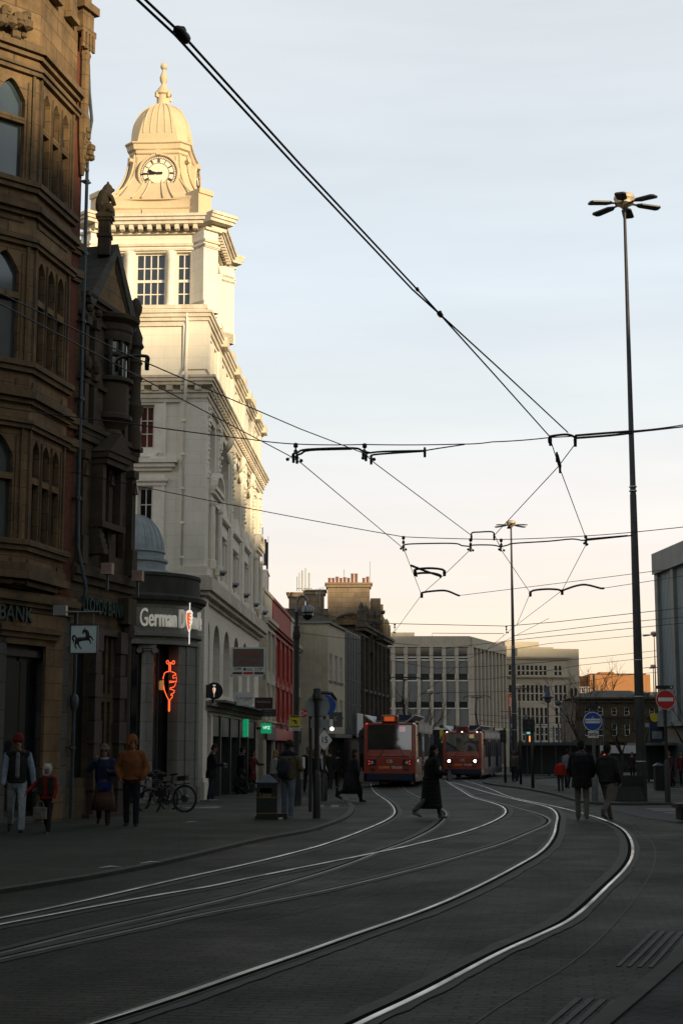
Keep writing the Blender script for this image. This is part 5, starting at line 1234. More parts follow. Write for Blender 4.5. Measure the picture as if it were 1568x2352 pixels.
for (x, y0, y1, D, lab, r_) in ((849.5, 1290, 1345, 119, 'tall thin whip aerial on the right end of the big stone chimney', .03), (790, 1308, 1345, 119, 'short thin aerial rising from the middle of the big stone chimney', .035)):
    p = PD(x, y1, D); t = thing('aerial', lab, 'aerial', p, 0, 'rooftop aerials')
    d = MB(); d.tube([(0, 0, 0), (0, 0, HZ(y0, D) - p.z)], r_ * .6, 5); d.build('rod', MT['grey'], t); d = MB(); d.box(-.08, .08, -.08, .08, -.1, .15); d.build('clamp', MT['grey'], t)
p = PD(734.5, 1400, 119); t = thing('tv_aerial', 'rooftop television aerial with crossed rods left of the big chimney', 'aerial', p, 0, 'rooftop aerials')
h_ = HZ(1352, 119) - p.z; d = MB(); d.tube([(0, 0, -3), (0, 0, h_)], .03, 5); d.build('pole', MT['grey'], t)
d = MB(); d.tube([(-.35, 0, h_ - .35), (.35, 0, h_ - .1)], .02, 4)
for i in range(7): u = -.3 + i * .1; d.tube([(u, -.25, h_ - .22 + u * .3 - .3), (u, .0, h_ - .22 + u * .3 + .3)], .01, 4)
d.build('rods', MT['grey'], t)
p = PD(702, 1358, 122); t = thing('antenna_mast', 'group of pale phone antennas on the lower left chimney', 'antenna', p)
d = MB(); 
for i, x in enumerate((-.5, -.25, .0, .3)): d.lathe([(.06 + .03 * (i % 2), 0), (.06 + .03 * (i % 2), 1.5 + .2 * (i % 3))], (x, 0, 0), 8)
d.build('antenna_panel', MT['ltgrey'], t); d = MB(); d.tube([(-.7, 0, 0), (-.7, 0, 1.2)], .03, 5); d.box(-.75, .5, -.05, .05, .2, .26); d.build('bracket', MT['grey'], t)
# ---------------- far buildings -------------
DF = 200.0
def fx(x, D=DF, y=1560): return PD(x, y, D).x
CON = masonry('pale_concrete', (.54, .48, .38), (.50, .445, .35), (.4, .36, .28), 3.2, 1.6, .01, grime=.3, gc=(.2, .17, .13))
PAN = plain('grey_spandrel_panel', (.16, .16, .155), .6, var=.15, scale=.5)
bF = thing('office_block', 'wide grey office block with pale vertical fins and dark window bands behind trams', 'building', (fx(845), DF, 0))
zr = lambda yz: HZ((2400 + yz / 1.742) * .5741, DF)
x0, x1 = 0.0, fx(1078) - fx(845); ang1 = 70.0
def face_office(M, L_, bays, fin, dep):
    d = MB(M); d.box(0, L_, 0, .3, zr(885) - 5, zr(255)); bw = L_ / bays
    d.build('wall', PAN, bF)
    d = MB(M)
    for i in range(bays + 1): x = i * bw; d.box(x - fin / 2, x + fin / 2, -dep, .02, zr(885), zr(330))
    d.box(-.1, L_ + .1, -dep - .05, .1, zr(330), zr(262)); d.box(-.1, L_ + .1, -dep - .35, .1, zr(905), zr(887)); d.box(0, L_, -.02, .3, zr(262), zr(252)); d.build('fin', CON, bF)
    for i in range(bays):
        for (a, b) in ((335, 418), (515, 562), (710, 755)):
            xa, xb = i * bw + fin / 2, (i + 1) * bw - fin / 2
            f = MB(M); f.box(xa, xb, -.12, -.003, zr(b) - .1, zr(b) + .05); f.box(xb - .08, xb, -.10, -.002, zr(b) + .05, zr(a))
            if a == 335: f.box(xa, xb, -.1, -.004, zr(403), zr(396))
            o = f.build('window', MT['frame'], bF); g = MB(M); g.box(xa, xb - .08, -.05, -.006, zr(b) + .05, zr(a)); g.build('pane', MT['glassb'] if random.random() < .22 else MT['glass'], o)
    d = MB(M); d.box(0, L_, -.1, -.01, zr(885) - 5, zr(905) - .05); d.build('shop_window', MT['glass'], bF)
face_office(None, x1, 8, .42, .35)
M2 = T(x1, 0, 0, R(ang1)); L2 = 18.0
face_office(M2, L2, 9, .45, .55)
d = MB(); d.box(-2, x1, .3, 25, zr(885) - 6, zr(255) - .02); d.prism([(x1, .31), (x1 + L2 * cos(R(ang1)) - .3, .3 + L2 * sin(R(ang1))), (x1 + 2, 30), (x1 - 3, 25)], zr(885) - 6, zr(255) - .02)
d.box(0, 6.3, 3, 9, zr(255), zr(215)); d.build('rear_wall', CON, bF)
d = MB(); 
for (a, b, z) in ((8.5, 18, zr(230)),): d.tube([(a, .5, zr(252)), (a, .5, z), (b, .5, z - .05), (b, .5, zr(252))], .04, 4)
d.build('roof_railing', MT['grey'], bF)
# light stone block with small windows
DG = 225.0; gxx = lambda x: PD(x, 1560, DG).x
LS = masonry('portland_stone', (.50, .44, .34), (.46, .40, .31), (.36, .31, .23), 2.4, 1.0, .008, grime=.2, gc=(.28, .23, .16))
bG = thing('stone_office', 'pale stone office with small windows and cornice bands behind the second lamp mast', 'building', (gxx(1150), DG, 0), R(12))
zg = lambda yz: HZ((2400 + yz / 1.742) * .5741, DG)
LG = (gxx(1300) - gxx(1150)) * 1.075; hs = []
for a, b, n_ in ((455, 527, 11), (592, 708, 12), (750, 870, 12), (890, 985, 12)):
    for i in range(n_):
        x = 1.2 + i * (LG - 2.2) / 12 + (1.0 if i > 8 else 0); hs.append((x, x + .42, zg(b), zg(a)))
d = MB(); wall(d, 0, LG, zg(1040) - 4, zg(395), hs, 0, .3); d.box(0, LG, .31, 18, zg(1040) - 4, zg(400)); d.build('wall', LS, bG)
d = MB(); strip(d, 0, LG, [(.35, zg(412), zg(402)), (.6, zg(402), zg(393)), (.3, zg(545), zg(538)), (.5, zg(538), zg(530))], 0, .1); d.build('cornice', LS, bG)
for h in hs: 
    f = MB(); f.box(h[0], h[1], .1, .16, h[2], h[2] + .1); f.box(h[0], h[1], .1, .15, (h[2] + h[3]) / 2 - .06, (h[2] + h[3]) / 2 + .06); o = f.build('window', MT['frame'], bG)
    g = MB(); g.box(h[0], h[1], .17, .2, h[2], h[3]); g.build('pane', MT['glass'], o)
d = MB(); d.box(2, LG - 3, 4, 14, zg(395), zg(275)); d.box(.5, 9, 2, 4, zg(395), zg(318)); d.build('rooftop_block', LS, bG)
d = MB(); d.box(LG - 7.5, LG + 2.2, .9, 16, zg(1040) - 4, zg(332)); d.build('stair_block', LS, bG)
for x in (LG + .9, LG + 1.55): 
    d = MB(); d.box(x - .2, x + .2, .85, .92, zg(985), zg(610)); d.build('slit_window', MT['glass'], bG)
# sunlit orange brick building
DH = 300.0; hx = lambda x: PD(x, 1560, DH).x; zh = lambda y: HZ(y, DH)
BR = masonry('orange_brick', (.42, .19, .07), (.38, .165, .06), (.3, .17, .08), .5, .2, .02, grime=.2, gc=(.25, .11, .05))
bH = thing('brick_building', 'sunlit orange brick building with blank walls on the skyline', 'building', (hx(1320), DH, 0))
d = MB(); w_ = lambda x: hx(x) - hx(1320)
d.box(0, w_(1395), 2, 14, -3, zh(1552)); d.box(w_(1353), w_(1482), 0, 14, -3, zh(1548)); d.box(w_(1482), w_(1492), -.02, 14, -3, zh(1549)); d.box(w_(1385), w_(1418), 4, 8, zh(1548), zh(1541)); d.build('wall', BR, bH)
d = MB(); d.box(w_(1363), w_(1365), -.3, 0, zh(1590), zh(1549)); d.box(w_(1353), w_(1482), -.15, .1, zh(1549), zh(1547)); d.box(w_(1486), w_(1505), -2, 2, zh(1640), zh(1590)); d.build('trim', MT['oak'], bH)
d = MB()
for k_ in range(3): d.box(w_(1322), w_(1352), -.5, -.4, zh(1592) + k_ * .55, zh(1592) + k_ * .55 + .1)
for k_ in range(7): d.box(w_(1322 + k_ * 5), w_(1322 + k_ * 5) + .1, -.5, -.4, zh(1592), zh(1592) + 1.3)
d.build('railing', MT['ltgrey'], bH)
# dark classical building with hipped roof
DJ = 150.0; jx = lambda x: PD(x, 1650, DJ).x; zj = lambda y: HZ(y, DJ)
bJ = thing('classical_building', 'dark sooty classical building with hipped roof below the orange brick one', 'building', (jx(1322), DJ, 0), R(-2))
wj = lambda x: jx(x) - jx(1322); LJ = wj(1520); hs = []
for x in (1342, 1372, 1403, 1432, 1461, 1490):
    for a, b in ((1625, 1643), (1662, 1690)): hs.append((wj(x), wj(x + 12), zj(b), zj(a)))
d = MB(); wall(d, 0, LJ, -2, zj(1603), hs, 0, .3); d.box(0, LJ, .31, 14, -2, zj(1604)); d.build('wall', MT['sootstone'], bJ)
d = MB(); strip(d, 0, LJ, [(.25, zj(1614), zj(1610)), (.5, zj(1606), zj(1602)), (.2, zj(1648), zj(1645)), (.5, zj(1705), zj(1700))], 0, .1); d.build('cornice', MT['sootstone'], bJ)
for h in hs: window(bJ, None, *h, MT['frame'], MT['glass'], 1, 2, .15)
d = MB(); a = zj(1602); b = zj(1583)
d.add([(-.3, -.3, a), (LJ, -.3, a), (LJ, 12, a), (-.3, 12, a), (wj(1375), 4, b), (wj(1460), 4, b), (wj(1460), 7, b), (wj(1375), 7, b)], [(0, 1, 5, 4), (1, 2, 6, 5), (2, 3, 7, 6), (3, 0, 4, 7), (4, 5, 6, 7)]); d.build('roof', MT['slate'], bJ)
d = MB(); d.lathe([(wj(1480) - wj(1466), 0), (.9, .5), (.05, .75)], (wj(1473), .5, zj(1603)), 16); d.build('dome_light', MT['lead'], bJ)
d = MB(); d.box(wj(1336), LJ, -.6, -.1, zj(1730), zj(1712)); d.build('fascia', MT['ltgrey'], bJ)
d = MB(); d.box(wj(1325), LJ, -.1, -.02, -2, zj(1732)); d.build('shop_window', MT['glass'], bJ)
# ribbed grey-blue block at the right edge
oR = PD(1506, 1272, 94); 
bR = thing('ribbed_building', 'blue grey ribbed concrete block at the right edge', 'building', (oR.x, 94, 0), R(-90 + 5) * -1 + R(180))
RIB = plain('ribbed_blue_panel', (.20, .24, .25), .6, var=.15, scale=.4); RIBP = plain('grey_concrete_pier', (.16, .17, .16), .7, var=.2, scale=.6)
bR.rotation_euler = (0, 0, R(-85))             # local x runs towards the viewer, -y outward
zt = oR.z; LR = 34
d = MB(); d.box(0, LR, .3, 20, -1.2, zt - .1); d.build('wall', RIBP, bR)
d = MB()
for i in range(int(LR / .28)): d.box(i * .28, i * .28 + .16, .12, .3, 2.9, zt - 1.2)
d.build('ribbed_panel', RIB, bR)
d = MB(); d.box(-.25, LR, -.25, .3, zt - 1.3, zt); 
for i in range(11): d.box(i * 3.2 - .3, i * 3.2 + .3, -.1, .3, 2.8, zt - 1.3)
d.build('pier', RIBP, bR)
d = MB(); d.box(0, LR, .0, .29, -1.2, 2.8); d.build('shop_window', plain('grey_blue_shopfront', (.10, .13, .15), .4), bR)
d = MB(); d.box(-.3, LR, -1.2, .1, 2.8, 3.05); d.build('canopy', RIBP, bR)
# ---------------- unseen blocks, placed and sized to shade the street and hide sky -------------
def shade_block(label, cx, cy, w, dep, h, rz, steps=()):
    t = thing('office_block', label, 'building', (cx, cy, -2), R(rz))  # out of view, added for the shade it throws
    d = MB(); d.box(-w / 2, w / 2, -dep / 2, dep / 2, 0, h)
    for (a, b, hh) in steps: d.box(a, b, -dep / 2 + 1, dep / 2 - 1, h - .05, hh)
    d.build('wall', MT['cream'], t)
    d = MB()
    for k_ in range(int(h / 3.5)):
        d.box(-w / 2 + 1, w / 2 - 1, dep / 2, dep / 2 + .05, k_ * 3.5 + 1.2, k_ * 3.5 + 2.8)
    d.build('window_band', MT['glass'], t)
def uw(u, w): a = R(SUN_AZ); return (u * sin(a) + w * cos(a), -u * cos(a) + w * sin(a))
shade_block('long unseen block behind the viewer, sized to shade the street', *uw(30.6, 14), 130, 14, 25.6 + 2, SUN_AZ, ((-40, -32, 29.5), (-22, -12, 29.2), (-4, 0, 29), (12, 20, 29.6), (34, 37, 30)))
shade_block('unseen slab added right of the tram junction to shade the shops', *uw(-28, 71), 44, 14, 24, SUN_AZ, ((-20, -14, 25), (2, 8, 25.5)))
shade_block('tall unseen slab added on the right to shade the far offices', *uw(-52, 138), 82, 12, 36, SUN_AZ, ((-30, -20, 37), (8, 14, 36.6)))
shade_block('unseen plain row added along the near right side to cut sky light', 24, 2, 13, 60, 22, 0)
shade_block('unseen plain row added along the near left side to cut sky light', -20, -4, 13, 50, 19, 0)
# ---------------- trams -------------
TRED = plain('red_tram_paint', (.27, .03, .010), .35, var=.12, scale=1.2, coat=.3); TBLUE = plain('dark_blue_skirt', (.006, .013, .042), .4, var=.2); TGREY = plain('grey_blue_tram_side', (.085, .10, .115), .45, var=.2)
WIND = glassy('tram_windscreen', (.02, .028, .03), .04, .9); WIND.node_tree.nodes['Principled BSDF'].inputs['Coat Weight'].default_value = 1; WIND.node_tree.nodes['Principled BSDF'].inputs['Coat IOR'].default_value = 1.9; DEST = emis('amber_display', (.75, .12, .02), .30); HEAD = emis('lit_headlight', (1, .97, .9), 9); TAIL = emis('red_lamp', (1, .05, .03), 1.2); PINK = emis('pink_dots', (.85, .5, .55), .6); AMB = emis('amber_dots', (.8, .55, .2), .6)
def bev(o, w_):
    b_ = o.modifiers.new('b', 'BEVEL'); b_.width = w_; b_.segments = 3; b_.limit_method = 'ANGLE'; b_.angle_limit = R(25); return o
def tram(label, X, D, hd, number, lit):
    t = thing('tram', label, 'tram', (X, D, G(D) + .02), R(-hd), 'red trams')
    w = 1.325; zk, zt = .30, 3.12
    def sec(y, hw, z0, z1, rr=.16):
        c = rr; return [V((-hw, y, z0)), V((hw, y, z0)), V((hw + .0, y, (z0 + z1) / 2)), V((hw - .02, y, z1 - c)), V((hw - c, y, z1)), V((-hw + c, y, z1)), V((-hw + .02, y, z1 - c)), V((-hw, y, (z0 + z1) / 2))]
    d = MB(); d.rings([sec(-.0, w - .22, .62, 1.5), sec(.02, w - .14, .60, 1.55), sec(.25, w - .04, .6, zt - .02), sec(.6, w, .6, zt), sec(1.5, w, .6, zt)])
    bev(d.build('cab', TRED, t, False), .09)
    d = MB()        # raked front panel between bumper and roof with a recess for the windscreen
    for x0, x1, z0, z1 in ((-w + .05, w - .05, .62, 1.42), (-w + .05, -1.08, 1.42, zt - .1), (1.08, w - .05, 1.42, zt - .1), (-1.08, 1.08, 2.98, zt - .02)):
        y = lambda z: -.06 + max(0, z - 1.0) * .10
        d.add([(x0, y(z0), z0), (x1, y(z0), z0), (x1, y(z1), z1), (x0, y(z1), z1), (x0, .6, z0), (x1, .6, z0), (x1, .6, z1), (x0, .6, z1)], [(0, 1, 2, 3), (0, 4, 5, 1), (1, 5, 6, 2), (2, 6, 7, 3), (3, 7, 4, 0)])
    bev(d.build('front_panel', TRED, t), .03)
    d = MB(); d.add([(-1.08, .02, 1.42), (1.08, .02, 1.42), (1.08, .17, 2.98), (-1.08, .17, 2.98)], [(0, 1, 2, 3)]); ws = d.build('windscreen', WIND, t)
    d = MB(); d.tube([(-.55, -.02, 1.38), (-.2, .05, 1.95)], .015, 4); d.tube([(.75, -.02, 1.38), (.45, .05, 1.95)], .015, 4); d.build('wiper', MT['black'], ws)
    d = MB()
    for k in range(5):
        for i in range(9): d.box(.48 + i * .034, .505 + i * .034, .095, .105, 2.68 + k * .05, 2.70 + k * .05)
    d.build('display', AMB if lit else PINK, ws)
    d = MB(); d.rings([sec(-.08, w - .2, zk, .64, .01), sec(.05, w - .06, zk - .05, .645, .01), sec(.5, w + .01, zk - .05, .645, .01), sec(1.5, w + .01, zk - .05, .645, .01)]); bev(d.build('bumper', TBLUE, t), .07)
    d = MB(); d.box(-.38, .38, -.12, .0, .34, .58); d.build('coupler_cover', MT['black'], t)
    d = MB(); d.box(-.40, .40, -.0, .9, zt - .02, zt + .36); bev(d.build('destination_box', TRED, t), .06)
    d = MB(); d.box(-.25, .25, -.02, -.001, zt + .06, zt + .28); d.build('destination_display', DEST if not lit else MT['dkgrey'], t)
    for s in (-1, 1):
        d = MB(); d.box(s * .86 - .2, s * .86 + .2, -.11, .0, 1.04, 1.30); hl = d.build('headlight', MT['black'], t)
        d = MB(); disc(d, (s * (.86 if not lit else .86), 1.17), .085, -.14, -.11, 16); d.build('lens', HEAD if lit else MT['ltgrey'], hl)
        if not lit:
            d = MB(); disc(d, (s * 1.0, 1.10), .025, -.13, -.11, 8); disc(d, (s * 1.0, 1.23), .025, -.13, -.11, 8); d.build('tail_lamp', TAIL, hl)
        d = MB(); d.box(s * .82 - .12, s * .82 + .12, -.10, .0, .78, .88); d.build('fog_lamp', MT['oak'], t)
        d = MB(T(s * 1.02, .5, zt + .18, 0) @ Mx.Rotation(s * R(-38), 4, 'Y')); d.box(-.3, .3, -.35, 6, -.03, .03); d.build('roof_fairing', MT['ltgrey'], t)
        d = MB(); d.tube([(s * w, .35, 2.5), (s * (w + .16), .2, 2.5)], .025, 5); d.box(s * (w + .16) - .06, s * (w + .16) + .06, .1, .24, 2.2, 2.62); d.build('mirror', MT['black'], t)
    if lit:
        d = MB()
        for x in (-1.0, 1.0, 0): disc(d, (x, zt - .05), .035, -.02, .12, 8)
        d.build('marker_lamp', emis('white_marker', (1, .9, .75), 3), t)
    else:
        d = MB(); disc(d, (-1.12, zt - .06), .03, -.02, .12, 8); d.build('marker_lamp', TAIL, t)
    text_obj('number', number, MT['signwhite'], t, T(0, -.075, 1.22), .22, .004)
    text_obj('lettering', 'SUPER', emis('dull_orange_letters', (.5, .17, .03), .12), t, T(-.26, -.075, .92), .17, .004, 1.15)
    text_obj('lettering', 'TRAM', MT['signwhite'], t, T(.36, -.075, .92), .17, .004, 1.15)
    # articulated body
    y = 1.5; tf = Mx.Identity(4)
    for si, (Ls, tw) in enumerate(((11.0, 0), (9.5, -7), (11.0, -7))):
        tf = tf @ T(0, y if si == 0 else 0, 0, R(-tw))
        d = MB(tf); d.box(-w, w, 0, Ls, .62, 1.42); d.box(-w, w, 0, Ls, 2.62, zt); d.box(-w + .15, w - .15, 0, Ls, zt, zt + .12)
        n_ = int(Ls / 1.35); st = Ls / n_
        for s in (-1, 1):
            for i in range(n_ + 1): yy = min(i * st, Ls - .12); d.box(s * w - .04, s * w + .04, yy, yy + .12, 1.42, 2.62)
        d.build('body', TGREY, t)
        d = MB(tf); d.box(-w + .02, w - .02, 0.02, Ls - .02, 1.43, 2.61); d.build('side_window', WIND, t)
        d = MB(tf); d.box(-w - .012, w + .012, 0, Ls, .25, .635); d.build('skirt', TBLUE, t)
        d = MB(tf)
        for s in (-1, 1):
            for y0 in (2.2, Ls - 3.6):
                d.box(s * w - .015, s * w + .03, y0, y0 + 1.3, .5, 2.6)
        dr = d.build('door', MT['dkgrey'], t)
        d = MB(tf)
        for s in (-1, 1):
            for y0 in (2.2, Ls - 3.6):
                for q in (.08, .70): d.box(s * (w + .032) - .004, s * (w + .032) + .004, y0 + q, y0 + q + .52, .75, 2.45)
        d.build('pane', WIND, dr)
        d = MB(tf); d.box(-.9, .9, 1.2, 3.6, zt + .12, zt + .42); d.box(-.95, .95, 5.2, Ls - 1.5, zt + .12, zt + .38); d.build('roof_equipment', TBLUE, t)
        d = MB(tf)
        for q in (-w - .01, w - .005): 
            for i in range(3): d.box(q, q + .015, .4 + i * Ls / 3, .3 + (i + 1) * Ls / 3 - .2, 2.72, zt - .04)
        d.build('advert_panel', MT['ltgrey'], t)
        d = MB(tf)
        for yy in (2.6, Ls - 3):
            for s in (-.75, .75):
                for q in (-.7, .7): d.tube([(s - .06, yy + q, .3), (s + .06, yy + q, .3)], .3, 14)
        d.build('wheel', MT['black'], t)
        tf = tf @ T(0, Ls, 0)
        if si < 2: d = MB(tf); d.box(-w + .1, w - .1, -.02, .52, .5, zt - .05); d.build('bellows', MT['black'], t); tf = tf @ T(0, .5, 0)
    # pantograph, raised to the wire
    d = MB(T(0, 9.2, zt + .4)); hz = 5.75 - zt - .4
    d.box(-.5, .5, -.4, .4, 0, .1); d.tube([(0, .3, .1), (0, -1.1, hz * .45), (0, .1, hz - .12)], .05, 6); d.tube([(-.5, .1, hz - .12), (.5, .1, hz - .12)], .025, 5); d.tube([(-.12, .1, hz - .2), (.35, .1, hz - .05)], .02, 5); d.tube([(.12, .1, hz - .2), (-.35, .1, hz - .05)], .02, 5)
    for q in (-.12, .18): d.tube([(-1.0, q, hz - .22), (-.85, q, hz - .05), (-.6, q, hz), (.6, q, hz), (.85, q, hz - .05), (1.0, q, hz - .22)], .022, 5)
    d.build('pantograph', MT['black'], t)
    return t
pa = PD(894, 1715, 75); pb = PD(1060.5, 1715, 101)
tram('red tram numbered 125 with unlit headlights, the nearer of the two', pa.x, 75, 7, '125', False)
tram('red tram numbered 115 with lit white headlights, the farther of the two', pb.x, 101, 11.5, '115', True)
# ---------------- lamp masts, signs, signals -------------
def mast_lamp(label, base, top_z, rb, arms=6, rot=0.0, joint=True, group='tall lamp masts with paddle arms', armL=.95):
    t = thing('lamp_mast', label, 'street lamp', base, rot, group)
    h = top_z - base.z; k = rb / .17
    d = MB(); d.lathe([(rb * 1.02, -.3), (rb * .64, h * .5), (rb * .58, h * .5 + .02), (rb * .28, h)], n=14); d.build('pole', MT['mast'], t, True, auto=40)
    if joint:
        d = MB(); 
        for z in (h * .505, h * .512): d.lathe([(rb * .63, z), (rb * .76, z + .005), (rb * .76, z + .045), (rb * .63, z + .05)], n=14)
        for z in (1.3, 3.4, 4.6): q = rb * (1.0 - .36 * z / (h * .5)); d.lathe([(q * 1.0, z), (q * 1.05, z + .004), (q * 1.05, z + .03), (q * 1.0, z + .034)], n=14)
        d.build('band', MT['chrome'], t, True)
    hd = MB(); s = armL / .95
    hd.lathe([(.10 * s, h - .1), (.2 * s, h), (.32 * s, h + .04), (.34 * s, h + .2), (.36 * s, h + .22), (.36 * s, h + .3), (.33 * s, h + .36), (.2 * s, h + .41), (.02, h + .42)], n=20); hd.build('hub', plain('buff_metal_hub', (.45, .36, .25), .5, .2), t, True, auto=40)
    for i in range(arms):
        a = 2 * pi * i / arms + .12; M = Mx.Rotation(a, 4, 'Z')
        d = MB(M @ T(.3 * s, 0, h + .06, 0) @ Mx.Rotation(R(4), 4, 'Y')); d.tube([(0, 0, 0), (.2 * s, 0, 0)], .035 * s, 6)
        d.prism([(.14 * s, -.05 * s), (.3 * s, -.17 * s), (.92 * s, -.19 * s), (1.0 * s, -.12 * s), (1.0 * s, .12 * s), (.92 * s, .19 * s), (.3 * s, .17 * s), (.14 * s, .05 * s)], -.02 * s, .03 * s)
        d.build('lamp_arm', MT['black'], t)
    return t
b1 = PG(1474, 1843); z1_ = PD(1438.5, 472, b1.y).z
mast_lamp('tallest black lamp mast with paddle shaped arms, on the right', b1, z1_, .172, 6, .1)
D2_ = 112.0; b2 = PD(1182, 1740, D2_); b2.z = G(D2_); mast_lamp('second tall lamp mast, above the tram with lit headlights', b2, PD(1169, 1208, D2_).z, .22, 6, .4, True)
p = PD(1501, 1460, 150); b = V((p.x, 150, G(150))); mast_lamp('distant lamp mast with flat arms beside the ribbed building, the taller of two', b, p.z, .13, 6, .2, False, armL=.9)
p = PD(1499, 1534, 190); b = V((p.x, 190, G(190))); mast_lamp('distant lamp mast with flat arms beside the ribbed building, the shorter of two', b, p.z, .16, 6, .5, False, armL=.95)
p = PD(1191, 1582, 140); b = V((p.x, 140, G(140))); mast_lamp('slim lamp mast just right of the second tall mast, in front of the stone office', b, p.z, .11, 6, .7, False, armL=.8)
p = PD(988, 1593, 150); b = V((p.x, 150, G(150))); mast_lamp('slim lamp mast between the two trams before the grey office block', b, p.z, .11, 6, .3, False, armL=.8)
def pole(d, r, h, r2=None, sleeve=None, n=12):
    d.lathe([(r, -.2), (r2 or r, h)], n=n)
    if sleeve: d.lathe([(sleeve[0], -.2), (sleeve[0], sleeve[1] - .1), (r, sleeve[1])], n=n)
# round sign seen from behind
b = PG(727, 1883); K = b.y / F * 1.01
zz = lambda y: HZ(y, b.y) - b.z
t = thing('sign_post', 'black post carrying a round grey sign seen from behind, right of the litter bin', 'road sign', b)
d = MB(); pole(d, .062, zz(1598), None, (.095, zz(1770))); d.lathe([(.12, zz(1606)), (.12, zz(1596)), (.1, zz(1592)), (.095, zz(1582)), (.06, zz(1580))], n=12); d.build('post', MT['black'], t, True, auto=40)
d = MB(); disc(d, (.02, zz(1622)), .285, .07, .085, 36); d.box(-.2, .26, .05, .069, zz(1605) - .02, zz(1605) + .02); d.box(-.2, .26, .05, .069, zz(1642) - .02, zz(1642) + .02); d.box(-.15, .3, .066, .086, zz(1672), zz(1652)); d.build('sign_back', MT['signback'], t)
d = MB(); d.tube([(.02, 0, zz(1592)), (.2, .2, zz(1590)), (.34, .3, zz(1592)), (.46, .35, zz(1606))], [.03, .05, .05, .03], 8); d.build('lamp_arm', MT['dkgrey'], t, True)
b = PG(744.5, 1842); zz = lambda y: HZ(y, b.y) - b.z
t = thing('sign_post', 'black post with a white diamond 15 speed sign and blue disc', 'road sign', b)
d = MB(); pole(d, .045, zz(1640), None, (.10, zz(1776))); d.build('post', MT['black'], t, True, auto=40)
d = MB(T(0, -.06, zz(1700))); q = 17.5 / F * b.y * 1.02; hh = q * 1.30; d.prismy([(-q, 0), (0, -hh), (q, 0), (0, hh)], -.012, 0); pl = d.build('speed_sign', MT['signwhite'], t)
text_obj('lettering', '15', MT['signblack'], pl, T(0, -.077, zz(1700)), q * 1.15, .004, .8)
d = MB(); disc(d, (.04, zz(1620)), .34, .05, .07, 32); d.build('blue_disc', MT['signblue'], t)
d = MB(); d.box(-.05, .28, .0, .03, zz(1668), zz(1652)); d.build('plate', MT['signwhite'], t)
b = PG(712, 1867); t = thing('bollard_post', 'thin plain black post between the litter bin and the 15 sign', 'post', b)
zz = lambda y: HZ(y, b.y) - b.z
d = MB(); pole(d, .05, zz(1632)); d.build('post', MT['black'], t, True, auto=40); d = MB(); d.lathe([(.055, zz(1632)), (.055, zz(1626)), (.03, zz(1622))], n=12); d.build('cap', MT['black'], t)
# cctv mast with cabinet and yellow notice
b = PG(679, 1853); zz = lambda y: HZ(y, b.y) - b.z
t = thing('camera_mast', 'thick black mast with a grey swan neck and hanging camera dome', 'CCTV mast', b)
d = MB(); d.box(-.16, .16, -.16, .16, -.2, zz(1790)); d.box(-.13, .13, -.13, .13, zz(1790), zz(1745)); d.lathe([(.09, zz(1750)), (.09, zz(1438))], n=14); d.lathe([(.11, zz(1450)), (.12, zz(1462)), (.09, zz(1470))], n=12); d.lathe([(.055, zz(1440)), (.055, zz(1405))], n=10); d.build('mast', MT['mast'], t, True, auto=40)
d = MB(); d.tube(spline([(0, 0, zz(1442)), (0, 0, zz(1400)), (.01, 0, zz(1382)), (.10, 0, zz(1370.5)), (.24, 0, zz(1370)), (.31, 0, zz(1380)), (.32, 0, zz(1390))], 5), .045, 10); d.build('swan_neck', MT['grey'], t, True)
d = MB(); d.lathe([(.06, zz(1390)), (.17, zz(1392)), (.2, zz(1398)), (.2, zz(1406)), (.17, zz(1408))], (.33, 0, 0), 16); c_ = d.build('camera_housing', MT['grey'], t, True, auto=40)
d = MB(); d.lathe([(.165, zz(1408)), (.165, zz(1414)), (.13, zz(1420)), (.05, zz(1424)), (.01, zz(1424.5))], (.33, 0, 0), 16); d.build('dome_lens', MT['glass'], c_, True)
p = PD(677, 1661, b.y - .2)
t = thing('cctv_notice', 'yellow camera warning notice fixed to the thick black mast', 'sign', (p.x, p.y, p.z))
q = b.y / F * 1.01; d = MB(); d.box(-12.3 * q, 12.3 * q, -.02, 0, -11 * q, 18 * q); d.build('panel', MT['signyellow'], t)
d = MB(); d.box(-12.3 * q, 12.3 * q, -.021, 0, -17 * q, -11 * q); d.build('strip', MT['signwhite'], t)
d = MB(T(0, -.024, 4 * q)); 
d.prismy([(-6 * q, 4 * q), (4 * q, 2 * q), (5 * q, -1 * q), (-2 * q, 0), (-6 * q, 2 * q)], -.004, .002); d.prismy([(-1 * q, -1 * q), (5 * q, -2 * q), (5 * q, -6 * q), (2 * q, -5 * q), (0, -4 * q)], -.004, .002)
for k_ in range(3): d.box(-10 * q, 10 * q, -.002, .002, (9 + k_ * 1.6) * q, (10 + k_ * 1.6) * q)
for k_ in range(2): d.box(-10 * q, 10 * q, -.002, .002, (-11 - k_ * 1.8) * q, (-10 - k_ * 1.8) * q)
d.build('pictogram', MT['signblack'], t)
text_obj('lettering', 'POLICE', MT['signblue'], t, T(2 * q, -.026, -14 * q), 5 * q, .003)
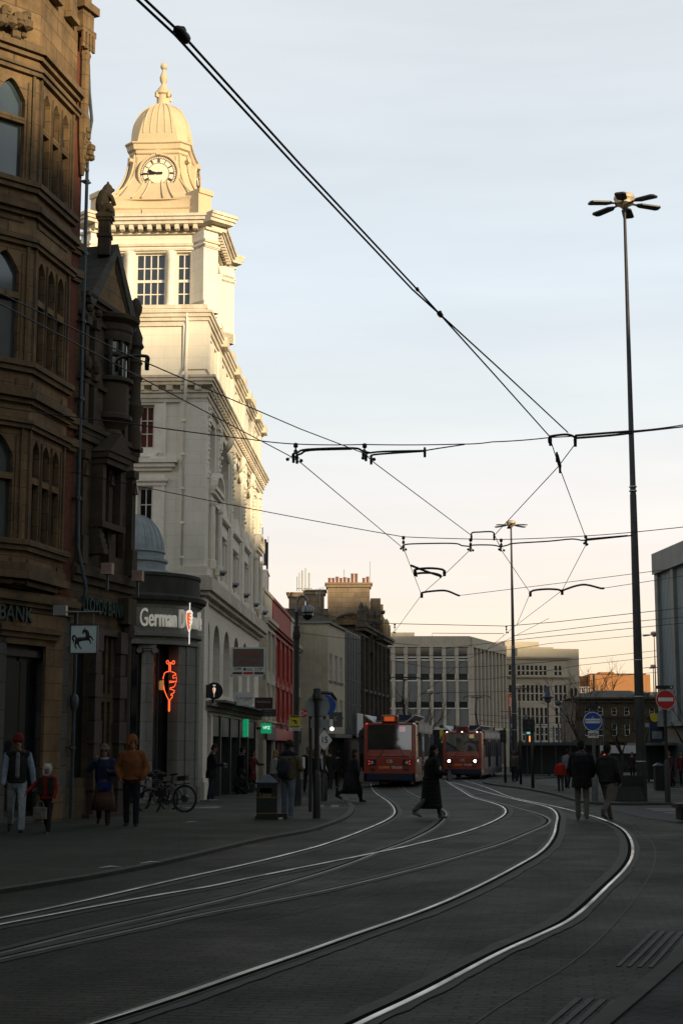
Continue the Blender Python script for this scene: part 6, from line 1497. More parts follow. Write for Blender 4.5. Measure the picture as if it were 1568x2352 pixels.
# tram-only sign, right
def bracket_lamp(t, z, x=.0):
    d = MB(); d.box(x - .24, x + .26, -.1, .12, z, z + .10); d.lathe([(.04, z - .25), (.04, z)], (x, 0, 0), 8); l = d.build('light_unit', MT['black'], t)
    d = MB(); d.box(x + .16, x + .22, -.104, -.1, z + .025, z + .07); d.build('lens', MT['signwhite'], l)
b = PG(1366, 1844); zz = lambda y: HZ(y, b.y) - b.z; q = b.y / F * 1.01
t = thing('sign_post', 'grey post with a round blue tram sign and small white only plate', 'road sign', b)
d = MB(); pole(d, .055, zz(1628), None, (.105, zz(1760))); d.build('post', plain('dull_grey_post', (.10, .105, .105), .5, .3), t, True, auto=40)
d = MB(T(-2 * q, -.08, zz(1657))); disc(d, (0, 0), 21.2 * q, -.008, .008, 40); s_ = d.build('sign_rim', MT['signwhite'], t)
d = MB(T(-2 * q, -.08, zz(1657))); disc(d, (0, 0), 19.6 * q, -.013, -.004, 40); d.build('blue_disc', MT['signblue'], s_)
d = MB(T(-2 * q, -.095, zz(1657)))
d.box(-17 * q, 17 * q, -.004, 0, 2.6 * q, 6 * q); d.box(-17 * q, 17 * q, -.0041, 0, -3.2 * q, -.2 * q)
for x in (-17, -12.4, -9.2, -5.8, 3.6, 7.6, 11, 15.4): d.box(x * q, (x + 1.7) * q, -.0042, 0, -.2 * q, 2.6 * q)
for x in (-14, -8.6, 6, 11.4): d.box((x - .2) * q, (x + 2.6) * q, -.0039, 0, -5 * q, -3.2 * q)
d.box(-4.2 * q, 3.7 * q, -.0043, 0, -4.4 * q, 1.2 * q)
for a in ((0, 10.5, 2.4, 8.2), (2.4, 8.2, .8, 6), (0, 10.5, -2.4, 8.2), (-2.4, 8.2, -.8, 6)):
    d.tube([(a[0] * q, -.002, a[1] * q), (a[2] * q, -.002, a[3] * q)], .5 * q, 5)
d.build('pictogram', MT['signwhite'], s_)
d = MB(T(-1.5 * q, -.08, zz(1687))); d.box(-12 * q, 12 * q, -.006, .006, -7.6 * q, 7.6 * q); s_ = d.build('only_plate', MT['signwhite'], t)
text_obj('lettering', 'only', MT['signblack'], s_, T(-1.5 * q, -.09, zz(1686)), 12.5 * q, .003)
bracket_lamp(t, zz(1628), .0)
# no-entry sign
b = PG(1533, 1846); zz = lambda y: HZ(y, b.y) - b.z
t = thing('sign_post', 'black post with a round red no entry sign at the right edge', 'road sign', b)
d = MB(); pole(d, .052, zz(1590), None, (.095, zz(1745))); d.build('post', MT['black'], t, True, auto=40)
xo = PD(1526, 1607, b.y).x - b.x
d = MB(T(xo, -.08, zz(1607))); disc(d, (0, 0), 21.5 * q, -.008, .008, 40); s_ = d.build('sign_rim', MT['signwhite'], t)
d = MB(T(xo, -.08, zz(1607))); disc(d, (0, 0), 20.4 * q, -.013, -.004, 40); d.build('red_disc', MT['signred'], s_)
d = MB(T(xo, -.095, zz(1607))); d.box(-16.5 * q, 16.5 * q, -.005, 0, -4 * q, 4.4 * q); d.build('bar', MT['signwhite'], s_)
d = MB(); disc(d, (xo - .02, zz(1648)), .24, .06, .075, 32); d.box(xo - .2, xo + .2, .03, .06, zz(1664) - .015, zz(1664) + .015); d.box(xo - .2, xo + .2, .03, .06, zz(1634) - .015, zz(1634) + .015); d.build('sign_back', MT['signback'], t)
bracket_lamp(t, zz(1582), xo)
# signals and small posts on the far island
def signal(label, x, ybase, ytop, bw, face=0.0, reds=False):
    b = PG(x, ybase); zz = lambda y: HZ(y, b.y) - b.z
    t = thing('tram_signal', label, 'signal', b, face, 'dark signal heads on posts')
    d = MB(); d.lathe([(.075, -.2), (.075, zz(ytop))], n=10); d.build('post', MT['dkgrey'], t, True)
    h0 = zz(ytop + 33) ; h1 = zz(ytop + 5)
    d = MB(); d.box(-bw, bw * .3, -.14, .14, h0, h1); d.build('signal_head', MT['black'], t)
    d = MB()
    for k_ in range(2): d.lathe([(.08, -.2), (.1, -.12)], (0, 0, 0), 10) if False else disc(d, (-bw * .35, h0 + (h1 - h0) * (.3 + .42 * k_)), .1, -.24, -.14, 14)
    d.build('hood', MT['dkgrey'], t)
    return t
signal('dark signal head on a thick post right of the second tall mast', 1223, 1812, 1648, .42)
signal('smaller dark signal on a thin post beside the tram with lit headlights', 1160, 1800, 1672, .25)
b = PG(1195.5, 1804); t = thing('bollard_post', 'slim grey post between the two dark tram signals', 'post', b)
d = MB(); d.lathe([(.07, -.2), (.07, HZ(1650, b.y) - b.z)], n=10); d.build('post', MT['dkgrey'], t, True); d = MB(); d.box(-.08, .14, -.1, .1, HZ(1712, b.y) - b.z, HZ(1702, b.y) - b.z); d.build('box', MT['dkgrey'], t)
# traffic light showing red
p = PD(1387, 1735, 85); b = V((p.x, 85, G(85))); t = thing('traffic_light', 'traffic light showing red behind the two walking men', 'traffic light', b)
d = MB(); d.lathe([(.06, -.2), (.06, 3.6)], n=10); d.build('post', MT['dkgrey'], t, True); d = MB(); d.box(-.18, .18, -.12, .12, p.z - b.z - .7, p.z - b.z + .25); h_ = d.build('signal_head', MT['black'], t)
d = MB(); disc(d, (0, p.z - b.z), .08, -.16, -.12, 12); d.build('lamp', TAIL, h_)
# lamps further away
p = PD(1257, 1600, 120); b = V((p.x, 120, G(120))); t = thing('street_lamp', 'ornate dark lantern lamp post in front of the stone office', 'street lamp', b); h_ = p.z - b.z
d = MB(); d.lathe([(.12, -.2), (.1, 1.2), (.07, 1.3), (.06, h_ - .3)], n=10); d.build('post', MT['dkgrey'], t, True)
d = MB(); d.lathe([(.06, h_ - .5), (.26, h_ - .42), (.30, h_ - .12), (.56, h_ - .08), (.56, h_ - .02), (.26, h_ + .1), (.18, h_ + .45), (.16, h_ + .8), (.02, h_ + .85)], n=8); d.build('lantern', MT['bluegrey'], t, True, auto=40)
p = PD(1290, 1615, 130); b = V((p.x + .15, 130, G(130))); t = thing('street_lamp', 'grey lamp post with a round disc lamp on its left side', 'street lamp', b); h_ = p.z - b.z
d = MB(); d.lathe([(.09, -.2), (.07, h_ + .35)], n=10); d.tube([(0, 0, h_), (-.3, 0, h_)], .03, 5); d.build('post', MT['dkgrey'], t, True); d = MB(); d.ball((-.5, 0, h_), .28, 12, (1, .5, .9)); d.build('lamp', MT['bluegrey'], t, True)
for i, (x, y, lab) in enumerate(((1312, 1692, 'plain dark post nearest the bare tree by the stone office'), (1170, 1622, 'blue grey overhead line pole directly below the orange banner'), (1206, 1640, 'blue grey overhead line pole left of the ornate lantern'), (1240, 1655, 'blue grey overhead line pole close to the left of the ornate lantern'), (1281, 1662, 'blue grey overhead line pole just left of the disc lamp'), (1270, 1668, 'short blue grey overhead line pole right of the ornate lantern'))):
    D = 135 + i * 7; p = PD(x, y, D); b = V((p.x, D, G(D))); t = thing('line_pole', lab, 'pole', b, 0, 'poles of the distant tram stop'); h_ = p.z - b.z
    d = MB(); d.lathe([(.13, -.2), (.10, h_)], n=8); d.build('pole', MT['bluegrey'] if i else MT['dkgrey'], t, True)
    d = MB()
    for z in (h_ - .5, h_ - 1.1): d.tube([(-.9, 0, z), (.9, 0, z)], .03, 4)
    d.build('crossarm', MT['bluegrey'], t)
# tapered blue ticket kiosk / lit totem
p = PD(1216, 1680, 125); b = V((p.x, 125, G(125))); t = thing('information_totem', 'dark totem with a small lit cyan and orange screen', 'information screen', b)
zz = lambda y: HZ(y, 125) - b.z
d = MB(); d.box(-.32, .32, -.1, .1, 0, zz(1668)); d.build('case', MT['black'], t)
d = MB(); d.box(-.27, .27, -.115, -.1, zz(1686), zz(1671)); s_ = d.build('screen', emis('cyan_screen', (.2, .6, .55), .5), t); d = MB(); d.box(-.24, .2, -.125, -.115, zz(1681), zz(1676)); d.box(-.1, .2, -.125, -.1, zz(1704), zz(1690)); d.build('picture', emis('orange_screen', (1, .35, .08), .9), s_)
# orange vertical hotel banner
p = PD(1171, 1620, 175); t = thing('banner', 'vertical orange hotel banner between the two office blocks', 'banner', (p.x, 175, p.z)); q = 175 / F
d = MB(); d.box(-6 * q, 6 * q, -.08, .08, -24 * q, 24 * q); d.build('panel', plain('orange_banner', (.55, .09, .02), .5, var=.1), t)
text_obj('lettering', 'easyHotel', MT['signwhite'], t, T(0, -.1, 0) @ Mx.Rotation(R(-90), 4, 'Y'), 8.5 * q, .01)
d = MB(); d.box(-8 * q, -6 * q, -.04, .04, 20 * q, 21 * q); d.box(-8 * q, -6 * q, -.04, .04, -21 * q, -20 * q); d.build('bracket', MT['grey'], t)
# litter bin
b = PG(613, 1885); q = b.y / F * 1.01; t = thing('litter_bin', 'black square litter bin with gold bands and a pyramid lid', 'bin', b, R(0)); bh = HZ(1797, b.y) - b.z; w_ = 24.5 * q
d = MB(); d.box(-w_ + .02, w_ - .02, -w_ + .02, w_ - .02, 0, bh); d.box(-w_, w_, -w_, w_, bh - .03, bh + .0); d.box(-w_ - .01, w_ + .01, -w_ - .01, w_ + .01, -.02, .12); d.build('body', MT['black'], t)
d = MB(); hh = 17 * q; d.add([(-w_, -w_, bh), (w_, -w_, bh), (w_, w_, bh), (-w_, w_, bh), (-.05, -.05, bh + hh), (.05, -.05, bh + hh), (.05, .05, bh + hh), (-.05, .05, bh + hh)], [(0, 1, 5, 4), (1, 2, 6, 5), (2, 3, 7, 6), (3, 0, 4, 7), (4, 5, 6, 7)]); d.build('lid', plain('blue_grey_lid', (.05, .07, .09), .4, .1), t)
d = MB()
for z in (bh * .60, bh * .19, bh * .09): d.box(-w_ + .012, w_ - .012, -w_ + .012, w_ - .012, z, z + .02)
d.build('gold_band', plain('dull_gold', (.22, .17, .05), .45, .5), t)
d = MB(); d.box(-.15, .12, -w_ + .0, -w_ + .05, bh * .74, bh * .86); d.build('opening', MT['groove'], t)
d = MB(); d.box(-.06, .06, -w_ + .012, -w_ + .03, bh * .76, bh * .86); d.build('notice', MT['grey'], t)
text_obj('lettering', 'Litter', plain('dull_gold_letters', (.2, .16, .07), .5), t, T(-.02, -w_ + .016, bh * .68), .13, .004)
b = PG(643, 1885); t = thing('base_block', 'low black block with a white label beside the litter bin', 'block', b); d = MB(); d.box(-.14, .17, -.1, .12, 0, .17); d.build('block', MT['black'], t); d = MB(); d.box(-.07, .07, -.105, -.1, .03, .08); d.build('label', MT['signwhite'], t)
# tapered dark planter and edge bench
b = PG(1441, 1843); q = b.y / F; t = thing('planter', 'tall dark hourglass shaped planter at the foot of the tallest mast', 'planter', b)
zz = lambda y: HZ(y, b.y) - b.z
d = MB(); d.rings([[V((sx * r, sy * r, z)) for sx, sy in ((-1, -1), (1, -1), (1, 1), (-1, 1))] for r, z in ((34 * q, -.1), (33 * q, .1), (27 * q, zz(1815)), (25 * q, zz(1806)), (28 * q, zz(1790)), (29 * q, zz(1781)), (27 * q, zz(1781)), (26 * q, zz(1785)))], True); d.build('pot', plain('dark_stone_planter', (.02, .02, .019), .8, var=.3, bump=.2), t)
d = MB(); d.box(-25 * q, 25 * q, -25 * q, 25 * q, zz(1786), zz(1784)); d.build('soil', MT['groove'], t)
b = PG(1600, 1888); t = thing('bench', 'dark solid bench end cut off by the right edge', 'bench', b, R(0)); d = MB(); d.box(-.42, 1.0, -.25, .3, .05, .32); d.build('base', MT['black'], t); d = MB(); d.box(-.5, 1.05, -.3, .35, .32, .42); d.build('seat', MT['oak'], t)
b = PG(1513, 1815); t = thing('litter_bin', 'small dark litter bin behind the no entry post', 'bin', b); d = MB(); d.box(-.2, .2, -.2, .2, 0, 1.05); d.build('body', MT['black'], t); d = MB(); d.rings([[V((s_ * r, u_ * r, z)) for s_, u_ in ((-1, -1), (1, -1), (1, 1), (-1, 1))] for r, z in ((.23, 1.05), (.23, 1.08), (.05, 1.2))]); d.build('lid', MT['dkgrey'], t)
# tram stop shelters
p = PD(1285, 1740, 118); t = thing('shelter', 'long glass tram stop shelter with a sloping dark roof edge', 'shelter', (p.x, 118, G(118)), R(-8))
d = MB(); d.box(-3.8, 3.2, -1.2, 1.2, HZ(1712, 118) - G(118), HZ(1708, 118) - G(118) + .1); d.build('roof', MT['bluegrey'], t)
d = MB(); d.box(-3.6, 3.0, 1.0, 1.04, .1, 2.5); d.build('pane', plain('dim_shelter_glass', (.03, .04, .04), .15), t)
d = MB(); 
for i in range(7): x = -3.6 + i * 1.1; d.box(x - .04, x + .04, .96, 1.08, -.1, 2.6); d.box(x - .04, x + .04, -1.1, -1.0, -.1, 2.6)
d.build('post', MT['dkgrey'], t)
p = PD(1508, 1700, 92); t = thing('shelter', 'small bus shelter with timetable case left of the ribbed building', 'shelter', (p.x, 92, G(92)), R(4))
zz = lambda y: HZ(y, 92) - G(92)
d = MB(); d.box(-1.6, 2.2, -1.0, 1.0, zz(1712), zz(1706)); d.build('roof', MT['grey'], t)
d = MB(); d.box(-1.0, 2.1, .9, .94, .1, zz(1712)); d.build('pane', plain('dim_shelter_glass', (.05, .06, .06), .15), t)
d = MB(); 
for x in (-1.0, -.6, .6, 2.0): d.box(x - .06, x + .06, -.06, .06, -.1, zz(1712))
d.build('post', MT['dkgrey'], t)
d = MB(); d.box(-.75, .15, -1.1, -1.0, zz(1704), zz(1660)); d.build('timetable_case', plain('navy_case', (.02, .03, .07), .5), t); d = MB(); d.box(-.6, 0, -1.115, -1.1, zz(1697), zz(1680)); d.build('notice', MT['signback'], t)
d = MB(); disc(d, (-.4, zz(1648)), .28, -1.1, -1.05, 16); d.build('roundel', MT['signyellow'], t)
# ---------------- overhead tram wires (contact wires lie about 5.8 m above the rails) -------------
def W(x, y, zc=5.8):
    z = zc
    for _ in range(6):
        p = PZ(x, y, z); z = zc + G(min(p.y, 160))
    return p
def wire(label, pts, r=.010, sag=0.0, group='overhead tram wires', n=5):
    P = []; pts = list(pts)
    if pts[-1].x > .235 * pts[-1].y: pts.append(pts[-1] + (pts[-1] - pts[-2]).normalized() * 26)      # on to anchors outside the frame
    if pts[0].x < -.22 * pts[0].y or pts[0].y < 8: pts.insert(0, pts[0] + (pts[0] - pts[1]).normalized() * 14)
    for a, b in zip(pts, pts[1:]):
        for i in range(8):
            t = i / 8; q = a.lerp(b, t); q.z -= sag * 4 * t * (1 - t); P.append(q)
    P.append(pts[-1]); o = P[0].copy()
    d = MB(); d.tube([p - o for p in P], r, n); ob = d.build('overhead_wire', MT['wire'], None, True); ob.location = o
    return tag(ob, label, 'overhead wire', group)
A = [W(335 - 62, -72), W(335, 0), W(420, 80), W(690, 378), W(958, 665), W(1010, 722)]
off = V((.045, 0, 0))
wire('thick overhead cable from the top edge ending at the right end of the upper bracket', A + [W(1150, 850), W(1303, 993)], .009)
wire('thick overhead cable from the top edge ending at the left end of the upper bracket', [p - off for p in A[:-1]] + [A[-1], W(1130, 855), W(1262, 1003)], .009)
for x, y, lab in ((418, 80, 'large dark clamp on the double cable near the top edge'), (1010, 722, 'small dark clamp where the double cable splits in two'), (958, 665, 'tiny clamp on the double cable just above where it splits')):
    p = W(x, y); t = thing('wire_clamp', lab, 'wire clamp', p, 0, 'clamps on the double cable'); dr = (A[3] - A[2]).normalized(); k = .055 if x == 418 else .04 if x == 1010 else .025
    d = MB(); d.tube([dr * -k * 1.6, dr * -k, dr * k, dr * k * 1.6], [k * .3, k * .62, k * .62, k * .3], 8); d.build('body', MT['black'], t, True); d = MB(); d.ball((0, 0, k * .5), k * .5, 8); d.build('bolt', MT['black'], t)
wire('contact wire from the left edge crossing the bank to the long double pull-off bracket', [W(-60, 645), W(0, 673), W(287, 812), W(689, 985), W(835, 1041), W(858, 1062), W(1081, 1229)], .0075)
wire('lower contact wire from the left edge to the left end of the long bracket', [W(-60, 667), W(0, 697), W(287, 848), W(585, 1005), W(663, 1046), W(692, 1064), W(923, 1257)], .0075)
wire('contact wire falling from the middle bracket to the low pull-off beside the grey office', [W(923, 1257), W(929, 1266), W(967, 1365), ], .0075)
wire('contact wire running from the inner drop clamp down to the dark ornate building', [W(1081, 1229), W(1078, 1264), W(1022, 1318), W(970, 1363), W(905, 1452), W(894, 1482)], .0075)
wire('contact wire descending leftwards from the upper right bracket to the small bridge clamp', [W(1322, 1017), W(1281, 1072), W(1135, 1229)], .0075)
wire('contact wire descending rightwards from the upper right bracket to the lower span', [W(1265, 1016), W(1284, 1074), W(1344, 1235)], .0075)
wire('contact wire from the small bridge clamp down to the low right pull-off', [W(1135, 1229), W(1151, 1264), W(1217, 1362), W(1186, 1435)], .0075)
wire('contact wire from the lower right span clamp down past the low right pull-off', [W(1344, 1235), W(1344, 1252), W(1290, 1356), W(1182, 1438), W(1120, 1490)], .0075)
Z1 = 6.25
s1 = [W(-60, 930, Z1), W(0, 935, Z1), W(287, 971, Z1), W(574, 1009, Z1), W(679, 1020, Z1), W(837, 1021, Z1), W(1062, 1020, Z1), W(1130, 1015, Z1), W(1262, 1005, Z1), W(1450, 990, Z1), W(1568, 976, Z1), W(1640, 968, Z1)]
wire('upper span wire crossing the whole picture from the left edge past the tallest mast', s1, .009, .01)
pw = PD(154, 1082, 35)
s2 = [pw, W(574, 1168, 6.6), W(926, 1233, 6.2), W(1151, 1239, 6.2), W(1344, 1231, 6.2), W(1525, 1215, 6.2), W(1640, 1200, 6.2)]
wire('middle span wire from the bank wall across to the right edge', s2, .009, .01)
wire('span wire from the low pull-off by the grey office rising to the right edge', [W(1053, 1368, 6.0), W(1320, 1335, 6.0), W(1640, 1294, 6.0)], .008)
wire('span wire from the curved low right pull-off to the right edge', [W(1385, 1351, 6.0), W(1640, 1312, 6.0)], .008)
wire('thin span wire from the ornate building to the right edge just above the office roof', [W(820, 1420, 6.2), W(885, 1432, 6.2), W(1160, 1438, 6.2), W(1271, 1429, 6.2), W(1640, 1388, 6.2)], .012)
wire('thin wire from the second mast rising to the right edge below the others', [W(1180, 1460, 6.4), W(1400, 1433, 6.4), W(1640, 1410, 6.4)], .012)
wire('lowest thin wire rising to the right edge across the stone office roof', [W(1000, 1492, 6.2), W(1200, 1468, 6.2), W(1640, 1424, 6.2)], .012)
for i, (lab, q) in enumerate((('thin wire across the red and cream shops from the white building ledge', [(540, 1378), (620, 1390), (870, 1432)]), ('thin wire lower down across the red and cream shop fronts', [(590, 1432), (700, 1455), (960, 1482)]), ('thin wire across the top windows of the grey office', [(880, 1500), (1050, 1506), (1260, 1478), (1640, 1440)]), ('thin wire across the middle storey of the grey office', [(820, 1500), (1000, 1535), (1260, 1520), (1640, 1478)]), ('thin wire across the lower storey of the grey office', [(890, 1555), (1120, 1560), (1330, 1528), (1640, 1490)]), ('slanting wire over the stone office lower windows', [(1000, 1590), (1200, 1586), (1420, 1552), (1640, 1528)]), ('low wire running among the tram stop poles', [(1080, 1640), (1200, 1645), (1330, 1640)]), ('second low wire running among the tram stop poles', [(1100, 1655), (1220, 1662), (1340, 1654)]), ('bundle wire rising past the right fin face of the grey office', [(960, 1600), (1060, 1520), (1260, 1420)]))):
    D = 92 + i * 3; wire(lab, [PD(x, y, D) for x, y in q], .016, .05)
# drop clamps (insulators) and pull-off brackets
def clamp(lab, top, foot, wide=.12):
    o = top; t = thing('wire_clamp', lab, 'wire clamp', o, 0, 'hanging insulators on the span wires')
    d = MB(); d.lathe([(.01, .02), (.035, .01), (.035, -.05), (.012, -.06), (.012, -.09), (.03, -.095), (.03, -.15), (.01, -.16)], n=8); d.build('insulator', MT['black'], t, True)
    v = foot - o; d = MB(); d.tube([(0, 0, -.15), v + V((-wide, 0, .0))], .005, 4); d.tube([(0, 0, -.15), v + V((wide, 0, -.02))], .005, 4); d.build('drop_wire', MT['wire'], t)
    d = MB(); d.ball(v + V((-wide, 0, 0)), .028, 8); d.ball(v + V((wide, 0, -.02)), .028, 8); d.build('grip', MT['black'], t)
clamp('hanging insulator at the left end of the long double bracket', W(679, 1020, Z1), W(676, 1055), .10)
clamp('hanging insulator at the right end of the long double bracket', W(837, 1021, Z1), W(846, 1052), .08)
clamp('hanging insulator at the left end of the middle span', W(926, 1233, 6.2), W(926, 1260), .05)
clamp('hanging insulator where the middle span meets the inner contact wire', W(1080, 1238, 6.2), W(1080, 1262), .05)
clamp('hanging insulator left of the second mast on the middle span', W(1150, 1239, 6.2), W(1151, 1262), .05)
clamp('hanging insulator at the right end of the middle span before the tallest mast', W(1344, 1231, 6.2), W(1344, 1248), .03)
clamp('tiny hanging insulator on the low span above the grey office roof', W(906, 1433, 6.2), W(905, 1452), .03)
clamp('tiny hanging insulator on the low span beside the second mast', W(1162, 1438, 6.2), W(1164, 1452), .03)
def arm(lab, pts, r=.02, z=5.95, rods=None, jaws=()):
    P = [W(x, y, z) for x, y in pts]; o = P[0].copy(); t = thing('pull_off_arm', lab, 'wire bracket', o, 0, 'pull-off arms on the overhead wires')
    d = MB(); d.tube(spline([p - o for p in P], 4), r, 7); d.build('arm', MT['dkgrey'], t, True)
    for q in (rods or []):
        Q = [W(x, y, z) for x, y in q]; d = MB(); d.tube(spline([p - o for p in Q], 4), r, 7); d.build('arm', MT['dkgrey'], t, True)
    d = MB()
    for x, y in jaws: p = W(x, y, z) - o; d.tube([p + V((0, 0, .05)), p, p + V((0, 0, -.10))], [r * 1.1, r * 1.5, r * 1.3], 7)
    d.build('jaw', MT['black'], t, True)
    return t
K2 = 21.0
arm('long double cranked bracket hanging between the two left contact wires', [(672, 1052), (673, 1043), (684, 1039), (706, 1032), (810, 1029), (832, 1036), (850, 1040)], .016, 5.95, [[(680, 1054), (681, 1046), (692, 1042), (712, 1034), (808, 1031)]], ((674, 1048), (682, 1050), (834, 1040), (840, 1044)))
arm('pair of straight rods running right from the long double bracket', [(842, 1041), (880, 1037), (975, 1035)], .015, 5.98, [[(852, 1055), (853, 1047), (870, 1043), (975, 1036)]], ((852, 1052), (975, 1035)))
wire('short tie wire joining the straight rods to the upper span', [W(975, 1035, 5.98), W(1005, 1030, 6.05), W(1066, 1021, Z1)], .01)
arm('cranked bracket at the upper right joining both cables to the tallest mast', [(1260, 1016), (1261, 1004), (1275, 1000), (1303, 998), (1322, 1005)], .017, 5.95, [[(1321, 1016), (1322, 1002), (1335, 999), (1452, 990)], [(1322, 1006), (1400, 1000), (1452, 994)]], ((1263, 1008), (1320, 1010)))
wire('tie wire from the upper right bracket past the tallest mast to the right edge', [W(1452, 993, 5.98), W(1500, 988, 6.0), W(1640, 972, 6.15)], .011)
arm('long wavy arm along the middle span left part', [(925, 1258), (927, 1252), (950, 1249), (1040, 1248), (1060, 1253), (1080, 1255)], .015, 5.95, [[(1081, 1257), (1085, 1252), (1130, 1252), (1148, 1256)]], ((926, 1256), (1080, 1257)))
arm('long wavy arm along the middle span right part ending near the tallest mast', [(1148, 1256), (1165, 1252), (1180, 1248), (1260, 1243), (1312, 1238), (1335, 1241), (1345, 1240)], .015, 5.95, [[(1345, 1241), (1440, 1231), (1450, 1229)], [(1345, 1238), (1440, 1230)]], ((1149, 1256), (1345, 1243)))
arm('small bridge shaped arm above the middle span beside the second mast', [(1082, 1236), (1083, 1224), (1100, 1222), (1125, 1221), (1133, 1224), (1134, 1231)], .015, 5.95, None, ((1082, 1232), (1134, 1230)))
arm('crossed double arm of the track junction below the middle span', [(952, 1316), (954, 1308), (985, 1305), (1015, 1308), (1021, 1316)], .028, 5.9, [[(956, 1323), (958, 1317), (990, 1316), (1010, 1321), (1011, 1326)], [(944, 1299), (975, 1311), (1010, 1323)]], ((953, 1314), (1020, 1314)))
arm('curved low arm at the left beside the grey office', [(967, 1367), (970, 1361), (1000, 1357), (1025, 1357), (1048, 1366), (1054, 1368)], .028, 5.9, None, ((968, 1365),))
arm('curved low arm at the right with two bends', [(1216, 1362), (1225, 1356), (1255, 1353), (1280, 1354), (1290, 1356), (1320, 1346), (1345, 1343), (1378, 1351), (1386, 1351)], .028, 5.9, None, ((1217, 1362), (1290, 1358)))
arm('short crank bracket over the sooty building bridging two contact wires', [(268, 836), (271, 825), (283, 820), (318, 817), (338, 819), (341, 826), (337, 833)], .019, 5.9, None, ((338, 830), (269, 834)))
arm('thin turnbuckle linking the crossing wires at the upper right', [(1276, 1046), (1283, 1072)], .014, 5.85, [[(1280, 1045), (1287, 1071)]], ((1278, 1046), (1285, 1072)))
# ---------------- people -------------
SKIN = plain('skin', (.24, .125, .085), .55, var=.1, scale=20)
_cl = {}
def cloth(c, name='cloth', var=.3, bump=.9):
    k = (c, name)
    if k not in _cl: _cl[k] = plain(name, c, .85, var=var, scale=7, bump=bump, spec=.2)
    return _cl[k]
def cap(mb, p, q, r0, r1, n=10):
    p, q = V(p), V(q); d = q - p; L_ = d.length
    if L_ < 1e-5: d = V((0, 0, 1e-4)); L_ = 1e-4
    u = d / L_; pts = [p - u * r0 * .95, p - u * r0 * .6, p, q, q + u * r1 * .6, q + u * r1 * .95]
    mb.tube(pts, [r0 * .3, r0 * .8, r0, r1, r1 * .8, r1 * .3], n)
def solid(mb, name, mat, parent, vox=.016, smooth=2):
    o = mb.build(name, mat); m = o.modifiers.new('r', 'REMESH'); m.mode = 'VOXEL'; m.voxel_size = vox
    if smooth: s = o.modifiers.new('s', 'SMOOTH'); s.iterations = smooth; s.factor = .5
    dg = bpy.context.evaluated_depsgraph_get(); me = bpy.data.meshes.new_from_object(o.evaluated_get(dg)); old = o.data
    o.modifiers.clear(); o.data = me; bpy.data.meshes.remove(old); me.name = name
    if not me.materials: me.materials.append(mat)
    me.polygons.foreach_set('use_smooth', [True] * len(me.polygons)); o.parent = parent
    return o
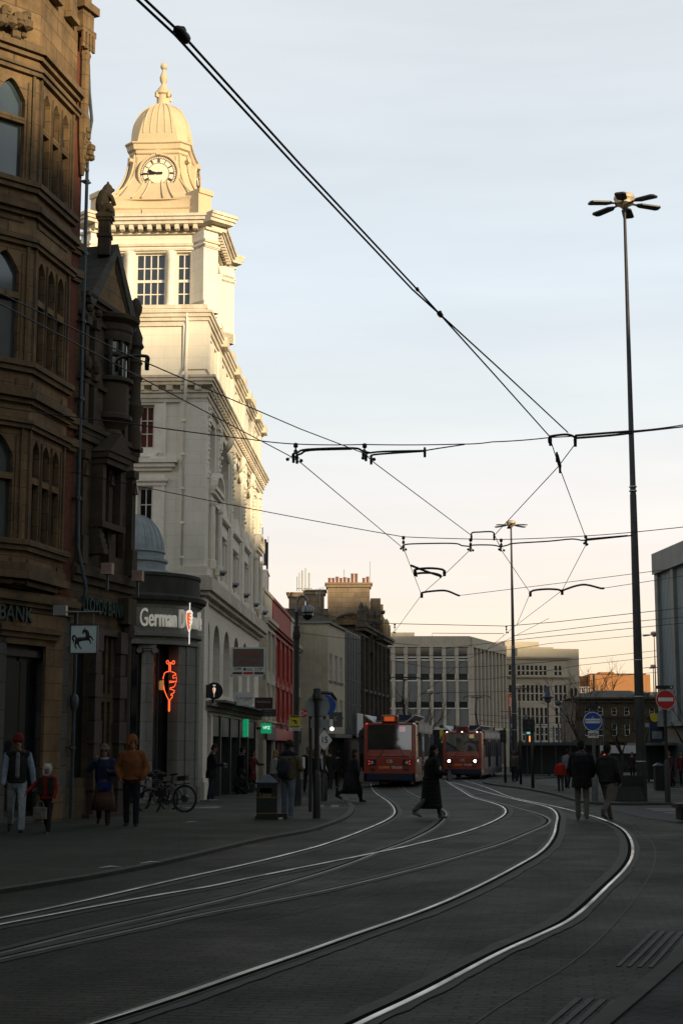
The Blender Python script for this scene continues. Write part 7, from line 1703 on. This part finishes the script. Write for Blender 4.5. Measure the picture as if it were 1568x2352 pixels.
def person(label, px, py, face, h=1.75, top=(.05, .05, .06), legs=(.05, .05, .07), shoe=(.02, .02, .02), hair=(.03, .02, .015), stride=18, bend=(5, 20), arms=((10, 8, 15, 0), (-10, 8, 15, 0)), coat='hip', bulk=1.0, head='short', headc=None, skirt=None, lean=3, nod=6, turn=0, sit=False, D=None, extra=None, skin=None, vest=None):
    """arms: (swing forward, abduct, elbow bend, inward yaw) for left, right; face 0 = away from viewer, 90 = to the right, 180 = to the viewer"""
    b = PG(px, py) if D is None else V((PD(px, py, D).x, D, G(D)))
    t = thing('person', label, 'person', b, R(-face)); s = h / 1.75; SK = skin or SKIN
    hipz = .93; J = {}
    def leg(sd, a, k):
        hp_ = V((sd * .09, 0, hipz)); kn = hp_ + V((sd * .01, .44 * sin(R(a)), -.44 * cos(R(a)))); an = kn + V((0, .42 * sin(R(a - k)), -.42 * cos(R(a - k)))); return [hp_, kn, an, R(a - k)]
    if sit: LgL, LgR = leg(-1, 80, 95), leg(1, 70, 60)
    else: LgL, LgR = leg(-1, stride, bend[0]), leg(1, -stride, bend[1])
    drop = min(LgL[2].z, LgR[2].z) - .085
    if sit: drop = hipz - .14
    def tz(v): return V(v) - V((0, 0, drop))
    lg = [[tz(q) for q in L_[:3]] + [L_[3]] for L_ in (LgL, LgR)]
    ln = R(lean); pel = tz((0, 0, hipz + .02)); ch = pel + V((0, .38 * sin(ln), .38 * cos(ln))); nk = pel + V((0, .56 * sin(ln), .56 * cos(ln))); nd = R(lean + nod * .5)
    hd = nk + V((0, .145 * sin(nd) + .02, .145 * cos(nd) + .0))
    HM = Mx.Translation(hd) @ Mx.Rotation(R(-turn), 4, 'Z') @ Mx.Rotation(R(-nod), 4, 'X')
    def armj(sd, sw, ab, el, yaw, fx=None):
        sh = nk + V((sd * .185, 0, -.075)); A_ = R(sw); e = sh + .29 * V((sd * sin(R(ab)), sin(A_) * cos(R(ab)), -cos(A_) * cos(R(ab))))
        B_ = R(sw + el); dv = V((sd * (sin(R(ab)) * .5 if fx is None else fx), sin(B_), -cos(B_))).normalized(); dv = Mx.Rotation(sd * R(yaw), 3, 'Z') @ dv; w = e + .25 * dv
        return sh, e, w, dv
    ar = [armj(-1, *arms[0]), armj(1, *arms[1])]
    SM = Mx.Scale(s, 4)
    # body
    m = MB(SM)
    cap(m, pel, ch, .12, .135); cap(m, ch, nk - V((0, 0, .05)), .14, .11); cap(m, ar[0][0], ar[1][0], .06, .06); cap(m, nk - V((0, 0, .06)), nk + V((0, .01, .07)), .055, .052)
    for (a, e, w, dv) in ar: cap(m, a, e, .05, .04); cap(m, e, w, .038, .027)
    for L_ in lg: cap(m, L_[0], L_[1], .078, .052); cap(m, L_[1], L_[2], .05, .034)
    b0 = len(m.v); m.M = SM @ HM
    m.ball((0, -.005, .055), .098, 14, (.80, 1.0, 1.12)); m.ball((0, .03, -.035), .07, 12, (.86, 1.0, 1.1)); m.ball((0, .105, .012), .02, 8, (.8, 1, 1.3)); m.ball((0, .085, -.075), .03, 8, (1, .8, .8))
    for sd in (-1, 1): m.ball((sd * .08, -.005, .02), .024, 8, (.5, 1, 1.3))
    m.M = SM
    for sd, (a, e, w, dv) in zip((-1, 1), ar):       # hand: palm, four unequal fingers, thumb
        side = V((0, 1, 0)) - dv * dv.y
        if side.length < .2: side = V((0, 0, 1)) - dv * dv.z
        side.normalize(); nrm = dv.cross(side); pc = w + dv * .05
        for q in (-.022, 0, .022): cap(m, w + side * q * .7, w + dv * .085 + side * q, .017, .014, 7)
        for i, ln_ in enumerate((.062, .075, .07, .055)):
            q = .030 - i * .02; k1 = w + dv * .09 + side * q; k2 = k1 + (dv * .8 - nrm * sd * .45).normalized() * ln_ * .55; k3 = k2 + (dv * .35 - nrm * sd * .9).normalized() * ln_ * .5
            cap(m, k1, k2, .0095, .009, 6); cap(m, k2, k3, .009, .0075, 6)
        k1 = w + dv * .03 + side * .03; k2 = k1 + (dv * .7 + side * .7).normalized() * .045; cap(m, k1, k2, .013, .011, 6); cap(m, k2, k2 + (dv + side * .2).normalized() * .03, .011, .009, 6)
    solid(m, 'body', SK, t, .0125 * s, 1)
    # face details
    m = MB(SM @ HM)
    for sd in (-1, 1): m.ball((sd * .032, .088, .03), .011, 8, (1.2, .5, .8)); m.box(sd * .032 - .018, sd * .032 + .018, .085, .095, .045, .051)
    m.box(-.02, .02, .098, .103, -.048, -.042); m.build('eyes', cloth((.03, .018, .014), 'eyes'), t)
    # trousers
    B = bulk
    m = MB(SM)
    if not sit or True:
        cap(m, pel + V((0, 0, -.02)), pel + V((0, 0, .06)), .145, .14)
        for L_ in lg: cap(m, L_[0], L_[1], .098, .072); cap(m, L_[1], L_[2] + V((0, 0, .02)), .07, .062)
    solid(m, 'trousers', cloth(legs, 'trousers'), t, .016 * s)
    for sd, L_ in zip((-1, 1), lg):
        m = MB(SM); an = L_[2]; ft = L_[3] * .55; f = V((sd * .12, cos(ft), sin(ft) * 1.0)).normalized()
        if an.z < .12: f = V((sd * .12, 1, 0)).normalized()
        cap(m, an + V((0, -.03, -.035)), an + f * .10 + V((0, 0, -.04)), .042, .04); cap(m, an + f * .10 + V((0, 0, -.045)), an + f * .17 + V((0, 0, -.052)), .04, .028); cap(m, an + V((0, 0, -.02)), an + V((0, 0, .05 if not skirt else .2)), .05, .052)
        solid(m, 'shoe', cloth(shoe, 'shoe'), t, .014 * s, 1)
    # top / coat
    m = MB(SM); r_ = .165 * B
    hem = {'hip': -.02, 'thigh': -.22, 'knee': -.46, 'calf': -.68, 'waist': .04}[coat]
    m.M = SM @ Mx.Translation(pel) @ Mx.Scale(1.14, 4, (1, 0, 0)); 
    c_ = ch - pel; n_ = nk - pel
    cap(m, (0, 0, .06), c_, r_ * .92, r_ * .98, 14); cap(m, c_, n_ - V((0, 0, .10)), r_ * .96, r_ * .74, 14); m.M = SM
    if hem < .05: m.M = SM @ Mx.Translation(pel); z0 = .08; m.lathe([(r_ * .85, z0), (r_ * 1.02, 0), (r_ * (1.02 + .30 * -hem), hem * .5), (r_ * (1.0 + .55 * -hem), hem), (r_ * .6, hem + .01), (r_ * .5, z0)], (0, 0, 0), 16); m.M = SM
    cap(m, ar[0][0] + V((.02, 0, 0)), ar[1][0] - V((.02, 0, 0)), .082 * B, .082 * B); cap(m, nk - V((0, 0, .06)), nk + V((0, .0, .02)), .085, .072)
    if not vest:
        for (a, e, w, dv) in ar: cap(m, a, e, .075 * B, .066 * B); cap(m, e, w - dv * .01, .064 * B, .05 * B)
    solid(m, 'jacket', cloth(top, 'jacket'), t, .016 * s)
    if vest:
        m = MB(SM)
        for (a, e, w, dv) in ar: cap(m, a, e, .072, .062); cap(m, e, w - dv * .01, .06, .048)
        solid(m, 'sleeve', cloth(vest, 'sleeves'), t, .016 * s)
    if skirt:
        m = MB(SM @ Mx.Translation(pel)); sz = skirt[1]; n = 20; rs = []
        for z, r0 in ((.1, .15), (-.1, .19), (-.3, .22), (sz, .255), (sz + .01, .2), (.08, .1)): rs.append([V(((r0 + .012 * sin(k * 2.6)) * cos(2 * pi * k / n) * 1.05, (r0 + .012 * sin(k * 2.6)) * sin(2 * pi * k / n) * (1 + stride / 60), z)) for k in range(n)])
        m.rings(rs); m.build('skirt', cloth(skirt[0], 'skirt'), t, True)
    # hair or headwear
    m = MB(SM @ HM)
    if head in ('short', 'long', 'bun'):
        m.ball((0, -.022, .075), .104, 14, (.86, 1.0, 1.05)); m.ball((0, -.05, .02), .085, 10, (.95, .8, 1.1))
        if head == 'long': m.ball((0, -.055, -.06), .09, 10, (1.15, .75, 1.5)); m.ball((.06, -.02, -.06), .05, 8, (.8, 1, 1.8)); m.ball((-.06, -.02, -.06), .05, 8, (.8, 1, 1.8)); m.ball((0, -.06, -.18), .07, 8, (1.3, .6, 1.4))
        solid(m, 'hair', cloth(hair, 'hair', .4, .5), t, .012 * s, 1)
    elif head == 'hat':
        m.ball((0, -.01, .085), .112, 14, (.9, 1.02, 1.0)); m.lathe([(.098, .035), (.112, .04), (.112, .085), (.098, .09)], n=16); solid(m, 'knit_hat', cloth(headc, 'knit'), t, .012 * s, 1)
        m = MB(SM @ HM); m.ball((0, -.06, -.01), .07, 10, (1.05, .6, 1.2)); solid(m, 'hair', cloth(hair, 'hair'), t, .012 * s, 1)
    elif head == 'hood':
        m.ball((0, -.026, .06), .133, 14, (.93, .95, 1.1)); m.ball((0, -.05, -.07), .10, 10, (1.15, .9, .9)); m.tube([(.098 * cos(q), .05 - .02 * sin(q), .04 + .125 * sin(q)) for q in [-.6 + i * .36 for i in range(13)]], .022, 6); solid(m, 'hood', cloth(headc or top, 'hood'), t, .014 * s, 1)
    elif head == 'fur':
        m.ball((0, -.03, .06), .13, 14, (.95, .95, 1.08)); m.tube([(.10 * cos(q), .06, .0 + .115 * sin(q)) for q in [2 * pi * i / 16 for i in range(16)]], .026, 6, False, True)
        for sd in (-1, 1): cap(m, (sd * .07, -.01, .16), (sd * .085, 0, .2), .035, .012)
        solid(m, 'furry_hat', cloth(headc, 'white fur'), t, .012 * s, 1)
    if extra: extra(t, SM, pel, ch, nk, hd, HM, ar, lg)
    return t
def held(name, label, cat, t, co, mk, group=None):        # something carried: its own thing at the person's world position
    M = Mx.Translation(t.location) @ Mx.Rotation(t.rotation_euler.z, 4, 'Z'); p = M @ V(co)
    o = thing(name, label, cat, p, t.rotation_euler.z, group); mk(o); return o
# 1 man and child at the left edge
def ex1(t, SM, pel, ch, nk, hd, HM, ar, lg):
    m = MB(SM); m.M = SM @ Mx.Translation(ch); cap(m, (0, .15, -.28), (0, .16, .12), .045, .04); solid(m, 'hoodie', cloth((.16, .17, .18), 'grey hoodie'), t, .016)
    m = MB(SM @ Mx.Translation(nk)); m.tube([(.11 * cos(q), .11 * sin(q), -.02) for q in [2 * pi * i / 14 for i in range(14)]], .045, 7, False, True); m.build('collar', cloth((.05, .035, .022), 'fur collar'), t, True)
p1 = person('man in dark gilet, red knit hat and pale jeans walking at the left edge', 36, 1916, 168, 1.84, (.016, .02, .016), (.30, .33, .36), (.02, .02, .02), stride=16, bend=(6, 24), arms=((-6, 16, 10, 0), (10, 8, 14, 0)), coat='hip', bulk=1.02, head='hat', headc=(.12, .015, .012), vest=(.20, .25, .33), nod=12, extra=ex1)
p2 = person('child in red jacket, dark gilet and white furry hat walking with the man', 107, 1918, 188, 1.27, (.16, .012, .012), (.02, .018, .02), (.05, .10, .13), stride=14, bend=(6, 26), arms=((10, 12, 25, 10), (30, 40, 25, 0)), bulk=1.18, head='fur', headc=(.42, .40, .38), nod=0, coat='hip', vest=(.16, .014, .012), extra=lambda t, SM, pel, ch, nk, hd, HM, ar, lg: (lambda m: (m.box(-.21, -.05, -.15, .19, -.3, .17), m.box(.06, .21, -.15, .19, -.3, .17), solid(m, 'gilet', cloth((.018, .022, .018), 'dark gilet'), t, .02)))(MB(SM @ Mx.Translation(ch))))
def mkbag(w, h, dpt, c, strap=True, c2=None):
    def f(o):
        m = MB(); m.box(-w, w, -dpt, dpt, -h, h * .9); m.ball((0, 0, -h * .2), w, 10, (.96, dpt / w * 1.35, h / w * .95)); solid(m, 'bag_body', cloth(c, 'bag'), o, .014, 3)
        if strap: m = MB(); m.tube(spline([(-w * .6, 0, h * .8), (-w * .3, 0, h * 1.7), (w * .3, 0, h * 1.7), (w * .6, 0, h * .8)], 5), .012, 5); m.build('handle', cloth(c2 or c, 'strap'), o)
    return f
held('carrier_bag', 'small patterned pale bag carried in front by the child', 'bag', p2, (.06, .22, .42), mkbag(.13, .12, .04, (.16, .16, .14)))
# couple near the bank
def shades(t, SM, pel, ch, nk, hd, HM, ar, lg):
    m = MB(SM @ HM)
    for sd in (-1, 1): m.ball((sd * .036, .094, .028), .03, 10, (1.1, .3, .8))
    m.box(-.09, .09, .088, .096, .03, .042); m.build('sunglasses', MT['signblack'], t)
    m = MB(SM @ Mx.Translation(nk)); m.tube([(.075 * cos(q), .085 * sin(q) + .01, -.01) for q in [2 * pi * i / 14 for i in range(14)]], .035, 7, False, True); m.build('scarf', cloth((.25, .24, .22), 'pale scarf'), t, True)
p3 = person('woman in navy coat and brown skirt touching her grey hat', 237, 1899, 172, 1.66, (.014, .02, .05), (.03, .02, .016), (.035, .024, .018), hair=(.06, .035, .02), stride=14, bend=(6, 28), arms=((28, 12, 70, 35), (48, 30, 100, 0, -.62)), coat='hip', bulk=1.16, head='hat', headc=(.10, .10, .09), skirt=((.085, .05, .036), -.58), nod=4, turn=8, extra=shades)
held('shoulder_bag', 'bright blue shoulder bag worn by the woman with sunglasses', 'bag', p3, (-.02, .24, .86), lambda o: (mkbag(.15, .10, .05, (.012, .03, .11), False)(o), (lambda m: (m.tube([(.1, -.02, .06), (.14, -.05, .25), (.16, -.12, .5)], .012, 5), m.build('strap', cloth((.012, .02, .06), 'strap'), o)))(MB())))
p4 = person('man in rust brown hoodie with hood up and dark trousers', 301, 1901, 176, 1.82, (.17, .062, .02), (.013, .015, .022), (.015, .015, .015), stride=5, bend=(2, 8), arms=((-4, 22, 42, 42), (-4, 22, 42, 42)), coat='hip', bulk=1.20, head='hood', headc=(.18, .066, .022), nod=0, turn=-12)
# man with a phone by the white building
p5 = person('man in black jacket looking at his phone against the white building', 485, 1831, 78, 1.80, D=50.6, top=(.013, .014, .015), legs=(.025, .03, .045), shoe=(.22, .22, .21), stride=4, bend=(1, 5), arms=((18, 4, 72, 12), (18, 6, 72, 12)), coat='thigh', bulk=1.05, nod=26, lean=2)
held('phone', 'small phone held by the man in black jacket', 'phone', p5, (0, .44, 1.12), lambda o: (lambda m: (m.box(-.04, .04, -.02, .10, 0, .01), m.build('case', MT['signblack'], o), (lambda k: (k.box(-.036, .036, -.016, .096, .0101, .012), k.build('screen', emis('phone_glow', (.5, .6, .7), .3), o)))(MB())))(MB()))
person('dark clothed man standing in the second shop doorway', 553, 1812, 60, 1.78, D=61.5, top=(.012, .016, .03), legs=(.012, .012, .018), stride=3, bend=(1, 4), coat='thigh', nod=6)
person('woman in dark red coat in the shop doorway beside the dark clothed man', 579, 1810, 120, 1.66, D=65.5, top=(.10, .018, .02), legs=(.02, .02, .02), stride=6, bend=(3, 12), arms=((30, 10, 60, 10), (5, 8, 20, 0)), head='long', hair=(.04, .025, .02), coat='knee')
person('person sitting on the ground against the shopfront with bags', 549, 1816, 150, 1.7, D=60.0, top=(.014, .014, .015), legs=(.014, .014, .014), head='hood', headc=(.015, .015, .016), sit=True, lean=12, nod=22, arms=((20, 12, 50, 20), (20, 12, 50, 20)), coat='waist', bulk=1.15)
b = PD(566, 1818, 62); b.z = G(62); t = thing('holdall', 'dark grey stuffed bag on the pavement beside the sitting person', 'bag', b); mkbag(.32, .22, .22, (.03, .032, .032))(t); t.location.z += .2
# backpack wearer and neighbours
p6 = person('person in tan jacket and pale jeans seen from behind wearing a backpack', 661, 1882, 18, 1.76, (.10, .078, .038), (.13, .15, .19), (.20, .20, .19), hair=(.018, .016, .012), stride=3, bend=(1, 4), arms=((10, 14, 60, 20), (14, 18, 70, 20)), coat='hip', bulk=1.14, head='hat', headc=(.018, .018, .015), nod=12, turn=30, extra=lambda t, SM, pel, ch, nk, hd, HM, ar, lg: (lambda m: (cap(m, (-.16, 0, -.03), (.16, 0, -.03), .09, .09), m.ball((0, -.07, .02), .12, 10, (1.1, .7, .8)), solid(m, 'yoke', cloth((.015, .022, .038), 'navy yoke'), t, .016)))(MB(SM @ Mx.Translation(nk))))
def bp(o):
    m = MB(); m.ball((0, 0, 0), .2, 14, (.82, .5, 1.25)); m.box(-.14, .14, -.06, .08, -.22, .16); solid(m, 'pack', cloth((.028, .034, .042), 'backpack'), o, .016, 3)
    m = MB(); m.ball((0, -.08, -.08), .12, 10, (1, .45, .9)); m.build('pocket', cloth((.024, .03, .036), 'pocket'), o, True)
    m = MB(); m.tube(spline([(-.1, .08, .2), (-.13, .22, .2), (-.14, .28, .0)], 4), .018, 5); m.tube(spline([(.1, .08, .2), (.13, .22, .2), (.14, .28, .0)], 4), .018, 5); m.build('strap', cloth((.02, .024, .03), 'strap'), o)
held('backpack', 'grey backpack on the person in the tan jacket', 'backpack', p6, (-.02, -.27, 1.20), bp)
held('paper', 'folded white sheet held up in front of the person in the tan jacket', 'paper', p6, (.26, .34, 1.30), lambda o: (lambda m: (m.box(-.012, 0, -.05, .10, -.12, .16), m.build('sheet', MT['signwhite'], o), (lambda k: (k.box(.002, .014, -.04, .09, -.10, .14), k.build('fold', MT['signwhite'], o)))(MB())))(MB()))
person('blonde woman in white top behind the litter bin', 629, 1835, 75, 1.62, (.33, .32, .30), (.04, .05, .07), hair=(.20, .13, .07), stride=6, arms=((20, 8, 100, 10), (10, 8, 60, 10)), head='long', coat='hip', bulk=1.08)
person('grey haired man in dark coat facing the viewer between two black posts', 707, 1822, 170, 1.78, (.013, .014, .018), (.03, .035, .05), hair=(.08, .075, .07), stride=8, coat='thigh')
person('fair haired woman in black coat walking behind the black sign posts', 721, 1826, 165, 1.68, (.012, .012, .013), (.02, .02, .025), hair=(.11, .07, .04), stride=12, head='long', coat='thigh')
person('person in white shirt and dark trousers half hidden by the 15 sign post', 737.5, 1817, 100, 1.72, (.40, .41, .45), (.015, .015, .018), stride=10, coat='hip', nod=14)
person('man in long dark coat walking away along the shops', 757, 1814, 8, 1.78, (.022, .022, .018), (.014, .014, .018), stride=12, coat='knee')
person('woman in black with dark hood walking away beside the man in long coat', 775, 1808, 20, 1.66, (.011, .011, .012), (.014, .014, .016), stride=10, head='hood', headc=(.011, .011, .012), coat='thigh')
p7 = person('woman in long black coat and skirt striding right in front of the first tram', 809, 1843, 82, 1.68, (.012, .013, .018), (.01, .01, .01), (.012, .01, .01), hair=(.018, .012, .01), stride=24, bend=(6, 34), arms=((-14, 14, 30, 0), (12, 8, 20, 0)), head='long', coat='thigh', bulk=1.14, skirt=((.012, .012, .014), -.62), lean=6)
held('handbag', 'pale handbag swinging behind the arm of the woman in long black coat', 'bag', p7, (.2, .26, .82), mkbag(.16, .17, .06, (.14, .12, .10)))
# padded coat crossing the tracks
def puffs(t, SM, pel, ch, nk, hd, HM, ar, lg):
    m = MB(SM @ Mx.Translation(pel))
    for i in range(11):
        z = .34 - i * .095; r0 = (.2 * (1.0 + .55 * max(0, -z)) if z < .1 else .19) - .043; m.tube([(r0 * (1.02 if z < .1 else 1.14) * cos(q), r0 * sin(q) + (.02 if z > .1 else 0), z) for q in [2 * pi * k / 18 for k in range(18)]], .056, 8, False, True)
    m.build('quilting', cloth((.007, .007, .007), 'black padded coat', .3), t, True)
p8 = person('woman in long black padded coat and wide trousers crossing the tracks', 990, 1881, 80, 1.70, (.007, .007, .007), (.085, .078, .065), (.16, .155, .14), hair=(.008, .007, .006), stride=20, bend=(6, 24), arms=((6, 8, 60, 20), (12, 8, 72, 20)), head='long', coat='calf', bulk=1.22, lean=4, nod=8, extra=puffs)
held('carrier_bag', 'crumpled white plastic bag held out by the woman in padded coat', 'bag', p8, (.14, .42, .98), mkbag(.09, .09, .06, (.14, .15, .15)))
# right: two men walking, child, others
def hoodback(c):
    def f(t, SM, pel, ch, nk, hd, HM, ar, lg):
        m = MB(SM @ Mx.Translation(nk)); m.ball((0, -.09, -.03), .12, 12, (1.15, .75, .75)); m.tube([(.10 * cos(q), .085 * sin(q) - .01, .01) for q in [2 * pi * i / 14 for i in range(14)]], .04, 7, False, True); solid(m, 'hood', cloth(c, 'hood'), t, .016)
    return f
person('man in black parka with grey hood and beige trousers walking away, left of two', 1337, 1884, 12, 1.77, (.009, .009, .011), (.12, .115, .10), (.10, .10, .10), hair=(.012, .01, .008), stride=6, bend=(3, 14), arms=((8, 14, 45, 20), (8, 16, 45, 20)), coat='thigh', bulk=1.32, extra=hoodback((.05, .05, .045)), nod=4)
person('man in dark green jacket and beige trousers striding right, right of two', 1396, 1885, 35, 1.74, (.02, .023, .019), (.115, .105, .09), (.06, .06, .065), hair=(.012, .01, .008), stride=24, bend=(4, 22), arms=((10, 12, 40, 15), (-10, 16, 40, 15)), coat='hip', bulk=1.24, extra=hoodback((.022, .026, .022)), nod=4)
person('child in bright red jumper and grey trousers seen from behind', 1287, 1820, 10, 1.34, (.30, .018, .012), (.035, .033, .03), stride=7, bend=(2, 8), arms=((-4, 14, 10, 0), (-4, 14, 10, 0)), coat='hip', bulk=1.12)
person('person in lilac grey jacket walking ahead of the child in red', 1303, 1812, 25, 1.74, (.16, .165, .20), (.015, .015, .02), stride=8, coat='hip', bulk=1.1, hair=(.02, .015, .012))
b_ = PG(1308, 1812)
p9 = person('person in grey hoodie and dark trousers walking at the foot of the second mast', 1180, 1798, 20, 1.72, (.075, .07, .065), (.02, .02, .025), (.2, .19, .18), stride=14, coat='hip', head='hood', headc=(.06, .055, .05))
person('person in dark jacket walking beside the person in grey hoodie', 1188, 1796, 30, 1.70, (.016, .016, .02), (.015, .015, .022), stride=10, coat='hip')
person('person in dark clothes waiting by the shelter left of the tallest mast', 1452, 1790, 200, 1.70, (.03, .022, .02), (.012, .012, .014), stride=4, coat='thigh')
person('woman in dark red coat by the shelter right of the no entry post', 1541, 1808, 240, 1.70, (.06, .022, .022), (.015, .013, .012), stride=10, head='long', coat='knee', hair=(.02, .015, .01))
p10 = person('person in maroon coat at the extreme right edge', 1567, 1806, 200, 1.68, (.09, .014, .018), (.02, .02, .022), stride=8, head='short', coat='thigh')
held('carrier_bag', 'pinkish shopping bag standing by the woman right of the no entry post', 'bag', p10, (.62, .1, .52), mkbag(.28, .26, .08, (.16, .10, .085)))
# ---------------- bicycles -------------
def bicycle(label, loc, rz, lean=0.0):
    t = thing('bicycle', label, 'bicycle', loc, rz, 'bicycles leaning by the kebab shop'); t.rotation_euler = (0, R(lean), rz)
    TY = plain('tyre_rubber', (.010, .010, .010), .8); FR = MT['black']
    r = .33
    for x in (-.52, .54):
        d = MB(); d.tube([(x + r * cos(q), 0, r + r * sin(q)) for q in [2 * pi * i / 28 for i in range(28)]], .032, 7, False, True); wv = d.build('wheel', TY, t, True)
        d = MB()
        for i in range(12): a = pi * i / 6; d.tube([(x, .0, r), (x + r * cos(a), 0, r + r * sin(a))], .003, 3)
        d.tube([(x, -.04, r), (x, .04, r)], .10 if x > 0 else .03, 12); d.build('spokes', MT['dkgrey'], wv)
    d = MB()
    bb, st, ht, hb, rr_, fr_ = (.02, 0, .30), (.20, 0, .82), (-.36, 0, .92), (-.38, 0, .70), (.54, 0, r), (-.52, 0, r)
    for a, b, w in ((bb, st, .022), (hb, bb, .035), (st, (-.37, 0, .84), .022), (bb, rr_, .014), (st, rr_, .012), (hb, ht, .026), (hb, fr_, .018)): d.tube([a, b], w, 8)
    for y in (-.05, .05): d.tube([(-.385, y, .68), (-.52, y, r)], .016, 6); d.tube([(.17, y, .72), (.54, y, r)], .009, 6)
    d.build('frame', FR, t, True)
    d = MB(); d.box(-.30, .02, -.04, .04, .46, .62, M=None); d.build('battery', FR, t)
    d = MB(); d.tube([st, (.23, 0, .96)], .015, 6); d.ball((.27, 0, .99), .13, 10, (1.1, .55, .3)); d.build('saddle', TY, t, True)
    d = MB(); d.tube(spline([(-.26, -.32, 1.04), (-.33, -.2, 1.05), (-.37, 0, 1.0), (-.33, .2, 1.05), (-.26, .32, 1.04)], 4), .018, 7); d.tube([ht, (-.37, 0, 1.0)], .02, 6)
    for s in (-1, 1): d.ball((-.26, s * .30, 1.04), .075, 8, (1.5, 1.6, .9))
    d.build('handlebar', TY, t, True)
    d = MB(); d.tube([(bb[0], -.08, .3), (.14, -.09, .18)], .012, 5); d.tube([(bb[0], .08, .3), (-.1, .09, .42)], .012, 5); d.tube([(bb[0], -.03, .3), (bb[0], .03, .3)], .09, 14); d.build('crank', MT['dkgrey'], t)
    d = MB(); d.tube([(.12, .06, .3), (.2, .2, .0)], .012, 5); d.build('kickstand', MT['dkgrey'], t)
    d = MB(); d.box(.28, .72, -.03, .03, .70, .72); d.tube([(.5, 0, .7), (.54, 0, .35)], .01, 5); d.box(.40, .66, -.09, .09, .80, .92); d.build('rear_rack', FR, t)
    d = MB(); d.box(-.43, -.39, -.06, .06, .88, .96); d.build('lamp', MT['signwhite'], t)
    return t
b1 = PG(385, 1868)
bk = bicycle('black electric bicycle nearest the pavement edge with its rear wheel to the right', b1, R(-22), -6)
b2 = PG(352, 1862); copy_tree(bk, None, b2 + V((0, .35, 0)), R(-38), 'second black bicycle half hidden behind the man in the rust hoodie')
# ---------------- bare winter trees -------------
BARK = plain('dark_bark', (.025, .02, .016), .9, var=.3)
def bare_tree(label, base, h, spread, seed, sunny=None):
    rnd = random.Random(seed); t = thing('bare_tree', label, 'tree', base, 0, 'leafless trees around the tram stop')
    trunk, tw = MB(), MB()
    def grow(p, dr, L_, r, lev):
        pts = [p]; q = p
        for i in range(3):
            dr = (dr + V((rnd.uniform(-.16, .16), rnd.uniform(-.16, .16), rnd.uniform(-.05, .12)))).normalized(); q = q + dr * L_ / 3; pts.append(q)
        (trunk if lev < 2 else tw).tube(pts, [r, r * .85, r * .72, r * .6], 6 if lev < 2 else 3, lev == 0)
        if lev >= 5: return
        for k in range(rnd.choice((2, 3)) if lev else 5):
            a = rnd.uniform(0, 2 * pi); s_ = spread * rnd.uniform(.5, 1.1); nd = (dr + V((cos(a) * s_, sin(a) * s_, rnd.uniform(-.05, .25)))).normalized()
            grow(pts[rnd.choice((2, 3, 3))] if lev else pts[3].lerp(pts[2], rnd.random() * .5), nd, L_ * rnd.uniform(.62, .82), r * .55, lev + 1)
    grow(V((0, 0, -.3)), V((0, 0, 1)), h * .33, h * .018, 0)
    trunk.build('trunk', BARK, t, True); tw.build('twigs', BARK, t)
for (x, yb, D, h, s, sd, lab) in ((905, 1740, 150, 10.5, .75, 1, 'bare tree in front of the grey office behind the first tram'), (955, 1740, 165, 9.5, .7, 2, 'second bare tree in front of the grey office, between the trams'), (1338, 1740, 140, 10.0, .8, 3, 'bare tree between stone office and classical building'), (1385, 1700, 190, 15.0, .75, 4, 'bare tree catching the sun against the orange brick wall'), (1425, 1740, 110, 6.4, .8, 5, 'bare tree in front of the dark classical building left of the tallest mast'), (1585, 1740, 60, 5.4, .7, 6, 'bare shrubby tree poking in at the right edge'), (1478, 1740, 130, 8, .7, 8, 'bare tree behind the tallest mast near the shelter')):
    p = PD(x, 1715, D); bare_tree(lab, V((p.x, D, G(D))), h, s, sd)
# ---------------- advertising column figure beyond the trams (signal with amber frame) -------------
p = PD(1014, 1672, 118); b = V((p.x, 118, G(118))); zz = lambda y: HZ(y, 118) - b.z; q = 118 / F
t = thing('street_sign', 'yellow framed sign with a grey round head just left of the second tram', 'sign', b)
d = MB(); d.lathe([(.07, -.2), (.07, zz(1690))], n=8); d.build('post', MT['dkgrey'], t); d = MB(); d.box(-5 * q, 3 * q, -.08, 0, zz(1706), zz(1676)); s_ = d.build('panel', MT['signyellow'], t); d = MB(); d.prismy([(-3 * q, zz(1700)), (1 * q, zz(1700)), (1 * q, zz(1694)), (-1 * q, zz(1688)), (-3 * q, zz(1694))], -.09, -.08); d.build('pictogram', MT['signblack'], s_)
d = MB(); d.ball((0, 0, zz(1668)), 6 * q, 12, (1, .5, .8)); d.build('lamp_head', MT['bluegrey'], t, True)
# litter scraps on the pavement
for x, y, lab in ((442, 1893, 'long pale scrap of litter on the pavement in front of the bicycles'), (348, 1989, 'pale scrap of litter beside the left kerb'), (255, 2000, 'small pale scrap of litter further left by the kerb')):
    p = PG(x, y); t = thing('litter_scrap', lab, 'litter', p + V((0, 0, .04)), R(20), 'paper scraps'); d = MB(); d.add([(-.16, -.03, .002), (.0, -.04, .02), (.16, -.02, .004), (.15, .03, .003), (0, .04, .025), (-.15, .03, .002)], [(0, 1, 4, 5), (1, 2, 3, 4)]); d.build('scrap', MT['ltgrey'], t)
